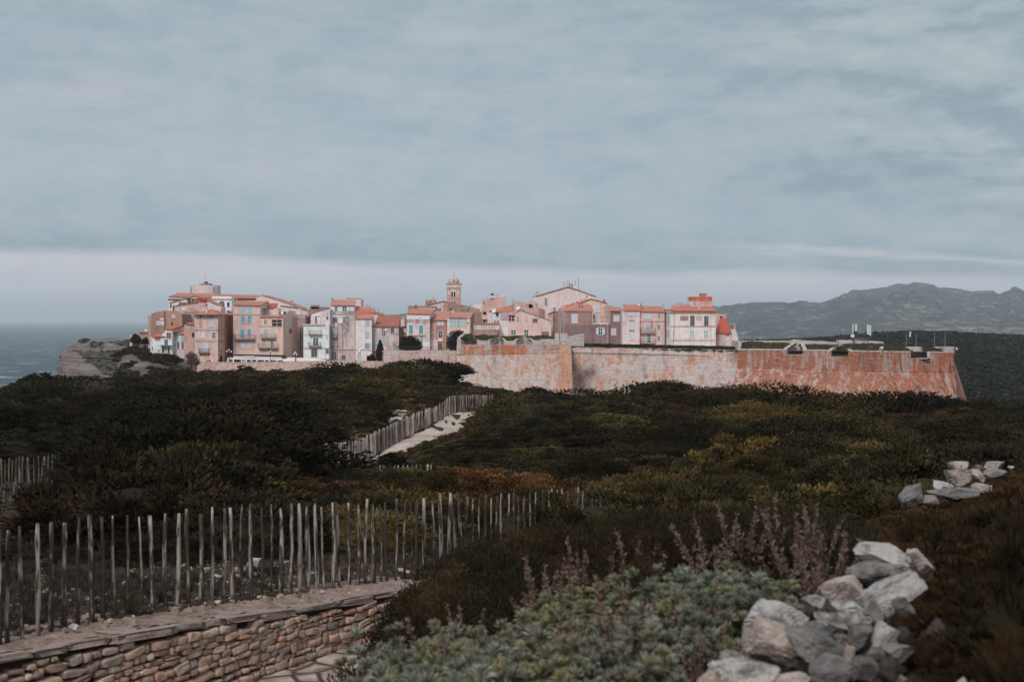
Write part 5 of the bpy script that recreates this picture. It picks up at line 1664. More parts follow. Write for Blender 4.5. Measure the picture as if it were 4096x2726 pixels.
for (a, b, _f) in gaps + [(3818, 3818, 0)]:
    n = max(2, int((a - cur) / 30))
    for i in range(n):
        p0, p1 = cur + (a - cur) * i / n, cur + (a - cur) * (i + 1) / n
        prism_back(mb, [P(p0, lerpT(p0) + 2, lerpY(p0) - .1), P(p1, lerpT(p1) + 2, lerpY(p1) - .1), P(p1, lerpT(p1) - 3.5 + rr.uniform(-1, 1), lerpY(p1) - .1), P(p0, lerpT(p0) - 3.5 + rr.uniform(-1, 1), lerpY(p0) - .1)], 1.3)
    cur = b
for (a, b, ba, bb, yb) in ((gaps[0][0], gaps[0][1], RF.X(1120), RF.X(1175), 1368), (gaps[1][0], gaps[1][1], RF.X(1795), RF.X(1860), 1378)):
    Yf = lerpY((a + b) / 2) - .15; fl = RF.Yp(1250) if a < 3200 else RF.Yp(1272)
    cheek(mb, a, fl + 1, fl - 24, ba, fl - 10, yb, lerpY(a) + .05, lerpY(a) + 8, .8); cheek(mb, b, fl + 1, fl - 24, bb, fl - 10, yb, lerpY(b) + .05, lerpY(a) + 8, .8)
    mb.face([P(a, fl, lerpY(a) + .02), P(b, fl, lerpY(b) + .02), P(b, fl - 12, Yf + 9), P(a, fl - 12, Yf + 9)])
    prism_back(mb, [P(ba - 4, fl, Yf + 8), P(bb + 4, fl, Yf + 8), P(bb + 4, yb, Yf + 8), P(ba - 4, yb, Yf + 8)], 0.6)
# third opening: pale rough lining
a, b, _f = gaps[2]; Yf = lerpY(3675) - .15
prism_back(mb, [P(a, 1435, Yf), P(b, 1435, Yf), P(b, 1432, Yf), P(a, 1432, Yf)], 5)
prism_back(mb, [P(3618, 1436, Yf + 5), P(b, 1436, Yf + 5), P(b, 1402, Yf + 5), P(3700, 1396, Yf + 5), P(3685, 1386, Yf + 5), P(3640, 1386, Yf + 5), P(3618, 1391, Yf + 5)], 1.0)
cheek(mb, b, 1432, 1412, b - 4, 1432, 1404, Yf, Yf + 5, .6)
# end turret and low wall
prism_back(mb, [P(3778, 1410, Y2 - 1.3), P(3818, 1411, Y2 - .1), P(3817, 1386.5, Y2 - .1), P(3778, 1386.5, Y2 - 1.3)], 4)
prism_back(mb, [P(3739, 1396, Y2 + 2), P(3779, 1396, Y2 + 2), P(3779, 1386, Y2 + 2), P(3739, 1386, Y2 + 2)], .8)
# corner post at the angle
prism_back(mb, [P(3521, 1408, Y1 - .2), P(3529, 1408, Y1 - .2), P(3529, 1388, Y1 - .2), P(3521, 1388, Y1 - .2)], .8)
# left end block
prism_back(mb, [P(2952, 1400, Y0 - .2), P(2962, 1400, Y0 - .2), P(2968, 1364, Y0 - .2), P(2953, 1363, Y0 - .2)], 9)
mb.build('parapet', M_LIME, root)
GR2 = [(0.07, 0.068, 0.034), (0.13, 0.095, 0.042), (0.09, 0.075, 0.052), (0.06, 0.063, 0.03)]
turf_mound('turf', root, [(2962, 1394), (3150, 1397)], [(2966, 1367), (3178, 1372)], lambda v: lerpY(v) + 1.2, lambda v: lerpY(v) + 8, GR2, rr, hgt=.4)
turf_mound('turf', root, [(3212, 1398), (3322, 1402)], [(3206, 1376), (3352, 1380)], lambda v: lerpY(v) + 1.2, lambda v: lerpY(v) + 8, GR2, rr, hgt=.4)
turf_mound('turf', root, [(3398, 1401), (3519, 1404)], [(3376, 1376), (3500, 1374)], lambda v: lerpY(v) + 1.2, lambda v: lerpY(v) + 9, GR2, rr, hgt=.45)
turf_mound('turf', root, [(3530, 1405), (3640, 1405)], [(3490, 1374), (3622, 1387)], lambda v: lerpY(v) + 1.2, lambda v: lerpY(v) + 9, GR2, rr, hgt=.4)
turf_mound('turf', root, [(3706, 1405), (3776, 1406)], [(3694, 1386), (3772, 1394)], lambda v: lerpY(v) + 1.2, lambda v: lerpY(v) + 5, GR2, rr, hgt=.4)
turf_mound('turf', root, [(3328, 1419), (3390, 1421)], [(3358, 1385), (3374, 1385)], lambda v: lerpY(v) + .8, lambda v: lerpY(v) + 8, GR2, rr, hgt=.2)
mb = MB(); rail_line(mb, P(3162, 1416, lerpY(3180) - .2), P(3196, 1416, lerpY(3180) - .2), .75, 2); mb.build('railing', RAILM, root)
mb = MB(); rail_line(mb, P(3646, 1430, lerpY(3660) - .2), P(3676, 1430, lerpY(3660) - .2), .95, 3); mb.build('railing', RAILM, root)
mb = MB()
mb.face([P(2960, 1400, Y0 + 1), P(3525, 1405, Y1 + 1), P(3816, 1408, Y2 + .8), P(3800, 1392, Y2 + 60), P(2965, 1392, Y0 + 60)])
mb.build('terreplein', plain('bare_rampart_earth', (0.10, 0.08, 0.055), .95), root)
# wall seen behind the right bastion
root = empty('rear_parapet', P(3200, 1380, 336), 'low pinkish rear parapet with stepped tops behind the grass of the red bastion', 'wall', 'ramparts of the town'); root['kind'] = 'thing'
mb = MB()
for (a, b, ta, tb) in ((2960, 3160, 1361.5, 1362), (3240, 3280, 1362, 1364), (3280, 3356, 1363, 1369)):
    prism_back(mb, [P(a, 1400, 336), P(b, 1400, 336), P(b, tb, 336), P(a, ta, 336)], .8)
prism_back(mb, [P(3160, 1400, 335.5), P(3240, 1400, 335.5), P(3240, 1362, 335.5), P(3190, 1358, 335.5), P(3178, 1356.5, 335.5), P(3160, 1362, 335.5)], 1.0)
prism_back(mb, [P(3356, 1400, 334), P(3412, 1400, 334), P(3412, 1360, 334), P(3356, 1360, 334)], 3)
prism_back(mb, [P(3412, 1400, 336), P(3536, 1400, 336), P(3534, 1366, 336), P(3476, 1362, 336), P(3412, 1362, 336)], 1.0)
mb.build('masonry', M_LIME, root)

# --- low wall at the left of the left bastion, with its railing
YT = 318.0
root = empty('terrace_wall', P(1680, 1500, YT), 'plain pale terrace wall with an iron railing, left of the pale bastion', 'wall', 'ramparts of the town'); root['kind'] = 'thing'
mb = MB(); wall_face(mb, [P(1535, 1404, YT + 6), P(1680, 1405, YT + 3), P(1834, 1407, YT)], [P(1535, 1520, YT + 5), P(1680, 1520, YT + 2), P(1834, 1520, YT - 1)], ext=1.7)
mb.face([P(1535, 1404, YT + 6), P(1535, 1640, YT + 5), P(1520, 1640, YT + 24), P(1530, 1404, YT + 24)])
mb.face([P(1535, 1404, YT + 6), P(1834, 1407, YT), P(1834, 1400, YT + 24), P(1530, 1400, YT + 24)])
mb.build('masonry', M_PALE, root)
mb = MB(); rail_line(mb, P(1562, 1403, YT + 5.5), P(1832, 1405, YT + .2), 1.05, 9, 0.04, (1.0, 0.62, 0.3)); mb.build('railing', RAILM, root)
root = empty('retaining_wall', P(1150, 1500, 336), 'rough pale retaining wall under the terrace in front of the tall pink houses', 'wall', 'ramparts of the town'); root['kind'] = 'thing'
mb = MB()
tops = [P(788, 1450, 337), P(950, 1452, 337), P(1340, 1446, 337), P(1536, 1448, 330)]
wall_face(mb, tops, [P(788, 1520, 336), P(950, 1520, 336), P(1340, 1520, 336), P(1537, 1520, 329)], ext=1.5)
for a, b in zip(tops, tops[1:]): mb.hexa([a + Vector((0, 0, -.2)), b + Vector((0, 0, -.2)), b + Vector((0, .5, -.2)), a + Vector((0, .5, -.2)), a + Vector((0, 0, .25)), b + Vector((0, 0, .25)), b + Vector((0, .5, .25)), a + Vector((0, .5, .25))])
mb.build('masonry', rubble(alb(200, 172, 160), alb(140, 110, 100), 1.2), root)
# paved ground of the town behind its walls
mb = MB()
mb.face([P(788, 1452, 337.2), P(1340, 1448, 337.2), P(1536, 1450, 330.5), P(1536, 1410, 480), P(700, 1425, 480)])
mb.face([P(1531, 1407, YT + 6.2), P(1834, 1409, YT + .2), P(1834, 1372, 460), P(1500, 1372, 460)])
mb.face([P(1834, 1382, YL + .3), P(2284, 1382, YL + .3), P(2284, 1384, YC + .1), P(2958, 1395, YC - 8.5), P(2958, 1360, 460), P(1834, 1360, 460)])
tag(mb.build('town_pavement', plain('town_paving', alb(180, 150, 138), .9)), kind='structure')
# ------------------------------------------------------------------ the town
K = 1.0
WALLS = {
    'pink': ((200, 160, 148), (168, 122, 110), .5), 'rose': ((194, 146, 132), (160, 110, 98), .55), 'cream': ((208, 182, 172), (176, 142, 130), .4), 'white': ((208, 198, 196), (176, 158, 152), .45),
    'pale': ((204, 172, 164), (176, 140, 132), .45), 'brown': ((152, 112, 100), (124, 90, 82), .6), 'mauve': ((168, 132, 128), (140, 108, 106), .4), 'ochre': ((196, 142, 120), (170, 112, 92), .5),
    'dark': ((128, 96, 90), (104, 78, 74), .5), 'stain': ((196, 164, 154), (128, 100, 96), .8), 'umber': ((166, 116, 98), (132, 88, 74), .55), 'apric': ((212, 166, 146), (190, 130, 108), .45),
    'shade': ((150, 96, 76), (124, 78, 62), .6)}  # for side faces turned from the sun: their shade is in the colour


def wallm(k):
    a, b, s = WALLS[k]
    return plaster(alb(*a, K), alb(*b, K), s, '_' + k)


M_RUB = rubble(alb(166, 134, 124), alb(118, 92, 86), 1.3); M_RUBP = rubble(alb(190, 150, 138), alb(140, 104, 96), 1.3)
TILES = {'orange': tile(alb(188, 116, 94)), 'red': tile(alb(184, 88, 70), .3), 'pinkt': tile(alb(190, 124, 106), .5), 'brownt': tile(alb(164, 98, 82), .5), 'bright': tile(alb(194, 100, 78), .25)}
GLASS = plain('window_glass', (0.05, 0.06, 0.065), 0.25, .3, spec=.5); DARK = plain('dark_opening', (0.035, 0.03, 0.03), 0.9)
PANEG = plain('pale_glazing', alb(150, 168, 172), 0.3, .15, spec=.5)
SH = {'b': plain('light_blue_shutter', alb(150, 176, 188)), 'w': plain('whitish_shutter', alb(186, 192, 198), var=.1), 't': plain('turquoise_shutter', alb(70, 140, 150)), 'B': plain('strong_blue_shutter', alb(96, 150, 178)),
      'd': plain('dark_green_shutter', alb(78, 84, 82)), 'r': plain('brown_shutter', alb(122, 92, 84)), 'g': plain('grey_blue_shutter', alb(120, 138, 142)), 'p': plain('pink_infill', alb(190, 140, 126)), 'a': plain('azure_cloth', alb(70, 120, 160))}
FRAMEW = plain('white_window_frame', alb(206, 202, 202), var=.1); FRAMEP = plain('plaster_window_surround', alb(206, 172, 160), var=.12); FRAMEO = plain('terracotta_surround', alb(190, 120, 96), var=.15)
IRON = plain('balcony_iron', (0.10, 0.075, 0.065), .6); SLAB = plain('balcony_slab', alb(176, 132, 118)); PIPE = plain('white_drainpipe', alb(206, 190, 184), var=.1); CABLE = plain('dark_cable', (0.09, 0.07, 0.065))
WHITE = plain('white_paint', alb(214, 208, 206), var=.08); CONC = plain('grey_cement', alb(168, 150, 142))
GH = 'houses of the walled town'


class House:
    def __init__(s, reg, label, cols, pyb, depth=9, Y=350.0, wall='pink', name='town_house', cat='house', group=GH, mats=None, cap=True):
        s.reg = reg; s.Y = Y
        s.pts = []
        for c in cols:
            yy = c[2] if len(c) > 2 else Y
            s.pts.append(P(reg.X(c[0]), reg.Yp(c[1]), yy))
        s.zb = min(P(0, reg.Yp(pyb), q.y).z for q in s.pts)
        mx_ = sum(q.x for q in s.pts) / len(s.pts)
        s.root = empty(name, (mx_, min(q.y for q in s.pts), s.zb), label, cat, group)
        s.depth = depth
        s.wm = mats if mats else [wallm(w_) for w_ in (wall if isinstance(wall, (list, tuple)) else [wall])]
        s.mb = MB(); n = len(s.pts)
        yb = max(q.y for q in s.pts) + depth; s.yb = yb
        for i in range(n - 1):
            a, b = s.pts[i], s.pts[i + 1]; mi = min(i, len(s.wm) - 1)
            s.mb.face([(a.x, a.y, s.zb), (b.x, b.y, s.zb), b, a], mi)
            if cap: s.mb.face([a, b, (b.x, yb, b.z), (a.x, yb, a.z)], mi)
            s.mb.face([(b.x, yb, s.zb), (a.x, yb, s.zb), (a.x, yb, a.z), (b.x, yb, b.z)], mi)
        a, b = s.pts[0], s.pts[-1]
        s.mb.face([(a.x, yb, s.zb), (a.x, a.y, s.zb), a, (a.x, yb, a.z)], 0)
        s.mb.face([(b.x, b.y, s.zb), (b.x, yb, s.zb), (b.x, yb, b.z), b], len(s.wm) - 1)
        s.lastroof = None

    # --- facade frame of face i
    def hit(s, i, zx, zy):
        px, py = s.reg.X(zx), s.reg.Yp(zy)
        a, b = s.pts[i], s.pts[i + 1]
        d = Vector(((px - CX) / F, 1.0, -(py - HY) / F)); dx, dy = b.x - a.x, b.y - a.y
        n = Vector((dy, -dx, 0))
        t = (a.x * n.x + a.y * n.y) / (d.x * n.x + d.y * n.y)
        return Vector((d.x * t, d.y * t, ZC + d.z * t))

    def rect(s, i, x0, y0, x1, y1):
        a, b = s.pts[i], s.pts[i + 1]
        u = Vector((b.x - a.x, b.y - a.y, 0)).normalized(); n = Vector((u.y, -u.x, 0))
        ym = (y0 + y1) / 2
        p0, p1 = s.hit(i, x0, ym), s.hit(i, x1, ym)
        pc = s.hit(i, (x0 + x1) / 2, y1); pt = s.hit(i, (x0 + x1) / 2, y0)
        o = Vector((p0.x, p0.y, pc.z))
        return o, u, n, (p1 - p0).length, pt.z - pc.z

    def part(s, name, mb, mats, parent=None, **k):
        return mb.build(name, mats, parent or s.root, **k)

    def win(s, x0, y0, x1, y1, kind='g', f=0):
        o, u, n, w, h = s.rect(f, x0, y0, x1, y1)
        fm = FRAMEP; t = 0.10
        arch = kind.startswith('A'); k = kind[1:] if arch else kind
        if k in ('g', 'gg', 'ow', 'ob', 't', 'big'): fm = FRAMEW
        if arch:
            def outline(e):
                r_ = w / 2 + e; return [(-e, -e * .3), (w + e, -e * .3)] + [(w / 2 + r_ * math.cos(q), h - w / 2 + r_ * math.sin(q)) for q in [math.pi * j / 10 for j in range(11)]]
            mb = MB(); mb.fpoly(o, u, n, outline(0.09), -0.1, 0.02)
            wo = s.part('window', mb, fm)
            mb = MB(); mb.fpoly(o, u, n, outline(0), 0.0, 0.035)
            pm = {'g': GLASS, 'k': DARK, 'w': SH['w'], 'b': SH['b'], 'p': SH['p'], 'c': wallm('cream')}[k]
            s.part('pane' if k in 'gkc' else 'shutter', mb, pm, wo)
            if k == 'g':
                mb = MB(); mb.fbox(o, u, n, w / 2 - .04, w / 2 + .04, 0, h - .1, 0, .06); mb.fbox(o, u, n, 0, w, h * .45, h * .45 + .07, 0, .06); s.part('glazing_bar', mb, FRAMEW, wo)
            return wo
        mb = MB()
        ft = {'k': .03, 'p': .03, 'lou': .05}.get(k, t)
        pr = 0.035
        for (a, b, c, d) in ((-ft, 0, -ft * .6, h + ft), (w, w + ft, -ft * .6, h + ft), (0, w, h, h + ft)):
            mb.fbox(o, u, n, a, b, c, d, -0.1, pr)
        mb.fbox(o, u, n, -ft - .04, w + ft + .04, -ft * .6 - .1, -ft * .6, -0.1, .14)     # sill
        wo = s.part('window', mb, fm)
        if k in ('g', 'gg', 'k', 'lou', 'big', 'ow', 'ob'):
            mb = MB(); mb.fbox(o, u, n, 0, w, -ft * .6, h, -0.1, 0.012)
            s.part('pane', mb, {'k': DARK, 'lou': DARK, 'gg': PANEG, 'big': PANEG}.get(k, GLASS), wo)  # dark kinds: a flat sheet coloured as the shade inside openings and loggias
            if k in ('g', 'gg', 'ow', 'ob', 'big', 'lou'):
                mb = MB()
                cols = 4 if k == 'big' else 2
                for j in range(1, cols):
                    c = w * j / cols; mb.fbox(o, u, n, c - .05, c + .05, 0, h, 0, .03)
                for z in ([h * .5] if h < 1.6 else [h * .36, h * .7]): mb.fbox(o, u, n, 0, w, z - .035, z + .035, 0, .028)
                s.part('glazing_bar', mb, FRAMEW, wo)
            if k in ('ow', 'ob'):
                for sgn in (0, 1):
                    mb = MB(); a = -w * .55 - .08 if sgn == 0 else w + .08
                    mb.fbox(o, u, n, a, a + w * .55, 0, h, .02, .08); s.part('shutter', mb, SH['w' if k == 'ow' else 'b'], wo)
        elif k == 'p':
            mb = MB(); mb.fbox(o, u, n, 0, w, 0, h, -0.1, .01); s.part('infill', mb, SH['p'], wo)
        else:
            for sgn in (0, 1):
                mb = MB(); a = 0 if sgn == 0 else w / 2 + .02
                mb.fbox(o, u, n, a, a + w / 2 - .02, -ft * .6, h, -0.1, .012)
                for j in range(5):
                    z = h * (j + .5) / 5; mb.fbox(o, u, n, a + .05, a + w / 2 - .07, z - h * .035, z + h * .035, 0, .03)
                s.part('shutter', mb, SH[k], wo)
        return wo

    def band(s, y, x0, x1, f=0, h=.16, out=.09, m=None, y2=None):
        o, u, n, w, _ = s.rect(f, x0, y - .5, x1, y + .5)
        mb = MB(); mb.fbox(o, u, n, 0, w, -h / 2, h / 2, -.1, out)
        return s.part('string_course', mb, m or wallm('umber'))

    def cornice(s, x0, x1, y, f=0, h=.35, out=.35, m=None):
        o, u, n, w, _ = s.rect(f, x0, y - .5, x1, y + .5)
        mb = MB(); mb.fbox(o, u, n, -.1, w + .1, -h / 2, h / 2, -.1, out)
        return s.part('cornice', mb, m or FRAMEP)

    def panel(s, x0, y0, x1, y1, m, f=0, out=.02, name='render_patch'):
        o, u, n, w, h = s.rect(f, x0, y0, x1, y1)
        mb = MB(); mb.fbox(o, u, n, 0, w, 0, h, -.1, out)
        return s.part(name, mb, m)

    def balcony(s, x0, x1, yt, yb, f=0, d=0.9, m=None, glass=False, floor=.16):
        o, u, n, w, h = s.rect(f, x0, yt, x1, yb)
        mb = MB(); mb.fbox(o, u, n, 0, w, 0, floor, -.05, d)
        for c in (.12, w / 2, w - .12): mb.fbox(o, u, n, c - .06, c + .06, -.35, 0, -.05, d * .5)
        b = s.part('balcony', mb, m or SLAB)
        mb = MB()
        mb.fbox(o, u, n, 0, w, h - .06, h, d - .07, d - .01); mb.fbox(o, u, n, 0, w, floor + .1, floor + .14, d - .06, d - .02)
        for e in (0.03, w - .03): mb.fbox(o, u, n, e - .03, e + .03, h - .06, h, 0, d)
        k = max(3, int(w / .22))
        for j in range(k + 1):
            c = w * j / k; mb.fbox(o, u, n, c - .014, c + .014, floor, h, d - .055, d - .025)
        for e in (0.02, w - .02):
            for j in range(1, 4): mb.fbox(o, u, n, e - .014, e + .014, floor, h, d * j / 4 - .015, d * j / 4 + .015)
        s.part('railing', mb, IRON if not glass else WHITE, b)
        return b

    def roof(s, eL, eR, rR, rL, t='orange', dY=4.5, oh=.35, Yf=None, fill=0, th=.16):
        """single pitch rising from an eave to a ridge, both read from the photograph"""
        Yf = (s.Y if Yf is None else Yf) - oh
        X_, Y_ = s.reg.X, s.reg.Yp
        e0, e1 = P(X_(eL[0]), Y_(eL[1]), Yf), P(X_(eR[0]), Y_(eR[1]), Yf); r1, r0 = P(X_(rR[0]), Y_(rR[1]), Yf + dY), P(X_(rL[0]), Y_(rL[1]), Yf + dY)
        return s.slab([e0, e1, r1, r0], t, th, fill)

    def slab(s, c4, t, th=.16, fill=0, name='roof'):
        e0, e1, r1, r0 = c4
        nn = (e1 - e0).cross(r0 - e0).normalized()
        if nn.z < 0: nn = -nn
        mb = MB()
        L = (e1 - e0).length; H_ = (r0 - e0).length
        d = (e1 - e0).normalized()
        uvs = [((q - e0).dot(d), ((q - e0) - d * (q - e0).dot(d)).length) for q in (e0, e1, r1, r0)]
        up = [q + nn * th for q in (e0, e1, r1, r0)]; lo = [e0, e1, r1, r0]
        mb.face(up, 0, uvs)
        for i in range(4):
            j = (i + 1) % 4; mb.face([lo[i], lo[j], up[j], up[i]], 0, [uvs[i], uvs[j], uvs[j], uvs[i]])
        mb.face(lo[::-1], 0, uvs[::-1])
        o = s.part(name, mb, TILES[t]); s.lastroof = o
        if fill is not None:                     # masonry under the pitch
            zb = min(e0.z, e1.z) - .6; dn = Vector((0, 0, -.03)); ins = (e1 - e0).normalized() * .25
            A = [e0 + ins, e1 - ins, r1 - ins, r0 + ins]
            for q in A: q.z -= .03
            A[0].y += .36; A[1].y += .36
            B = [Vector((q.x, q.y, zb)) for q in A]
            for i in range(4):
                j = (i + 1) % 4; s.mb.face([B[i], B[j], A[j], A[i]], fill)
        return o

    def verge(s, t='orange', i0=0, i1=None, oh=.3, th=.16):
        """roof laid straight back over the sloping top edges of the front wall"""
        i1 = len(s.pts) - 1 if i1 is None else i1
        mb = MB()
        for i in range(i0, i1):
            a, b = s.pts[i], s.pts[i + 1]
            a2, b2 = Vector((a.x, s.yb, a.z)), Vector((b.x, s.yb, b.z)); a1, b1 = Vector((a.x, a.y - oh, a.z)), Vector((b.x, b.y - oh, b.z))
            z = Vector((0, 0, .02)); t_ = Vector((0, 0, .02 + th)); L = s.depth; W_ = (b - a).length
            mb.face([a1 + t_, b1 + t_, b2 + t_, a2 + t_], 0, [(0, 0), (0, W_), (L, W_), (L, 0)])
            mb.face([a1 + z, b1 + z, b1 + t_, a1 + t_], 0, [(0, 0), (0, W_), (0.1, W_), (0.1, 0)])
            mb.face([a1 + z, b1 + z, b2 + z, a2 + z], 0)
        o = s.part('roof', mb, TILES[t]); s.lastroof = o
        return o

    def poly_roof(s, polys, t='orange'):
        mb = MB()
        for pl in polys:
            q = [P(s.reg.X(a), s.reg.Yp(b), y) for a, b, y in pl]
            d = (q[1] - q[0]).normalized()
            mb.face(q, 0, [((c - q[0]).dot(d), ((c - q[0]) - d * (c - q[0]).dot(d)).length) for c in q])
        o = s.part('roof', mb, TILES[t]); s.lastroof = o
        return o

    def chim(s, x0, y0, x1, y1, Y=None, m=None, d=.7, pots=True, cap=False):
        Y = s.Y + 2 if Y is None else Y
        a, b = P(s.reg.X(x0), s.reg.Yp(y1), Y), P(s.reg.X(x1), s.reg.Yp(y0), Y)
        mb = MB(); mb.box(a.x, b.x, Y, Y + d, a.z - .5, b.z)
        w = b.x - a.x
        mb.box(a.x - .06, b.x + .06, Y - .06, Y + d + .06, b.z + .003, b.z + .10)
        if pots: mb.lathe(((a.x + b.x) / 2, Y + d / 2, b.z + .1), [(min(w, .5) * .3, 0), (min(w, .5) * .26, .35)], 8)
        return s.part('chimney', mb, m or wallm('rose'), s.lastroof)

    def pole(s, x, y0, y1, Y=None, r=.03, name='aerial', m=None, bars=0):
        Y = s.Y + 3 if Y is None else Y
        a, b = P(s.reg.X(x), s.reg.Yp(y1), Y), P(s.reg.X(x), s.reg.Yp(y0), Y)
        mb = MB(); mb.tube([a, b], r, 5)
        for j in range(bars): z = b.z - .25 * (j + .4); mb.box(b.x - .45 + .08 * j, b.x + .45 - .08 * j, Y - .015, Y + .015, z - .015, z + .015)
        return s.part(name, mb, m or CABLE)

    def pipe(s, pts, f=0, r=.06, m=None, name='drainpipe'):
        a, b = s.pts[f], s.pts[f + 1]; u = Vector((b.x - a.x, b.y - a.y, 0)).normalized(); n = Vector((u.y, -u.x, 0))
        mb = MB(); mb.tube([s.hit(f, *q) + n * (r + .02) for q in pts], r, 6)
        return s.part(name, mb, m or PIPE)

    def dish(s, x, y, r, Y=None):
        Y = s.Y - .4 if Y is None else Y
        c = P(s.reg.X(x), s.reg.Yp(y), Y); mb = MB(); n = 14
        dr = Vector((-.3, -1, .35)).normalized(); a = dr.orthogonal().normalized(); b = dr.cross(a)
        rings = [[mb.vert(c - dr * (.25 * (1 - (k / 3) ** 2)) * r + (a * math.cos(t) + b * math.sin(t)) * r * k / 3) for t in [2 * math.pi * j / n for j in range(n)]] for k in (.3, 1, 2, 3)]
        for A, B in zip(rings, rings[1:]):
            for k in range(n): mb.iface([A[k], A[(k + 1) % n], B[(k + 1) % n], B[k]])
        mb.tube([c - dr * .2 * r, c + Vector((0, .5, -.3))], .03, 5)
        return s.part('satellite_dish', mb, WHITE)

    def done(s):
        s.mb.build('wall', s.wm, s.root)
        return s


# ================================================== left part of the town (crop A)
h = House(RA, 'long white barracks with orange tiled roof on the left skyline under the round tower', [(490, 415), (1850, 440), (1962, 400), (2180, 462), (2360, 522), (2560, 600)], 900, 14, 430, ['white', 'pale'])
h.roof((485, 418), (1860, 448), (1950, 402), (640, 364), 'orange', 8)
h.verge('pinkt', 2, 5)
h.band(460, 475, 1850, h=.35, out=.2, m=DARK)
for x in (530, 1110): h.win(x, 540, x + 26, 590, 'k')
h.chim(1955, 378, 1970, 402, 436); h.chim(2180, 458, 2200, 480, 440); h.chim(2270, 470, 2290, 505, 440); h.chim(2390, 480, 2430, 560, 440)
h.done()
h = House(RA, 'white block with a half round window standing before the barracks roof', [(1165, 408), (1476, 412)], 900, 5, 424, 'white')
h.cornice(1160, 1480, 448, h=.3); h.win(1280, 485, 1364, 565, 'Ag'); h.win(1200, 500, 1235, 550, 'k'); h.win(1406, 505, 1441, 574, 'k'); h.win(1308, 632, 1332, 662, 'k'); h.win(1405, 632, 1440, 668, 'k'); h.done()
# round tower
root = empty('round_tower', P(RA.X(1060), RA.Yp(380), 452), 'round pale stone tower topping the left skyline behind the barracks', 'tower')
c = P(RA.X(1060), RA.Yp(400), 452); rad = 240 / 3.92 / F * 452
mb = MB(); mb.lathe((c.x, c.y, c.z - 6), [(rad * 1.02, 0), (rad, 6), (rad * .985, P(0, RA.Yp(242), 452).z - c.z + 6)], 40); mb.build('drum', plaster(alb(196, 162, 150), alb(168, 132, 122), .4, '_tower'), root, smooth=False)
mb = MB(); z0 = P(0, RA.Yp(240), 452).z
mb.fpoly(Vector((c.x, c.y, z0)), Vector((1, 0, 0)), Vector((0, -1, 0)), [(-95 / 3.92 / F * 452, 0), (85 / 3.92 / F * 452, 0), (80 / 3.92 / F * 452, .62), (-40 / 3.92 / F * 452, .68)], -3, 1.5); mb.build('roof_hut', wallm('brown'), root)
mb = MB(); a = P(RA.X(1075), RA.Yp(215), 452); mb.box(a.x - .5, a.x + .5, a.y - .5, a.y + .5, a.z - .5, a.z + .7); mb.build('chimney', DARK, root)
for x in (882, 1232):
    q = P(RA.X(x), 0, 452); dx = q.x - c.x; yy = c.y - math.sqrt(max(0, rad * rad - dx * dx)); mb = MB(); zt = P(0, RA.Yp(275), 452).z; mb.box(q.x - .12, q.x + .12, yy - .08, yy + .4, zt - 6, zt); mb.build('stain_slit', wallm('dark'), root)
mb = MB(); a = P(RA.X(1066), RA.Yp(210), 452); b = P(RA.X(1066), RA.Yp(60), 452); mb.tube([a, b], .05, 5); mb.build('mast', CONC, root)

h = House(RA, 'cream house with a sloping gable and red walled roof terrace below the barracks', [(497, 520), (640, 480), (780, 440), (900, 408), (1000, 442), (1175, 512), (1310, 580)], 900, 6, 396, ['cream', 'cream', 'cream', 'cream', 'cream', 'pale'])
h.verge('orange', 0, 6, th=.2)
h.panel(650, 505, 800, 545, SH['r']); h.panel(895, 440, 1095, 515, plain('red_terrace_wall', alb(150, 70, 62)), out=.03); h.win(778, 445, 905, 515, 'lou'); h.win(555, 555, 580, 636, 'k'); h.win(512, 532, 534, 584, 'k')
h.done()
h = House(RA, 'low rose house with a tiled verge and white roof terrace in the left cluster', [(590, 575), (640, 548), (950, 508), (1100, 530), (1310, 590)], 1000, 6, 385, ['pale', 'rose', 'rose', 'pale'])
h.verge('orange', 0, 2); h.panel(678, 580, 765, 628, WHITE, 1); h.panel(815, 595, 915, 640, CONC, 1); h.win(598, 575, 614, 640, 'w'); h.win(625, 578, 642, 640, 'w'); h.win(1062, 535, 1096, 562, 'k', 2); h.win(685, 585, 700, 605, 'k', 1); h.win(735, 585, 750, 605, 'k', 1)
for x in (770, 880, 950): h.chim(x, 500 if x > 800 else 515, x + 16, 545, 387)
h.done()
h = House(RA, 'tall bare brown house with stained walls at the far left end of the town', [(165, 712, 366), (212, 712, 362), (216, 682, 362), (330, 650, 362), (428, 632, 362), (520, 655, 362), (690, 690, 362), (705, 860, 362)], 1300, 8, 362, ['ochre', 'umber', 'brown', 'umber', 'umber', 'umber', 'brown'])
h.win(540, 700, 584, 744, 'w', 5); h.win(527, 812, 556, 868, 'k', 6); h.win(302, 800, 330, 860, 'k', 3); h.win(356, 815, 372, 848, 'k', 3); h.win(415, 846, 446, 866, 'k', 4)
h.panel(290, 795, 420, 862, wallm('pale'), 3); h.panel(355, 755, 415, 778, WHITE, 3, .1, 'white_band'); h.panel(235, 862, 430, 1040, wallm('brown'), 3, .03); h.pipe([(428, 640), (428, 1000)], 4, .09, CABLE)
h.done()
h = House(RA, 'small white house with an orange pent roof and awning at the lower left', [(197, 1048), (236, 1052), (360, 1060), (440, 935), (545, 935)], 1320, 6, 351, ['pale', 'white', 'white', 'white'])
h.roof((228, 1052), (432, 1046), (436, 1008), (335, 1004), 'bright', 3); h.roof((440, 932), (548, 936), (700, 884), (520, 878), 'bright', 4, th=.2)
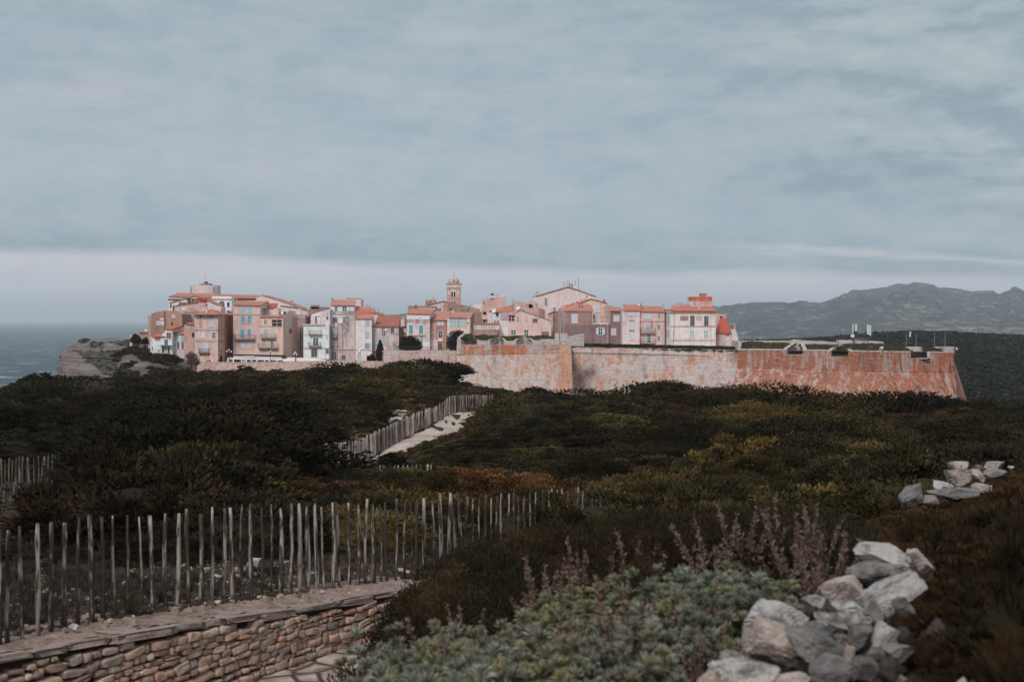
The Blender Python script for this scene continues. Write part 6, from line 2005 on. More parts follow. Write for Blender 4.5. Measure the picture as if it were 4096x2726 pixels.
h.win(456, 980, 526, 1064, 'r', 3); h.win(426, 1090, 475, 1168, 'd', 3); h.win(386, 1200, 414, 1290, 'k', 2); h.win(430, 1206, 455, 1254, 'g', 3); h.win(476, 1206, 502, 1292, 'k', 3); h.win(292, 1195, 326, 1240, 'g', 1); h.panel(270, 1045, 358, 1105, wallm('brown'), 1)
h.panel(272, 1160, 335, 1270, WHITE, 1, .05, 'porch'); h.win(230, 1200, 242, 1250, 'k', 0)
o, u, n, w, hh = h.rect(2, 358, 1172, 534, 1192); mb = MB(); mb.fpoly(o, u, n, [(0, hh), (w, hh), (w, hh - .1), (0, hh - .1)], 0, 1.3); h.part('awning', mb, SH['B'])
h.balcony(340, 505, 1245, 1306, 2, 1.1); h.done()
h = House(RA, 'small white house with two pale blue shuttered windows at the lower left', [(545, 1002), (738, 1006)], 1420, 6, 353, 'white')
h.roof((548, 1002), (738, 1006), (740, 945), (600, 966), 'pinkt', 4)
h.win(588, 1010, 632, 1095, 'b'); h.win(688, 1016, 730, 1098, 'b'); h.win(622, 1126, 656, 1224, 'd'); h.win(690, 1126, 724, 1226, 'd'); h.win(585, 1150, 597, 1182, 'k'); h.win(575, 1255, 600, 1284, 'k'); h.win(508, 1100, 520, 1130, 'k') if False else None
h.panel(548, 1230, 738, 1420, wallm('pale'), 0, .015); h.done()
h = House(RA, 'brown rubble gable between the small white houses and the pink terrace', [(545, 935), (700, 880), (740, 888)], 1010, 6, 357.5, 'brown'); h.verge('bright', 0, 1); h.done()
h = House(RA, 'narrow rose house with a strip of orange tiles left of the square tower house', [(735, 855, 351), (760, 852, 351), (898, 858, 351)], 1450, 6, 351, ['rose', 'rose'])
h.roof((762, 852), (898, 858), (900, 824), (800, 828), 'bright', 3); h.win(822, 865, 850, 922, 'g', 1); h.win(854, 976, 893, 1050, 'k', 1); h.win(745, 1060, 752, 1088, 'k', 0); h.done()
h = House(RA, 'terraced brown house with a balustrade and arches above the narrow rose house', [(660, 648), (720, 650), (720, 640), (898, 646)], 1000, 6, 372, ['pale', 'pale', 'rose'])
h.panel(722, 650, 895, 740, wallm('brown'), 2); h.balcony(715, 860, 735, 775, 2, .9, WHITE); h.win(676, 652, 700, 704, 'w', 0); h.win(842, 690, 862, 740, 'k', 2); h.win(868, 690, 888, 740, 'k', 2); h.win(728, 800, 745, 860, 'k', 2)
for x in (820, 860): h.pipe([(x, 690), (x, 770)], 2, .1, WHITE, 'column')
h.chim(985, 595, 1065, 650, 372, wallm('apric')); h.done()
h = House(RA, 'square pink tower house with a hipped tile roof and round attic vents', [(895, 692, 349), (1262, 692, 345), (1366, 694, 350), (1428, 696, 355)], 1462, 7, 348, ['pink', 'ochre', 'shade'])  # right-hand faces take darker plasters, with their shade put into the colour
h.poly_roof([[(872, 694, 347.6), (1262, 690, 343.4), (1150, 605, 352)], [(1262, 690, 343.4), (1462, 702, 356), (1150, 605, 352)], [(1462, 702, 356), (1462, 690, 366), (1150, 605, 352)], [(1462, 690, 366), (872, 684, 362), (1150, 605, 352)], [(872, 684, 362), (872, 694, 347.6), (1150, 605, 352)],
             [(872, 694, 347.6), (1262, 690, 343.4), (1262, 697, 343.4), (872, 700, 347.6)], [(1262, 690, 343.4), (1462, 702, 356), (1462, 708, 356), (1262, 697, 343.4)]], 'orange')
h.chim(1068, 590, 1094, 655, 347, wallm('pale'))
for x in (997, 1167):
    o, u, n, w, hh = h.rect(0, x - 17, 711, x + 17, 745); mb = MB(); mb.fpoly(o, u, n, [(w / 2 + w / 2 * math.cos(t), hh / 2 + hh / 2 * math.sin(t)) for t in [2 * math.pi * k / 14 for k in range(14)]], -.1, .02); h.part('round_vent', mb, SH['d'])
h.win(966, 796, 1014, 895, 'p'); h.win(1130, 796, 1195, 886, 'w'); h.win(934, 960, 990, 1064, 'Ac'); h.win(1002, 960, 1056, 1064, 'Ac'); h.win(1172, 978, 1220, 1052, 'g'); h.win(1040, 1150, 1106, 1288, 'Aw')
for (a, b) in ((945, 985), (1010, 1050)): h.win(a, 1050, b, 1063, 'k')
for y in (940, 1110): h.band(y, 895, 1262); h.band(y, 1262, 1366, 1); h.band(y, 1366, 1428, 2)
h.balcony(985, 1140, 1226, 1304, 0, .8, IRON)
for (a, b, y) in ((935, 1050, 1335), (1090, 1212, 1322)):
    o, u, n, w, hh = h.rect(0, a, y, b, 1448); r_ = w / 2
    mb = MB(); pts = [(r_ + (r_ + .3) * math.cos(t), hh - r_ + (r_ + .3) * math.sin(t)) for t in [math.pi * k / 12 for k in range(13)]] + [(r_ + r_ * math.cos(t), hh - r_ + r_ * math.sin(t)) for t in [math.pi * (12 - k) / 12 for k in range(13)]]
    for k in range(12):
        mb.fpoly(o, u, n, [pts[k], pts[k + 1], pts[24 - k], pts[25 - k]], -.1, .05)
    h.part('blind_arch', mb, wallm('ochre'))
h.win(1308, 800, 1334, 888, 'p', 1); h.win(1302, 1156, 1330, 1230, 'w', 1); h.win(1284, 1330, 1332, 1448, 'Ak', 1); h.win(1352, 985, 1360, 1030, 'k', 1); h.win(1318, 715, 1330, 745, 'k', 1); h.done()
h = House(RA, 'narrow pale house front with stacked balconies seen down the alley right of the tower house', [(1430, 660), (1502, 660)], 1470, 6, 374, 'pale')
h.balcony(1452, 1500, 940, 995, 0, .9); h.balcony(1455, 1500, 740, 780, 0, .7); h.win(1476, 810, 1500, 900, 'd'); h.win(1474, 1225, 1496, 1330, 'g'); h.win(1480, 1010, 1500, 1080, 'b'); h.roof((1430, 665), (1502, 668), (1500, 635), (1440, 640), 'orange', 3); h.done()
h = House(RA, 'tall pink house with five storeys of blue shutters beside the alley', [(1500, 548), (1925, 556)], 1480, 9, 353, 'pink')
h.roof((1500, 550), (1930, 560), (2050, 502), (1570, 488), 'orange', 5)
h.band(698, 1505, 1920)
for (x0, x1, y0, y1, k) in ((1628, 1683, 566, 690, 'b'), (1731, 1785, 566, 690, 'b'), (1625, 1678, 712, 826, 'B'), (1729, 1782, 712, 826, 'B'), (1615, 1672, 926, 1066, 'B'), (1726, 1776, 926, 1022, 'B'), (1618, 1676, 1126, 1216, 'w'), (1718, 1778, 1126, 1218, 'w')): h.win(x0, y0, x1, y1, k)
h.balcony(1520, 1840, 1008, 1086, 0, 1.0); h.panel(1505, 1222, 1920, 1330, wallm('apric'), 0, .015); h.chim(1545, 470, 1562, 520, 356); h.chim(2000, 490, 2050, 530, 358); h.done()
h = House(RA, 'apricot house with a loggia and three narrow balconies facing the terrace', [(1912, 735, 350), (2284, 735, 350), (2366, 635, 353.5), (2425, 700, 357), (2452, 722, 358)], 1480, 6, 350, ['apric', 'apric', 'apric', 'ochre'])
h.roof((1914, 738), (2306, 738), (2300, 714), (1920, 716), 'orange', 1.5, fill=None)
h.win(1986, 776, 2026, 832, 'g'); h.win(2110, 776, 2262, 876, 'lou'); h.win(1986, 928, 2036, 1042, 'b'); h.win(2092, 928, 2140, 1045, 'w'); h.balcony(1940, 2172, 1000, 1068, 0, .9); h.win(1948, 1090, 1996, 1160, 'b'); h.win(2090, 1090, 2136, 1206, 'g'); h.balcony(1900, 2202, 1148, 1224, 0, 1.0)
h.win(1953, 1252, 1998, 1316, 'w'); h.win(2090, 1252, 2130, 1316, 'w'); h.band(880, 1905, 2282, h=.12)
h.win(2376, 765, 2396, 838, 'w', 1); h.win(2408, 765, 2430, 838, 'w', 2); h.win(2376, 920, 2418, 990, 'r', 2); h.pipe([(2282, 740), (2282, 1340)], 0, .06)
h.done()
h = House(RA, 'set back upper storey with an arched blue shutter above the apricot house', [(1920, 598), (2190, 598)], 760, 6, 358, 'pale')
h.roof((1938, 596), (2132, 600), (2210, 530), (2008, 526), 'red', 4); h.win(1986, 616, 2036, 700, 'Ab'); h.chim(2190, 620, 2215, 700, 356); h.done()
h = House(RA, 'flat pale roof terrace with clutter behind the apricot house', [(2190, 650), (2360, 650)], 760, 6, 362, 'cream'); h.win(2232, 650, 2330, 688, 'k'); h.win(2190, 655, 2215, 700, 'w'); h.dish(2265, 668, .45, 361); h.done()

# ================================================== crop B
h = House(RB, 'purplish pink house set back between the apricot and the white balcony house', [(292, 705), (296, 690), (476, 702)], 1380, 8, 368, ['mauve', 'mauve'])
h.cornice(296, 472, 745, 1, .22, .2); h.band(900, 296, 446, 1, .1); h.pipe([(405, 900), (405, 1330)], 1, .08, CABLE); h.pipe([(290, 1100), (370, 1104), (370, 1215)], 1, .05, CABLE); h.chim(370, 620, 410, 695, 370, wallm('pale')); h.chim(500, 650, 525, 700, 370); h.done()
h = House(RB, 'long far gable wall ending in a pinkish tiled slope behind the purplish house', [(80, 560), (390, 600), (530, 640)], 760, 8, 388, 'pale'); h.verge('pinkt', 0, 2); h.chim(415, 600, 470, 640, 390, wallm('brown')); h.done()
h = House(RB, 'grey brown rubble wall block with small chimneys behind the white balcony house', [(540, 572), (862, 580)], 900, 7, 372, 'brown', mats=[M_RUB]); h.chim(565, 552, 692, 578, 372, wallm('brown'), pots=False); h.done()
h = House(RB, 'white balcony house with a roof terrace and a set back attic', [(446, 852), (850, 856)], 1392, 7, 350, 'white')
h.cornice(440, 780, 852, 0, .3, .35); h.band(1012, 450, 848, h=.1, m=wallm('rose')); h.band(1226, 450, 900, h=.14, m=CABLE)
h.balcony(534, 730, 948, 1012, 0, .9); h.win(600, 1066, 676, 1175, 'ow') if False else h.win(600, 1066, 676, 1175, 'g'); h.balcony(530, 722, 1130, 1192, 0, .9); h.win(570, 1236, 660, 1355, 'd'); h.win(795, 1238, 840, 1300, 'd'); h.panel(790, 1030, 835, 1080, wallm('stain'), 0)
mb = MB(); rail_line(mb, P(RB.X(450), RB.Yp(850), 350.3), P(RB.X(780), RB.Yp(850), 350.3), 1.05, 14, .03, (1, .5)); h.part('railing', mb, IRON); h.done()
h = House(RB, 'attic with a sloping roof edge and tall doorway above the white balcony house', [(560, 770), (570, 692), (720, 650), (862, 612)], 900, 6, 354, ['pale'] * 3)
h.win(632, 726, 712, 842, 'k', 1); h.win(806, 730, 832, 768, 'k', 2); h.panel(655, 735, 710, 842, wallm('cream'), 1, .05, 'door'); h.pipe([(828, 640), (828, 760)], 2, .05, CABLE); h.win(452, 775, 500, 838, 'k', 0) if False else None; h.done()
h = House(RB, 'tall white topped house with a pink tiled roof rising above its neighbours', [(866, 556, 362), (1248, 558, 362), (1288, 560, 366)], 1100, 7, 362, ['white', 'ochre'])
h.roof((868, 555), (1248, 560), (1272, 484), (884, 466), 'pinkt', 5); h.win(936, 570, 980, 638, 'g'); h.win(1060, 570, 1120, 638, 'g'); h.panel(866, 640, 1246, 692, wallm('stain'), 0, .06, 'terrace_parapet'); h.band(696, 866, 1246, 0, .14); h.win(900, 740, 924, 806, 'r'); h.win(930, 740, 964, 812, 'b'); h.pole(906, 405, 470, 364, .04); h.chim(880, 455, 905, 475, 365); h.done()
h = House(RB, 'plain pale stair tower behind the pink tiled roof', [(1122, 446), (1338, 450), (1350, 465)], 800, 6, 378, 'pale'); h.cornice(1120, 1340, 446, 0, .2, .1, FRAMEO); h.done()
h = House(RB, 'narrow shaded house front with stacked balconies between two taller houses', [(850, 872), (975, 876)], 1400, 6, 353, 'stain')
h.balcony(850, 970, 1000, 1052, 0, .9, CONC); h.win(930, 905, 968, 1040, 'b'); h.win(886, 1126, 916, 1196, 'ob') if False else h.win(886, 1126, 916, 1196, 'b'); h.win(926, 1126, 964, 1196, 'b'); h.win(890, 1280, 966, 1392, 'g'); h.balcony(915, 985, 1195, 1230, 0, .5, WHITE); h.win(945, 830, 975, 880, 'w'); h.panel(850, 870, 930, 885, CONC, 0, .4, 'ledge'); h.done()
h = House(RB, 'tall blank pale wall house with blue shutters only on its right half', [(982, 842, 346), (984, 740, 346), (1100, 725, 346), (1256, 690, 346), (1262, 765, 346), (1518, 765, 346)], 1440, 8, 346, ['stain', 'stain', 'stain', 'cream', 'cream'])
h.roof((1262, 766), (1522, 764), (1550, 702), (1296, 706), 'pinkt', 3.5, Yf=346); h.panel(1242, 770, 1262, 1430, wallm('ochre'), 4, .03, 'corner_strip') if False else h.pipe([(1252, 700), (1252, 1425)], 2, .1, wallm('ochre'), 'corner_strip')
h.win(1425, 776, 1476, 856, 'b', 4); h.win(1420, 966, 1470, 1056, 'b', 4); h.win(1428, 1146, 1468, 1218, 'ob', 4); h.win(1045, 1330, 1106, 1400, 'd', 2); h.win(1294, 1310, 1345, 1412, 'b', 4); h.win(1436, 1340, 1476, 1430, 'k', 4); h.panel(988, 750, 1062, 832, WHITE, 1, .06, 'white_patch')
h.panel(1304, 1246, 1340, 1282, WHITE, 4, .35, 'air_conditioner'); h.pipe([(1000, 1290), (1000, 1255), (1240, 1250)], 2, .06, CABLE); h.pipe([(1262, 1250), (1515, 1256)], 4, .05, CABLE); h.pipe([(1052, 840), (1052, 1250)], 2, .05, wallm('umber')); h.done()
h = House(RB, 'bright red tiled roof house behind the blank pale wall house', [(1250, 700), (1510, 705)], 900, 4, 355, 'rose'); h.roof((1250, 690), (1506, 702), (1490, 640), (1292, 634), 'bright', 4); h.done()
h = House(RB, 'row of pinkish tiled roofs stepping down behind the red roof', [(1286, 640), (1580, 668), (1800, 722)], 900, 6, 366, 'pale'); h.roof((1286, 640), (1582, 668), (1570, 610), (1290, 576), 'pinkt', 5); h.roof((1480, 660), (1800, 724), (1620, 656), (1500, 640), 'pinkt', 3)
for x, y in ((1425, 560), (1470, 580), (1540, 598)): h.chim(x, y, x + 22, y + 45, 370)
h.pole(1625, 600, 660, 370, .03, bars=2); h.done()
h = House(RB, 'stained white house under a broad brown tiled roof beside the cypress', [(1552, 885, 348), (1940, 890, 348), (1985, 890, 357)], 1440, 6, 348, ['stain', 'shade'])
h.roof((1556, 886), (1944, 893), (1978, 726), (1612, 720), 'brownt', 6, fill=1)
h.win(1680, 906, 1732, 1022, 'g'); h.win(1816, 906, 1866, 984, 'd'); h.win(1562, 1056, 1620, 1150, 'b'); h.win(1676, 1052, 1742, 1156, 'b'); h.win(1556, 1270, 1582, 1300, 'k'); h.dish(1736, 934, .3); h.chim(1918, 790, 1948, 860, 350, wallm('umber')); h.pipe([(1520, 1050), (1552, 1052)], 0, .05, CABLE); h.pipe([(1546, 900), (1546, 1430)], 0, .07)
s_ = P(RB.X(1530), RB.Yp(765), 348); mb = MB(); prism_back(mb, [P(RB.X(1518), RB.Yp(770), 347.6), P(RB.X(1556), RB.Yp(890), 347.6), P(RB.X(1562), RB.Yp(860), 347.6), P(RB.X(1612), RB.Yp(718), 347.6), P(RB.X(1600), RB.Yp(708), 347.6), P(RB.X(1545), RB.Yp(705), 347.6)], .6); h.part('gable_parapet', mb, wallm('pale')); h.done()
h = House(RB, 'low link building with a chimney and dark opening beside the white banded house', [(1975, 770), (2060, 765)], 1300, 5, 360, 'pale'); h.win(1990, 880, 2050, 905, 'k'); h.chim(2005, 720, 2022, 775, 361, pots=False); h.chim(2028, 752, 2055, 830, 359, wallm('brown')); h.panel(1990, 978, 2052, 1000, wallm('dark'), 0, .05); h.done()

# ================================================== crop C
h = House(RC, 'house with a white upper band and tall turquoise shutters behind dark bushes', [(182, 690), (545, 694)], 1290, 7, 347, 'pale')
h.roof((184, 688), (572, 696), (632, 622), (204, 614), 'orange', 4.5); h.panel(184, 696, 545, 770, WHITE, 0, .04, 'white_band'); h.win(365, 720, 400, 740, 'k'); h.win(490, 728, 526, 766, 'k'); h.win(222, 860, 278, 992, 't'); h.win(380, 866, 438, 996, 't'); h.cornice(240, 470, 1017, 0, .2, .4, FRAMEP); h.win(398, 1036, 432, 1150, 't'); h.panel(184, 770, 545, 830, wallm('stain'), 0, .02); h.panel(440, 1130, 545, 1195, WHITE, 0, .05, 'porch'); h.done()
h = House(RC, 'plain brown wall with a tiled edge behind the white banded house', [(202, 558), (470, 556), (640, 565)], 800, 6, 358, 'brown'); h.chim(318, 535, 336, 560, 358); h.panel(365, 605, 632, 618, WHITE, 1, .05, 'white_coping') ; h.done()
h = House(RC, 'rose brown house with a big pinkish roof and a pale door surround', [(545, 790), (640, 785), (842, 788)], 1290, 7, 349, ['rose', 'umber'])
h.roof((562, 788), (845, 790), (882, 652), (640, 648), 'pinkt', 6); h.win(660, 806, 762, 862, 'w', 1); h.win(684, 956, 740, 1052, 'g', 1); h.win(672, 1140, 738, 1256, 'd', 1); h.panel(670, 950, 750, 1112, wallm('cream'), 1, .012, 'pale_surround'); h.win(690, 962, 735, 1048, 'g', 1) if False else None; h.cornice(665, 748, 1112, 1, .15, .3); h.panel(545, 1090, 668, 1280, wallm('pale'), 0, .02); h.panel(568, 806, 590, 826, DARK, 0, .04, 'vent'); h.chim(875, 640, 935, 700, 354, wallm('rose')); h.done()
h = House(RC, 'house with a wide glazed veranda under a pinkish tile roof', [(820, 752, 346), (1182, 752, 346), (1236, 672, 353)], 1290, 6, 346, ['cream', 'umber'])
h.roof((842, 748), (1184, 752), (1232, 672), (936, 664), 'pinkt', 5.5, fill=1); h.win(856, 764, 1000, 884, 'big'); h.win(1004, 764, 1130, 884, 'big'); h.panel(1134, 725, 1172, 1010, wallm('apric'), 0, .25, 'pier'); h.win(1170, 900, 1225, 1020, 'Ac', 1); h.panel(1130, 820, 1160, 842, TILES['bright'], 0, .3, 'tile_ledge'); h.panel(826, 890, 1130, 960, wallm('apric'), 0, .02); h.done()
h = House(RC, 'pink gabled house with a strong blue shutter below the bell tower', [(470, 560), (630, 522), (760, 490), (815, 502)], 800, 5, 384, ['pale', 'pale', 'rose']); h.verge('orange', 0, 3); h.win(666, 600, 726, 636, 'a', 1); h.win(780, 534, 793, 570, 'k', 2); h.chim(592, 436, 612, 505, 386); h.chim(476, 485, 545, 545, 388, wallm('brown'), pots=False); h.chim(545, 470, 640, 520, 390, wallm('brown'), pots=False); h.pole(502, 370, 490, 388, .04); h.done()
h = House(RC, 'dark rubble house front with one shuttered window right of the bell tower', [(815, 500), (940, 520), (1055, 545), (1180, 570), (1262, 590), (1330, 610)], 900, 6, 380, mats=[M_RUB, M_RUB, M_RUB, M_RUBP, M_RUBP]); h.win(1070, 600, 1126, 662, 'ob', 3) if False else h.win(1072, 600, 1126, 662, 'g', 2); h.win(845, 595, 900, 625, 'k', 0); h.chim(1172, 545, 1195, 580, 382); h.panel(1052, 605, 1068, 662, SH['d'], 2, .05, 'shutter'); h.panel(1130, 605, 1145, 662, SH['d'], 2, .05, 'shutter'); h.done()
# bell tower
root = empty('bell_tower', P(RC.X(916), RC.Yp(560), 398), 'stone bell tower with paired lancet openings and an onion shaped cap', 'tower')
wl, wr = RC.X(812), RC.X(1022); TY = 398.0
a, b = P(wl, RC.Yp(225), TY), P(wr, RC.Yp(560), TY); tw = b.x - a.x; xm = (a.x + b.x) / 2; zt = lambda zy: P(0, RC.Yp(zy), TY).z
SAND_ = rubble(alb(196, 160, 146), alb(160, 122, 110), 1.6); SMO = plaster(alb(204, 168, 152), alb(178, 136, 120), .35, '_belfry')
mb = MB(); mb.box(a.x, b.x, TY, TY + tw, zt(700), zt(268)); mb.build('shaft', SAND_, root)
mb = MB(); mb.box(a.x - .12, b.x + .12, TY - .12, TY + tw + .12, zt(268), zt(228)); mb.build('frieze', SMO, root)
mb = MB()
for k, (y0, y1, e) in enumerate(((230, 222, .2), (222, 214, .34), (214, 206, .48))): mb.box(a.x - e, b.x + e, TY - e, TY + tw + e, zt(y0) + .002 * k, zt(y1))
for (y, e) in ((432, .14), (268, .2), (290, .1)): mb.box(a.x - e, b.x + e, TY - e, TY + tw + e, zt(y + 3), zt(y - 4))
mb.build('cornice', SMO, root)
o = Vector((a.x, TY, 0)); ux = Vector((1, 0, 0)); nx_ = Vector((0, -1, 0)); sc_ = TY / F / 3.92
mb = MB(); mb.fbox(Vector((a.x, TY, zt(428))), ux, nx_, (875 - 812) * sc_, (957 - 812) * sc_, 0, zt(310) - zt(428), -.1, .06); mb.build('pale_panel', wallm('cream'), root)
for (x0, x1) in ((882, 908), (921, 948)):
    w_ = (x1 - x0) * sc_; hh = zt(324) - zt(424); mb = MB()
    mb.fpoly(Vector((a.x + (x0 - 812) * sc_, TY, zt(424))), ux, nx_, [(0, 0), (w_, 0), (w_, hh * .68), (w_ * .93, hh * .82), (w_ * .5, hh), (w_ * .07, hh * .82), (0, hh * .68)], -.1, .09); mb.build('lancet_opening', DARK, root)
for (x0, x1) in ((888, 906), (926, 946)):
    w_ = (x1 - x0) * sc_; hh = zt(496) - zt(518); mb = MB(); mb.fbox(Vector((a.x + (x0 - 812) * sc_, TY, zt(518))), ux, nx_, 0, w_, 0, hh, -.1, .03); mb.build('lower_opening', DARK, root)
for x in (846, 985):
    mb = MB(); mb.fbox(Vector((a.x + (x - 10 - 812) * sc_, TY, zt(386))), ux, nx_, 0, 22 * sc_, 0, 1.1, -.1, .05); mb.build('light_block', wallm('cream'), root)
mb = MB(); cz = zt(206); rr_ = lambda q: q * sc_
prof = [(82, 0), (86, 20), (87, 44), (81, 62), (66, 77), (45, 92), (28, 106), (19, 119), (14, 135), (10, 150), (7, 160), (4, 165)]
mb.lathe((xm, TY + tw / 2, cz), [(rr_(r_), rr_(z)) for r_, z in prof], 24); mb.build('onion_cap', plaster(alb(184, 148, 136), alb(150, 114, 102), .5, '_cap'), root, smooth=True)
mb = MB(); mb.lathe((xm, TY + tw / 2, cz), [(rr_(104), 0), (rr_(100), rr_(9)), (rr_(86), rr_(10))], 24); mb.build('cap_skirt', wallm('dark'), root)
mb = MB(); mb.fpoly(Vector((xm, TY + tw / 2 - rr_(84), cz + rr_(46))), ux, nx_, [(.35 * math.cos(t), .4 * math.sin(t)) for t in [2 * math.pi * k / 12 for k in range(12)]], -.3, .12); mb.build('oculus', SH['g'], root)
mb = MB(); mb.tube([(xm, TY + tw / 2, cz + rr_(162)), (xm, TY + tw / 2, cz + rr_(178))], .05, 5); mb.build('finial', CABLE, root)

h = House(RC, 'pink block with many small chimneys right of the bell tower on the skyline', [(1340, 545), (1362, 462), (1450, 445), (1560, 430), (1732, 410)], 820, 7, 396, ['pale', 'rose', 'rose', 'rose'])
h.chim(1512, 398, 1536, 432, 396, WHITE); h.chim(1596, 385, 1614, 425, 397); h.chim(1668, 376, 1708, 412, 397, wallm('pale'), pots=False); h.chim(1440, 432, 1452, 460, 397); h.win(1385, 490, 1400, 530, 'k', 1)
c = P(RC.X(1525), RC.Yp(386), 396.4); mb = MB(); mb.lathe((c.x, c.y, c.z - .35), [(.15, 0), (.42, .15), (.5, .42), (.35, .7), (.05, .8)], 10); h.part('chimney_cowl', mb, DARK); h.done()
h = House(RC, 'small white flat topped house in the gap left of the chimney block', [(1240, 534), (1342, 530)], 800, 5, 402, 'cream'); h.done()
h = House(RC, 'crumbling grey rubble house back in the middle of the town', [(1236, 660), (1370, 652)], 840, 5, 368, mats=[M_RUB]); h.win(1300, 690, 1320, 720, 'k'); h.done()
h = House(RC, 'pink house back with a rusty lean-to and small openings', [(1362, 618), (1540, 600)], 860, 6, 366, 'rose'); h.win(1380, 650, 1432, 702, 'k'); h.panel(1366, 705, 1450, 770, wallm('apric'), 0, .8, 'lean_to'); h.win(1385, 780, 1405, 830, 'k'); h.win(1470, 795, 1490, 832, 'k'); h.panel(1475, 640, 1535, 710, WHITE, 0, .05, 'white_patch'); h.done()
h = House(RC, 'low house with a long orange roof edge and white skylight in mid town', [(1450, 650), (1860, 640)], 880, 6, 362, 'pale'); h.roof((1462, 645), (1860, 632), (1850, 548), (1760, 585), 'orange', 7); h.panel(1620, 690, 1660, 880, WHITE, 0, .05, 'white_edge'); h.done()
h = House(RC, 'white fronted little house with a dish and two slit windows', [(1530, 664), (1660, 660)], 880, 4, 358, 'white'); h.win(1556, 790, 1572, 834, 'k'); h.win(1604, 790, 1622, 834, 'k'); h.dish(1550, 632, .55); h.win(1585, 668, 1625, 720, 'k'); h.roof((1525, 662), (1860, 652), (1852, 622), (1560, 632), 'orange', 1.6, fill=None); h.done()
h = House(RC, 'blank mauve wall house between the white front and the covered balcony', [(1662, 664), (1790, 655)], 880, 5, 352, 'mauve'); h.done()
h = House(RC, 'low flat building with a grey upper and brown lower wall behind the bastion', [(1232, 842), (1640, 842)], 1100, 8, 340, 'stain'); h.panel(1234, 932, 1628, 1090, wallm('brown'), 0, .06, 'brown_lower_wall'); h.cornice(1228, 1632, 838, 0, .22, .25, TILES['pinkt']); h.pole(1628, 930, 1090, 339, .16, 'post', CABLE); h.panel(1566, 936, 1584, 956, DARK, 0, .2, 'vent'); h.done()
h = House(RC, 'pink gabled house with a covered balcony and small blue framed windows', [(1640, 795), (1772, 795), (1778, 712), (1880, 690), (1980, 640), (2200, 712), (2450, 802)], 1110, 8, 343, ['pale', 'pale', 'pink', 'pink', 'pink', 'pink'])
h.roof((1784, 712), (1872, 716), (1978, 652), (1900, 660), 'orange', 2.2, fill=None); h.win(1782, 712, 1872, 794, 'lou', 2); h.panel(1648, 796, 1880, 878, wallm('pale'), 1, .1, 'balcony_parapet') if False else h.panel(1648, 798, 1772, 878, wallm('pale'), 0, .1, 'balcony_parapet')
h.win(1910, 730, 1941, 796, 'g', 3); h.win(2160, 768, 2232, 816, 'd', 4); h.win(1822, 938, 1892, 1002, 'g', 2); h.win(2030, 940, 2088, 1042, 'g', 4); h.win(2296, 962, 2412, 1046, 'r', 5); h.cornice(2020, 2095, 932, 4, .12, .2); h.cornice(2160, 2240, 755, 4, .12, .2)
h.panel(1655, 878, 1770, 1040, wallm('cream'), 0, .03); h.verge('brownt', 4, 6, .15, .1); h.done()
h = House(RC, 'ruined pink house with crumbling top and brown stains behind the gabled house', [(1862, 560), (1872, 482), (1905, 478), (2050, 520), (2190, 548), (2260, 590), (2352, 622), (2410, 700)], 900, 6, 357, ['pink', 'pink', 'rose', 'rose', 'rose', 'brown', 'pink'])
h.win(1990, 606, 2032, 648, 'g', 3); h.chim(2095, 490, 2160, 560, 357, wallm('pink'), pots=False); h.pole(1852, 452, 620, 356, .09, 'flue', CABLE); h.dish(1930, 590, .5, 356); h.panel(2140, 640, 2300, 700, wallm('brown'), 4, .04) if False else None; h.done()

# ================================================== crop D
h = House(RD, 'big pale gable house with masts and chimneys on the middle skyline', [(205, 418, 404), (252, 412, 400), (480, 345, 400), (745, 268, 400), (930, 322, 400), (1080, 380, 400), (1195, 418, 400)], 760, 12, 400, ['white'] + ['pale'] * 5)
h.verge('orange', 0, 6, .35, .2); h.win(386, 442, 426, 545, 'g', 1); h.win(520, 585, 560, 636, 'g', 2); h.win(1040, 398, 1056, 425, 'k', 4); h.pipe([(603, 310), (603, 560)], 2, .08)
h.chim(742, 188, 768, 268, 402, wallm('pale')); h.chim(765, 195, 790, 268, 403, wallm('pale')); h.chim(800, 235, 828, 285, 402, wallm('brown')); h.chim(858, 235, 915, 310, 402, wallm('pale'), pots=False); h.chim(240, 350, 290, 400, 404, wallm('rose'))
for x, y in ((692, 195), (865, 160), (917, 115)): h.pole(x, y, 320, 403, .06, bars=1 if x < 700 else 0)
h.pole(738, 160, 268, 403, .05); h.done()
h = House(RD, 'plain low pink parapet house left of the big pale gable', [(130, 495), (248, 490)], 720, 5, 398, 'pink'); h.done()
h = House(RD, 'apricot gabled house with a closed grey shutter above the brown house', [(880, 545), (1000, 500), (1105, 456), (1220, 480), (1372, 528)], 760, 7, 362, ['apric'] * 4)
h.verge('orange', 0, 4, .3, .18); h.win(1186, 530, 1252, 656, 'g', 2) if False else h.win(1186, 530, 1252, 656, 'w', 2); h.chim(1305, 478, 1340, 525, 364, plain('red_brick', alb(186, 92, 72))); h.done()
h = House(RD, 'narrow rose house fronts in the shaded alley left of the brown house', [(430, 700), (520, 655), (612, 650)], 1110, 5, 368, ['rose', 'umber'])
h.win(545, 750, 556, 830, 'k', 1); h.win(470, 740, 490, 800, 'w', 0); h.pipe([(530, 670), (530, 1000)], 1, .07, CABLE); h.verge('pinkt', 0, 2); h.done()
h = House(RD, 'red roof slope with chimneys behind the brown house', [(610, 620), (690, 560), (900, 545)], 800, 6, 372, 'rose'); h.roof((720, 565), (900, 545), (1090, 458), (980, 470), 'bright', 6); h.roof((600, 618), (740, 612), (860, 548), (690, 556), 'pinkt', 4)
for x, y in ((785, 485), (850, 468), (940, 452), (985, 448)): h.chim(x, y, x + 24, y + 60, 374, wallm('pale'))
h.done()
h = House(RD, 'unplastered brown house with white shutters and white drainpipes', [(604, 640, 358), (694, 640, 350), (1148, 636, 350)], 1220, 8, 350, ['stain', 'brown'])
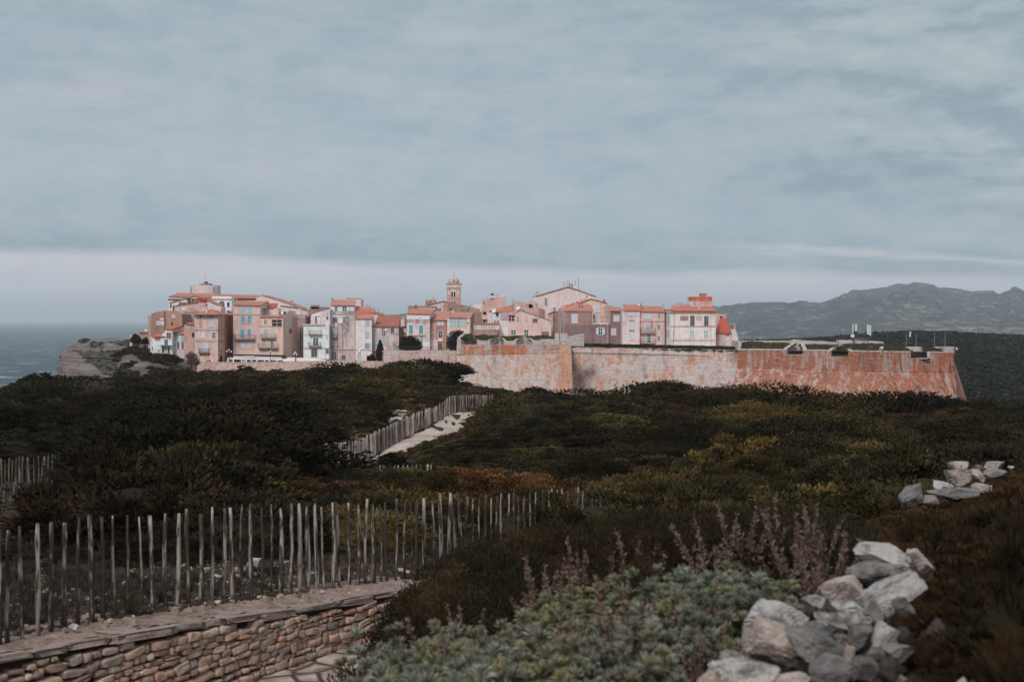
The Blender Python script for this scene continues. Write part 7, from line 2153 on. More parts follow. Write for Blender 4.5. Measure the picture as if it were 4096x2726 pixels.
h.roof((694, 636), (1152, 632), (1110, 545), (846, 540), 'pinkt', 6); h.poly_roof([[(598, 632, 358), (694, 634, 349.6), (850, 540, 355.6), (760, 560, 362)]], 'pinkt'); h.cornice(692, 1150, 636, 1, .16, .3, PIPE)
h.win(815, 692, 900, 826, 'w', 1); h.panel(694, 858, 1146, 1215, wallm('dark'), 1, .02, 'grey_lower_wall'); h.pipe([(1120, 640), (1140, 680), (1140, 848)], 1, .08); h.panel(1014, 545, 1070, 565, DARK, 1, .02, 'skylight') if False else None; h.win(650, 890, 664, 985, 'k', 0); h.chim(920, 570, 945, 615, 352, TILES['orange']); h.chim(962, 570, 985, 610, 352, TILES['orange']); h.done()
h = House(RD, 'brown lower house with a white railed terrace and open white shutters', [(1146, 850), (1388, 850)], 1220, 8, 349, 'dark')
h.win(1232, 908, 1290, 1006, 'ow'); h.pipe([(1146, 848), (1380, 856), (1380, 1135)], 0, .08); h.balcony(1146, 1386, 770, 846, 0, .25, WHITE, True); h.pipe([(1128, 910), (1128, 1130)], 0, .03, CABLE); h.pipe([(1075, 1130), (1075, 915), (1128, 905)], 0, .03, CABLE) if False else None; h.done()
h = House(RD, 'terrace back wall with pale doors above the white railing', [(1146, 690), (1345, 690)], 860, 4, 356, 'apric'); h.win(1152, 700, 1168, 830, 'k'); h.win(1170, 700, 1252, 830, 'g') if False else h.win(1172, 700, 1252, 830, 'w'); h.panel(1262, 710, 1340, 832, wallm('ochre'), 0, .03); h.done()
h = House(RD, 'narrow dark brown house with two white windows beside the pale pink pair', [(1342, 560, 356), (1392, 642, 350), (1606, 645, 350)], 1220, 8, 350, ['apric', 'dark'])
h.roof((1392, 640), (1606, 644), (1600, 592), (1460, 586), 'pinkt', 5); h.poly_roof([[(1340, 556, 356), (1392, 638, 349.7), (1470, 588, 355), (1450, 556, 358)]], 'pinkt'); h.cornice(1392, 1604, 642, 1, .14, .25, PIPE); h.win(1470, 706, 1556, 798, 'w', 1); h.win(1432, 915, 1502, 1012, 'w', 1); h.pipe([(1408, 650), (1402, 860), (1388, 872)], 1, .08); h.done()
h = House(RD, 'slim pale pink house with three white shuttered windows one above another', [(1606, 635), (1878, 640)], 1260, 8, 344, 'pale')
h.roof((1626, 636), (1884, 638), (1862, 552), (1616, 544), 'orange', 5); h.win(1694, 656, 1812, 712, 'w'); h.win(1716, 796, 1782, 926, 'w'); h.win(1714, 958, 1782, 1090, 'w'); h.cornice(1710, 1788, 784, 0, .14, .22, FRAMEO); h.cornice(1712, 1788, 948, 0, .14, .22, FRAMEO); h.done()
h = House(RD, 'pink house with two stacked balconies and small windows on its right', [(1880, 656), (2268, 662)], 1260, 8, 345, 'pink')
h.roof((1890, 652), (2264, 660), (2236, 578), (1906, 568), 'orange', 5); h.win(1950, 676, 2052, 760, 'w'); h.win(2164, 682, 2200, 736, 'g'); h.win(1984, 850, 2042, 972, 'b'); h.win(2000, 1008, 2048, 1130, 'ow') if False else h.win(1998, 1010, 2046, 1130, 'ow'); h.win(2154, 852, 2196, 916, 'g'); h.win(2154, 1030, 2196, 1096, 'g'); h.balcony(1882, 2120, 905, 990, 0, .9, wallm('umber')); h.balcony(1880, 2118, 1070, 1150, 0, .9, wallm('umber')); h.band(803, 1880, 2266, h=.18); h.chim(1880, 555, 1912, 640, 346, wallm('umber')); h.pole(1902, 500, 570, 347, .04); h.pole(2254, 525, 585, 348, .05); h.panel(2050, 800, 2078, 900, wallm('umber'), 0, .02, 'rust_stain'); h.dish(1868, 548, .35, 348); h.done()

# ================================================== crop E
h = House(RE, 'large pale corner house with a hipped roof and a red topped roof tower', [(818, 468, 347), (916, 482, 341), (1618, 486, 341)], 1120, 9, 341, ['white', 'cream'])  # narrow left face is whiter: its sunlit brightness is put into the colour
h.poly_roof([[(812, 466, 347), (914, 474, 340.4), (1150, 384, 346), (960, 440, 352)], [(914, 474, 340.4), (1624, 480, 340.4), (1562, 398, 346), (1150, 384, 346)], [(1624, 480, 340.4), (1620, 478, 352), (1562, 398, 346)],
             [(812, 466, 347), (914, 474, 340.4), (914, 482, 340.4), (812, 474, 347)], [(914, 474, 340.4), (1624, 480, 340.4), (1624, 488, 340.4), (914, 482, 340.4)]], 'orange')
for y, q in ((506, .3), (492, .22)): h.cornice(916, 1618, y, 1, .24, q, FRAMEO if y > 500 else FRAMEP)
h.cornice(818, 916, 500, 0, .3, .25, FRAMEP)
h.win(1220, 558, 1286, 716, 'd', 1); h.win(1438, 564, 1502, 722, 'd', 1); h.win(1218, 786, 1276, 886, 'g', 1) if False else h.win(1218, 786, 1276, 886, 'gg', 1); h.win(1434, 788, 1494, 890, 'gg', 1); h.band(724, 916, 1610, 1, .2); h.band(942, 916, 1605, 1, .16)
for x in (830, 852, 878):
    h.win(x, 560, x + 9, 700, 'k', 0); h.win(x, 775, x + 9, 900, 'k', 0)
h.panel(1060, 560, 1190, 636, wallm('brown'), 1, .012, 'old_render_patch'); h.panel(1310, 560, 1400, 636, wallm('rose'), 1, .012, 'old_render_patch'); h.pipe([(966, 505), (966, 720), (952, 1010)], 1, .07, wallm('brown')); h.panel(812, 850, 826, 915, FRAMEO, 0, .5, 'rusty_box')
h.chim(996, 364, 1116, 418, 350, wallm('rose'), pots=False); h.chim(928, 398, 996, 432, 351, wallm('rose'), pots=False); h.chim(1352, 430, 1376, 480, 342, wallm('pale')); h.done()
h = House(RE, 'flat roofed brick crowned tower room on top of the large corner house', [(1192, 262, 347), (1252, 258, 344), (1562, 258, 344)], 420, 5, 344, ['white', 'rose'], name='roof_tower', cat='tower', group=None)
h.panel(1254, 260, 1560, 322, plain('red_brick_band', alb(188, 88, 68)), 1, .05, 'brick_band'); h.panel(1194, 262, 1250, 324, plain('red_brick_band', alb(188, 88, 68)), 0, .05, 'brick_band')
for x in (1325, 1460): h.win(x, 262, x + 36, 298, 'gg', 1)
h.chim(1376, 214, 1482, 262, 346, wallm('brown'), d=2, pots=False); h.done()
h = House(RE, 'low house with steep red roof and stepped gable at the right end', [(1612, 832, 346), (1862, 836, 346), (1872, 790, 346.2), (1900, 775, 346.2), (1930, 770, 346.2), (1950, 830, 346.2), (1968, 880, 346.2), (1976, 1000, 346.2)], 1120, 7, 346, ['rose', 'pale', 'pale', 'pale', 'pale', 'pale', 'pale'])
h.roof((1612, 832), (1866, 838), (1782, 606), (1684, 600), 'red', 6.5, fill=0); h.win(1774, 846, 1826, 936, 'g'); h.chim(1906, 695, 1928, 790, 347, wallm('rose')); h.panel(1700, 880, 1860, 1015, wallm('stain'), 0, .02); h.done()
h = House(RE, 'small rose block behind the steep red roof with one square opening', [(1620, 528), (1784, 530)], 900, 6, 358, 'rose'); h.win(1680, 566, 1728, 604, 'k'); h.chim(1758, 515, 1782, 600, 359, wallm('umber')); h.done()

# ------------------------------------------------------------------ the café terrace under the tall houses
root = empty('cafe_terrace', P(RA.X(1850), RA.Yp(1480), 339), 'white framed open café terrace at street level under the tall pink houses', 'pavilion')
mb = MB(); q = lambda x, y, Y=339.5: P(RA.X(x), RA.Yp(y), Y)
a, b = q(1412, 1372), q(2300, 1392)
mb.hexa([a + Vector((0, 0, -.35)), b + Vector((0, 0, -.35)), b + Vector((0, .4, -.35)), a + Vector((0, .4, -.35)), a, b, b + Vector((0, .4, 0)), a + Vector((0, .4, 0))])
mb.build('top_beam', WHITE, root)
for x in (1416, 1500, 1632, 1706, 1870, 1990, 2062, 2190, 2290):
    p_ = q(x, 1378); z2 = q(x, 1482).z; mb = MB(); mb.box(p_.x - .14, p_.x + .14, p_.y + .02, p_.y + .36, z2, p_.z - .2); mb.build('post', WHITE, root)
mb = MB(); a, b = q(1415, 1330, 341.8), q(2270, 1345, 341.8); z2 = q(0, 1484, 341.8).z
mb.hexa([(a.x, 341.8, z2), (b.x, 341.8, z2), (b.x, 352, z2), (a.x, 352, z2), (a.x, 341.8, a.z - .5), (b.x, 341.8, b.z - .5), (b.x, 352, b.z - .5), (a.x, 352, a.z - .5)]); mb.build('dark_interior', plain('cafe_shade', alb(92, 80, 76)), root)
mb = MB(); a, b = q(1500, 1326, 344), q(2270, 1340, 344)
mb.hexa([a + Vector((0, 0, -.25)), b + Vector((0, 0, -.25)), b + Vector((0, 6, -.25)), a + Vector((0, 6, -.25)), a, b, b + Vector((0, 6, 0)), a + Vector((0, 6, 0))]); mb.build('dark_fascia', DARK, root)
mb = MB(); a, b = q(1505, 1346, 341.2), q(2260, 1362, 341.2)
mb.hexa([a + Vector((0, 0, -.7)), b + Vector((0, 0, -.7)), b + Vector((0, .5, -.7)), a + Vector((0, .5, -.7)), a, b, b + Vector((0, .5, 0)), a + Vector((0, .5, 0))]); mb.build('front_wall', wallm('pale'), root)
mb = MB(); a, b = q(1668, 1345, 340.9), q(1828, 1366, 340.9); mb.box(a.x, b.x, 340.9, 341.1, b.z, a.z); mb.build('white_board', WHITE, root)
for x, w_, c_ in ((1530, 60, DARK), (1660, 30, SH['w']), (1760, 50, SH['b']), (1930, 40, GLASS), (2020, 30, DARK), (2110, 60, SH['r']), (2215, 40, DARK)):
    a, b = q(x, 1395, 341.5), q(x + w_, 1480, 341.5); mb = MB(); mb.box(a.x, b.x, 341.5, 341.75, b.z, a.z); mb.build('opening', c_, root)
# canvas shade between the café and the white balcony house
root = empty('canvas_shade', P(RB.X(450), RB.Yp(1450), 339.5), 'pale stretched canvas shade below the white balcony house', 'awning')
mb = MB(); tp_ = [(128, 1402), (215, 1366), (420, 1372), (640, 1384), (800, 1410)]; bt_ = [(128, 1452), (215, 1452), (420, 1460), (640, 1466), (800, 1470)]
for (a, b), (c, d) in zip(zip(tp_, bt_), zip(tp_[1:], bt_[1:])):
    mb.face([P(RB.X(b[0]), RB.Yp(b[1]), 338.6), P(RB.X(d[0]), RB.Yp(d[1]), 338.6), P(RB.X(c[0]), RB.Yp(c[1]), 339.4), P(RB.X(a[0]), RB.Yp(a[1]), 339.4)])
    mb.face([P(RB.X(a[0]), RB.Yp(a[1]), 339.4), P(RB.X(c[0]), RB.Yp(c[1]), 339.4), P(RB.X(c[0]), RB.Yp(c[1] + 6), 345), P(RB.X(a[0]), RB.Yp(a[1] + 6), 345)])
mb.build('canvas', wallm('cream'), root)
root = empty('low_wall', P(RB.X(1300), RB.Yp(1480), 337.5), 'low white parapet wall before the blank pale wall house', 'wall', 'ramparts of the town'); root['kind'] = 'thing'
mb = MB(); prism_back(mb, [P(RB.X(790), RB.Yp(1560), 337), P(RB.X(1705), RB.Yp(1560), 331), P(RB.X(1705), RB.Yp(1442), 331), P(RB.X(950), RB.Yp(1430), 336), P(RB.X(850), RB.Yp(1440), 337)], .6); mb.build('masonry', wallm('cream'), root)

# triple globe street lamps
for (reg, lb, gl, base) in ((RA, 'three globe street lamp in front of the alley by the square tower house', [(1401, 1273), (1435, 1251), (1469, 1278)], (1437, 1470)),
                            (RA, 'three globe street lamp standing before the café terrace', [(2050, 1296), (2086, 1271), (2116, 1301)], (2083, 1480)),
                            (RB, 'three globe street lamp beside the white balcony house', [(298, 1314), (318, 1290), (338, 1317)], (318, 1400))):
    Yl = 338.5; top = P(reg.X(base[0]), reg.Yp(gl[1][1] + 30), Yl); bs = P(reg.X(base[0]), reg.Yp(base[1]), Yl)
    root = empty('street_lamp', bs, lb, 'street lamp', 'three globe street lamps')
    mb = MB(); mb.tube([bs + Vector((0, 0, -.4)), bs + Vector((0, 0, .5)), top], [.12, .08, .06], 8)
    for g_ in gl: c = P(reg.X(g_[0]), reg.Yp(g_[1]), Yl); mb.tube([top, Vector((c.x, c.y, top.z + .1)), c], .04, 6)
    mb.build('post', plain('lamp_iron', (0.05, 0.045, 0.045)), root)
    for g_ in gl:
        c = P(reg.X(g_[0]), reg.Yp(g_[1]), Yl); r_ = 13 / 3.92 / F * Yl; mb = MB(); mb.lathe((c.x, c.y, c.z), [(.02, -r_)] + [(r_ * math.cos(t), r_ * math.sin(t)) for t in [-1.2 + .3 * k for k in range(9)]] + [(.02, r_)], 14); mb.build('globe', plain('opal_globe', (0.8, 0.79, 0.78), .4), root, smooth=True)

# potted plants, cypress, bushes
for (x, y, w_, h_, c_, lb) in ((1095, 1428, 24, 30, (0.14, 0.045, 0.04), 'reddish potted plant at the foot of the square tower house'), (1133, 1424, 32, 46, SP['drk'], 'dark potted plant beside a reddish one before the blind arch'), (1266, 1424, 38, 48, SP['drk'], 'dark potted plant left of the arched doorway')):
    Yp_ = 340.0; c = P(RA.X(x), RA.Yp(y + h_ / 2), Yp_)
    root = empty('potted_plant', c, lb, 'plant', 'potted plants on the street')
    mb = MB(); mb.lathe((c.x, c.y, c.z - .1), [(.2, 0), (.3, .45), (.33, .47), (.28, .48)], 10); mb.build('pot', SLAB, root)
    pr = [proto_bush(.3, 160, 800)]; W_ = w_ / 3.92 / F * Yp_ / 2; H_ = h_ / 3.92 / F * Yp_
    o = assemble('foliage', pr, [(0, 0, .3, W_, H_ * .7, 0, 0, np.array(c_) * .8)], kind=None); o.parent = root
root = shrub('cypress_tree', 'narrow dark cypress pointing up beside the brown tiled house', RB.X(1648), RB.Yp(1130), 30, 80, 340, SP['drk'], .3, 2400, 31, 'tree', upw=1.2)
for ch in list(root.children):
    if ch.name.startswith('crown'):
        bpy.data.objects.remove(ch)
g = np.random.default_rng(4); n_ = 4200; t = g.random(n_) ** .8; H_ = 80 / F * 340 * 1.05; Rm = 15.5 / F * 340
rad = Rm * np.where(t < .25, .55 + 1.8 * t, 1 - ((t - .25) / .75) ** 1.7) * (0.75 + .3 * g.random(n_)); an = g.random(n_) * 6.283
pp_ = np.stack([rad * np.cos(an), rad * np.sin(an), t * H_], 1); ax_ = np.stack([np.cos(an) * .4, np.sin(an) * .4, np.full(n_, 1.0)], 1) + g.normal(size=(n_, 3)) * .25; ax_ /= np.linalg.norm(ax_, axis=1)[:, None]
sd2 = np.cross(ax_, g.normal(size=(n_, 3))); sd2 /= np.linalg.norm(sd2, axis=1)[:, None]; L_ = (.28 + .2 * g.random(n_))[:, None]
q4 = np.stack([pp_, pp_ + ax_ * L_ * .4 + sd2 * L_ * .22, pp_ + ax_ * L_, pp_ + ax_ * L_ * .4 - sd2 * L_ * .22], 1)
cc_ = np.array(SP['drk'])[None] * (.7 + .6 * g.random(n_))[:, None]
o = np_obj('crown', q4.reshape(-1, 3), np.arange(4 * n_).reshape(-1, 4), np.repeat(cc_, 4, 0), FOL); o.parent = root
shrub('garden_bush', 'olive green bush at the foot of the cypress', RB.X(1520), RB.Yp(1315), 36, 32, 341, SP['jun'], .28, 900, 32, group='bushes round the town')
shrub('garden_bush', 'broad dark bush behind the railing in front of the turquoise shutters', RC.X(235), RC.Yp(985), 104, 72, 338, SP['drk'], .3, 3000, 33, group='bushes round the town')
shrub('garden_bush', 'tall dark bush half covering the glazed veranda house', RC.X(955), RC.Yp(880), 90, 98, 336, SP['drk'], .3, 3200, 34, group='bushes round the town')
shrub('garden_bush', 'round green bush below the balcony of the small white house', RA.X(300), RA.Yp(1285), 44, 40, 345, SP['olv'], .28, 1200, 35, group='bushes round the town')
shrub('garden_bush', 'dark bush on the rock right under the small white houses', RA.X(540), RA.Yp(1315), 60, 34, 346, SP['jun'], .28, 1200, 36, group='bushes round the town')

# ruin and white dome left of the town
root = empty('ruined_wall', P(RH.X(1900), RH.Yp(600), 366), 'ruined stone hut with a brown roof and leaning posts left of the town', 'ruin')
mb = MB(); prism_back(mb, [P(RH.X(a), RH.Yp(b), 366) for a, b in ((1890, 610), (1890, 455), (1880, 432), (1990, 430), (2010, 470), (2020, 610))], 5); mb.build('masonry', M_RUBP, root)
mb = MB(); prism_back(mb, [P(RH.X(a), RH.Yp(b), 365.6) for a, b in ((1855, 438), (1858, 430), (1920, 420), (1990, 432), (1992, 440))], 5.6); mb.build('roof', wallm('brown'), root)
for x, y0, y1 in ((1763, 470, 580), (1895, 560, 610), (2010, 620, 760)):
    a, b = P(RH.X(x), RH.Yp(y1), 364), P(RH.X(x), RH.Yp(y0), 364); mb = MB(); mb.box(a.x - .3, a.x + .3, 364, 364.6, a.z - 1, b.z); mb.build('post', wallm('pale'), root)
mb = MB(); prism_back(mb, [P(RH.X(a), RH.Yp(b), 367) for a, b in ((1765, 480), (1880, 436), (1885, 450), (1775, 500))], .6); mb.build('leaning_rail', wallm('pale'), root)
shrub('garden_bush', 'dark bush growing in front of the ruined hut', RH.X(1830), RH.Yp(440), 46, 46, 362, SP['drk'], .3, 1200, 38, group='bushes round the town')
shrub('garden_bush', 'dark bush at the foot of the brown house by the ruined hut', RH.X(1955), RH.Yp(500), 36, 30, 361, SP['drk'], .3, 900, 39, group='bushes round the town')
c = P(RH.X(1968), RH.Yp(432), 385); r_ = 26 / RH.k / F * 385; mb = MB(); mb.lathe((c.x, c.y, c.z - 3), [(r_, 0), (r_, 3)] + [(r_ * math.cos(t), 3 + r_ * 1.5 * math.sin(t)) for t in [.25 * k for k in range(1, 7)]], 18)
root = empty('dome_hut', (c.x, c.y, c.z - 3), 'small white dome peeping out behind the brown house at the far left', 'dome'); mb.build('shell', WHITE, root, smooth=True)

# ------------------------------------------------------------------ masts on the right bastion
root = empty('telecom_array', P(RF.X(2130), RF.Yp(1080), 322), 'telecom array of four white panels on dark frames above the red bastion', 'antenna')
q = lambda x, y, Y=322.0: P(RF.X(x), RF.Yp(y), Y)
for x0, x1, y0, y1 in ((1997, 2012, 765, 910), (2038, 2066, 762, 880), (2226, 2258, 775, 930), (2264, 2288, 785, 945)):
    a, b = q(x0, y1), q(x1, y0); mb = MB(); mb.box(a.x, b.x, 321.8, 322.1, a.z, b.z); mb.build('panel_antenna', plain('antenna_grey', alb(196, 196, 200), var=.05), root)
IR2 = plain('mast_steel', (0.06, 0.062, 0.065), .5)
for x, y0, y1 in ((2008, 800, 1085), (2072, 870, 1000), (2202, 868, 1000), (2250, 800, 1085), (2275, 880, 980)):
    mb = MB(); mb.tube([q(x, y1, 322.3), q(x, y0, 322.3)], .13, 8); mb.build('mast', IR2, root)
mb = MB(); mb.tube([q(2008, 998, 322.3), q(2250, 998, 322.3)], .1, 6); mb.build('cross_beam', plain('rusty_beam', alb(150, 110, 100)), root)
for x, y in ((2030, 895), (2055, 905), (2205, 945), (2235, 935), (2262, 968), (2003, 950)):
    a = q(x, y); mb = MB(); mb.box(a.x - .35, a.x + .35, 322.0, 322.5, a.z - .35, a.z + .35); mb.build('radio_unit', IR2 if x != 2003 else WHITE, root)
for x, y0, y1, w_ in ((2060, 1015, 1080, 20), (2215, 1030, 1080, 34)):
    a, b = q(x - w_, y1), q(x + w_, y0); mb = MB(); mb.box(a.x, b.x, 322.0, 323, a.z, b.z); mb.build('equipment_box', plain('box_grey', alb(130, 150, 158)), root)
MST = plain('thin_mast', alb(120, 124, 128))
for x, y0, y1, lb in ((643, 650, 797, 'thin pole just left of the lamp pole on the red bastion'), (752, 655, 800, 'thin pole standing over the rough opening of the red bastion'), (957, 640, 806, 'thin pole left of the end turret on the red bastion'), (1077, 640, 802, 'thin pole rising from the end turret of the red bastion')):
    a, b = P(RG.X(x), RG.Yp(y1 + 12), 318), P(RG.X(x), RG.Yp(y0), 318); mb = MB(); mb.tube([a, b], [.075, .05], 6)
    o = mb.build('mast_pole', MST, None, loc=a); tag(o, lb, 'pole', 'thin poles on the red bastion')
a, b = P(RG.X(672), RG.Yp(812), 318), P(RG.X(678), RG.Yp(590), 318)
root = empty('lamp_pole', a, 'dark pole with two white lamp heads on the red bastion', 'lamp pole')
mb = MB(); mb.tube([a, P(RG.X(674), RG.Yp(680), 318), P(RG.X(682), RG.Yp(590), 318)], .07, 6); mb.build('pole', IR2, root)
for x, y in ((686, 646), (682, 676)):
    c = P(RG.X(x), RG.Yp(y), 317.8); mb = MB(); mb.box(c.x - .15, c.x + .15, 317.6, 317.9, c.z - .25, c.z + .25); mb.build('lamp_head', WHITE, root)
a, b = P(RG.X(1095), RG.Yp(806), 309), P(RG.X(1203), RG.Yp(806), 309)
root = empty('camera_arm', a, 'thin bracket arm with a drooping white camera at the outer corner of the red bastion', 'camera')
mb = MB(); mb.tube([a, b, P(RG.X(1206), RG.Yp(820), 309)], .06, 6); mb.build('arm', MST, root)
mb = MB(); c = P(RG.X(1206), RG.Yp(824), 309); mb.lathe((c.x, c.y, c.z - .25), [(.12, 0), (.25, .1), (.22, .35), (.06, .5)], 10); mb.build('camera_head', WHITE, root)
a = P(3525, 1396, 299.6); root = empty('junction_box', a, 'small grey box on a post at the salient corner of the red bastion', 'box')
mb = MB(); mb.box(a.x - .12, a.x + .12, 299.4, 299.6, a.z - 1.2, a.z + .4); mb.build('post', CONC, root); mb = MB(); mb.box(a.x - .2, a.x + .35, 299.2, 299.6, a.z + .1, a.z + .6); mb.build('box_body', plain('antenna_grey', alb(196, 196, 200), var=.05), root)
# ------------------------------------------------------------------ daylight: overcast evening sky
SUN_EL, SUN_AZ = math.radians(41), math.radians(199)          # azimuth measured from +Y towards +X: behind the viewer, a little to the left
sd = Vector((math.sin(SUN_AZ) * math.cos(SUN_EL), math.cos(SUN_AZ) * math.cos(SUN_EL), math.sin(SUN_EL)))
sl = bpy.data.lights.new('sun', 'SUN'); sl.energy = 2.15; sl.angle = math.radians(12); sl.color = (1.0, 0.92, 0.86)
so = bpy.data.objects.new('sun', sl); COL.objects.link(so); so.rotation_euler = sd.to_track_quat('Z', 'Y').to_euler(); so.location = (0, -20, 120)

w = bpy.data.worlds.new('World'); scene.world = w; w.use_nodes = True
t = w.node_tree; t.nodes.clear()
W = NT.__new__(NT); W.t = t
out = t.nodes.new('ShaderNodeOutputWorld')
tc = t.nodes.new('ShaderNodeTexCoord').outputs['Generated']
sep = t.nodes.new('ShaderNodeSeparateXYZ'); t.links.new(tc, sep.inputs[0])
az = W.math('ARCTAN2', sep.outputs[0], sep.outputs[1])
el = W.math('ARCSINE', sep.outputs[2])
cmb = t.nodes.new('ShaderNodeCombineXYZ'); t.links.new(az, cmb.inputs[0]); t.links.new(el, cmb.inputs[1])
uv = cmb.outputs[0]
edge = W.n('ShaderNodeFloatCurve')
cv = edge.mapping.curves[0]                                    # lower rim of the cloud deck (elevation) against azimuth
W.l(W.ramp(az, -0.4, 0.4), edge.inputs['Value'])
pts = [(0.0, 0.480), (0.08, 0.462), (0.24, 0.435), (0.30, 0.415), (0.45, 0.37), (0.56, 0.335), (0.70, 0.325), (1.0, 0.24)]
cv.points[0].location = pts[0]; cv.points[-1].location = pts[-1]
for a, b in pts[1:-1]: cv.points.new(a, b)
edge.mapping.update()
wob = W.noise(uv, (11, 40, 1), 6, 0.68)
e = W.math('ADD', W.math('MULTIPLY', edge.outputs[0], 0.1), W.math('MULTIPLY', W.math('SUBTRACT', wob, 0.5), 0.014))
dv = W.math('SUBTRACT', el, e)
deck = W.ramp(dv, -0.0036, 0.0036)
# clear strip under the deck
sf = W.noise(uv, (6, 26, 3), 5, 0.55)
strip = W.mix(W.ramp(el, 0.010, 0.036), (0.53, 0.575, 0.635), (0.60, 0.61, 0.675))
strip = W.mix(W.ramp(el, 0.0, 0.016), (0.37, 0.418, 0.465), strip)
strip = W.mix(W.math('MULTIPLY', W.ramp(sf, 0.46, 0.66, 0, 0.7), W.ramp(el, 0.008, 0.028)), strip, (0.68, 0.655, 0.675))
# cloud deck
g1 = W.ramp(dv, 0.0, 0.05)
cl = W.mix(g1, (0.315, 0.41, 0.47), (0.425, 0.50, 0.57))
cl = W.mix(W.ramp(el, 0.11, 0.25), cl, (0.34, 0.43, 0.475))
st1 = W.noise(uv, (5.5, 24, 1), 7, 0.66); st2 = W.noise(uv, (3.0, 13, 1), 5, 0.6); st3 = W.noise(uv, (8, 46, 2), 5, 0.6)
st4 = W.noise(uv, (7.5, 26, 6), 6, 0.6)
st5 = W.noise(uv, (12, 34, 11), 7, 0.66)
cl = W.mix(W.ramp(st5, 0.46, 0.66, 0, 0.6), cl, (0.53, 0.555, 0.61))
cl = W.mix(W.ramp(st5, 0.48, 0.32, 0, 0.45), cl, (0.325, 0.415, 0.49))
cl = W.mix(W.ramp(st2, 0.48, 0.68, 0, 0.55), cl, (0.32, 0.42, 0.515))
cl = W.mix(W.ramp(st1, 0.50, 0.66, 0, 0.62), cl, (0.555, 0.54, 0.60))
cl = W.mix(W.ramp(st4, 0.54, 0.70, 0, 0.45), cl, (0.535, 0.545, 0.605))
cl = W.mix(W.ramp(st4, 0.46, 0.30, 0, 0.35), cl, (0.35, 0.445, 0.51))
lowk = W.math('MULTIPLY', W.ramp(dv, 0.0, 0.034, 1, 0), W.ramp(st3, 0.40, 0.60))
cl = W.mix(W.math('MULTIPLY', lowk, 0.75), cl, (0.25, 0.35, 0.42))
lowb = W.math('MULTIPLY', W.math('MULTIPLY', W.ramp(dv, 0.004, 0.012), W.ramp(dv, 0.045, 0.02)), W.ramp(W.noise(uv, (7, 70, 9), 5, 0.6), 0.56, 0.68))
cl = W.mix(W.math('MULTIPLY', lowb, 0.7), cl, (0.60, 0.60, 0.65))
# heaped clouds at the right: soft bellies, lighter shoulders
wv = W.n('ShaderNodeVectorMath', operation='ADD'); t.links.new(uv, wv.inputs[0])
wn = W.n('ShaderNodeTexNoise'); wn.inputs['Scale'].default_value = 14; wn.inputs['Detail'].default_value = 3; t.links.new(uv, wn.inputs['Vector'])
ws = W.n('ShaderNodeVectorMath', operation='SCALE'); ws.inputs['Scale'].default_value = 0.03; t.links.new(wn.outputs['Color'], ws.inputs[0]); t.links.new(ws.outputs[0], wv.inputs[1])
cu = W.noise(wv.outputs[0], (5.0, 17, 4), 6, 0.55)
mp2 = W.n('ShaderNodeVectorMath', operation='ADD'); t.links.new(wv.outputs[0], mp2.inputs[0]); mp2.inputs[1].default_value = (0, 0.010, 0)
cu2 = W.noise(mp2.outputs[0], (5.0, 17, 4), 6, 0.55)
slope = W.math('SUBTRACT', cu, cu2)
rk = W.math('MULTIPLY', W.ramp(az, 0.02, 0.24), W.ramp(el, 0.055, 0.09))
cl = W.mix(W.math('MULTIPLY', rk, W.ramp(az, 0.05, 0.42, 0.25, 0.8)), cl, (0.27, 0.365, 0.425))
cl = W.mix(W.math('MULTIPLY', rk, W.ramp(cu, 0.49, 0.55, 0.0, 0.85)), cl, (0.42, 0.49, 0.53))
cl = W.mix(W.math('MULTIPLY', rk, W.ramp(slope, 0.01, 0.08, 0.0, 0.8)), cl, (0.50, 0.54, 0.575))
cl = W.mix(W.math('MULTIPLY', rk, W.ramp(slope, -0.01, -0.08, 0.0, 0.7)), cl, (0.25, 0.345, 0.42))
# the bright streak low at the right
ln = W.math('SUBTRACT', el, W.ramp(az, 0.135, 0.36, 0.053, 0.0352))
sk = W.math('MULTIPLY', W.ramp(W.math('ABSOLUTE', W.math('ADD', ln, W.math('MULTIPLY', W.math('SUBTRACT', W.noise(uv, (9, 50, 7), 4, .6), 0.5), 0.016))), 0.0, 0.0034, 1, 0), W.ramp(az, 0.10, 0.2))
cl = W.mix(W.math('MULTIPLY', sk, 0.85), cl, (0.60, 0.60, 0.65))
st6 = W.noise(uv, (30, 62, 15), 5, 0.7)
cl = W.mix(W.ramp(st6, 0.42, 0.66, 0, 0.28), cl, (0.53, 0.555, 0.605))
cl = W.mix(W.ramp(st6, 0.50, 0.32, 0, 0.22), cl, (0.31, 0.40, 0.465))
cl = W.mix(1.0, cl, (0.965, 0.99, 0.985), 'MULTIPLY')
skyc = W.mix(deck, strip, cl)
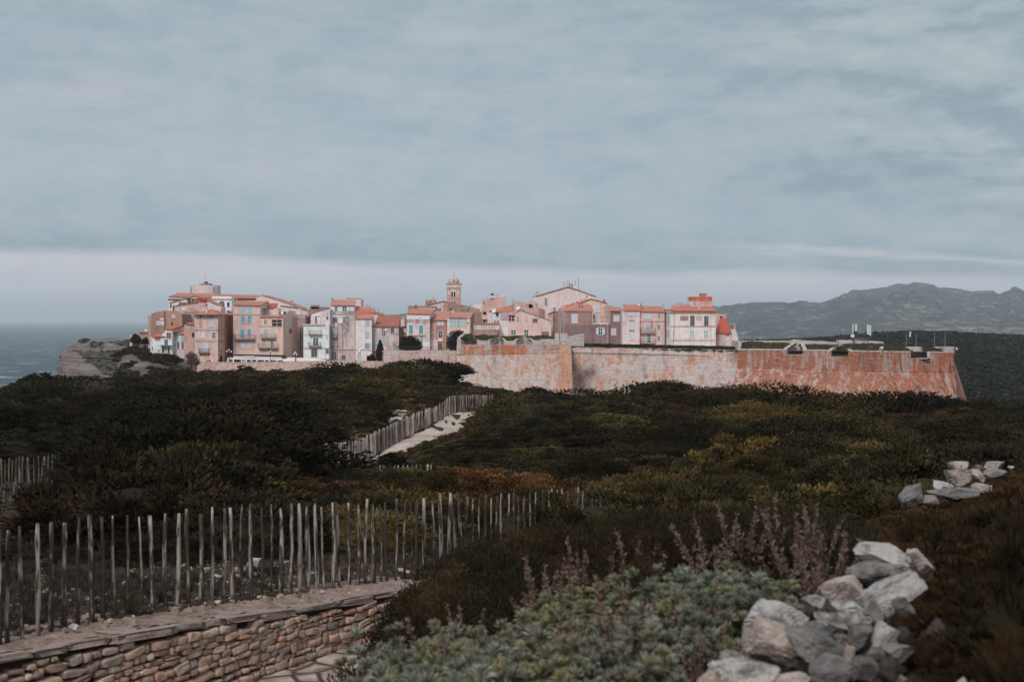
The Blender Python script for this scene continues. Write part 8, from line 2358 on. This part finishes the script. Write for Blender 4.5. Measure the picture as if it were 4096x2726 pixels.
# thin warm brightening on the sun's side, behind the viewer
dp = t.nodes.new('ShaderNodeVectorMath'); dp.operation = 'DOT_PRODUCT'; dp.inputs[1].default_value = sd; t.links.new(tc, dp.inputs[0])
skyc = W.mix(W.ramp(dp.outputs['Value'], 0.1, 1.0), skyc, (0.80, 0.79, 0.80))
ns = t.nodes.new('ShaderNodeTexSky'); ns.sky_type = 'NISHITA'; ns.sun_disc = False; ns.sun_elevation = SUN_EL; ns.sun_rotation = SUN_AZ
bg1 = t.nodes.new('ShaderNodeBackground'); bg1.inputs[1].default_value = 0.05; t.links.new(ns.outputs[0], bg1.inputs[0])
bg2 = t.nodes.new('ShaderNodeBackground'); bg2.inputs[1].default_value = 1.0; t.links.new(skyc, bg2.inputs[0])
mx = t.nodes.new('ShaderNodeMixShader'); mx.inputs[0].default_value = 0.93
t.links.new(bg1.outputs[0], mx.inputs[1]); t.links.new(bg2.outputs[0], mx.inputs[2]); t.links.new(mx.outputs[0], out.inputs[0])

# ------------------------------------------------------------------ sea air
mb = MB(); mb.box(-12000, 12000, -400, 29900, -2.0, 262.0)
hm = bpy.data.materials.new('sea_haze'); hm.use_nodes = True
ht = hm.node_tree; ht.nodes.clear()
ho = ht.nodes.new('ShaderNodeOutputMaterial'); pv = ht.nodes.new('ShaderNodeVolumePrincipled')
pv.inputs['Color'].default_value = (0.80, 0.90, 1.0, 1); pv.inputs['Density'].default_value = 0.00009; pv.inputs['Anisotropy'].default_value = 0.0
ht.links.new(pv.outputs[0], ho.inputs['Volume'])
hz = mb.build('haze', hm); tag(hz, kind='stuff')

# ------------------------------------------------------------------ camera
cam = bpy.data.cameras.new('camera'); cam.lens = 50; cam.sensor_width = 36; cam.shift_y = -(1363 - HY) / 4096
cam.clip_end = 60000; cam.clip_start = 0.05
cam.dof.use_dof = True; cam.dof.focus_distance = 300; cam.dof.aperture_fstop = 3.6
co = bpy.data.objects.new('camera', cam); COL.objects.link(co); co.location = (0, 0, ZC); co.rotation_euler = (math.pi / 2, 0, 0)
scene.camera = co
scene.render.engine = 'CYCLES'
scene.cycles.use_denoising = True
scene.cycles.volume_bounces = 1
scene.cycles.max_bounces = 6
scene.view_settings.view_transform = 'Standard'; scene.view_settings.look = 'None'
scene.view_settings.exposure = 0.0; scene.view_settings.gamma = 1.0
scene.view_settings.use_curve_mapping = False
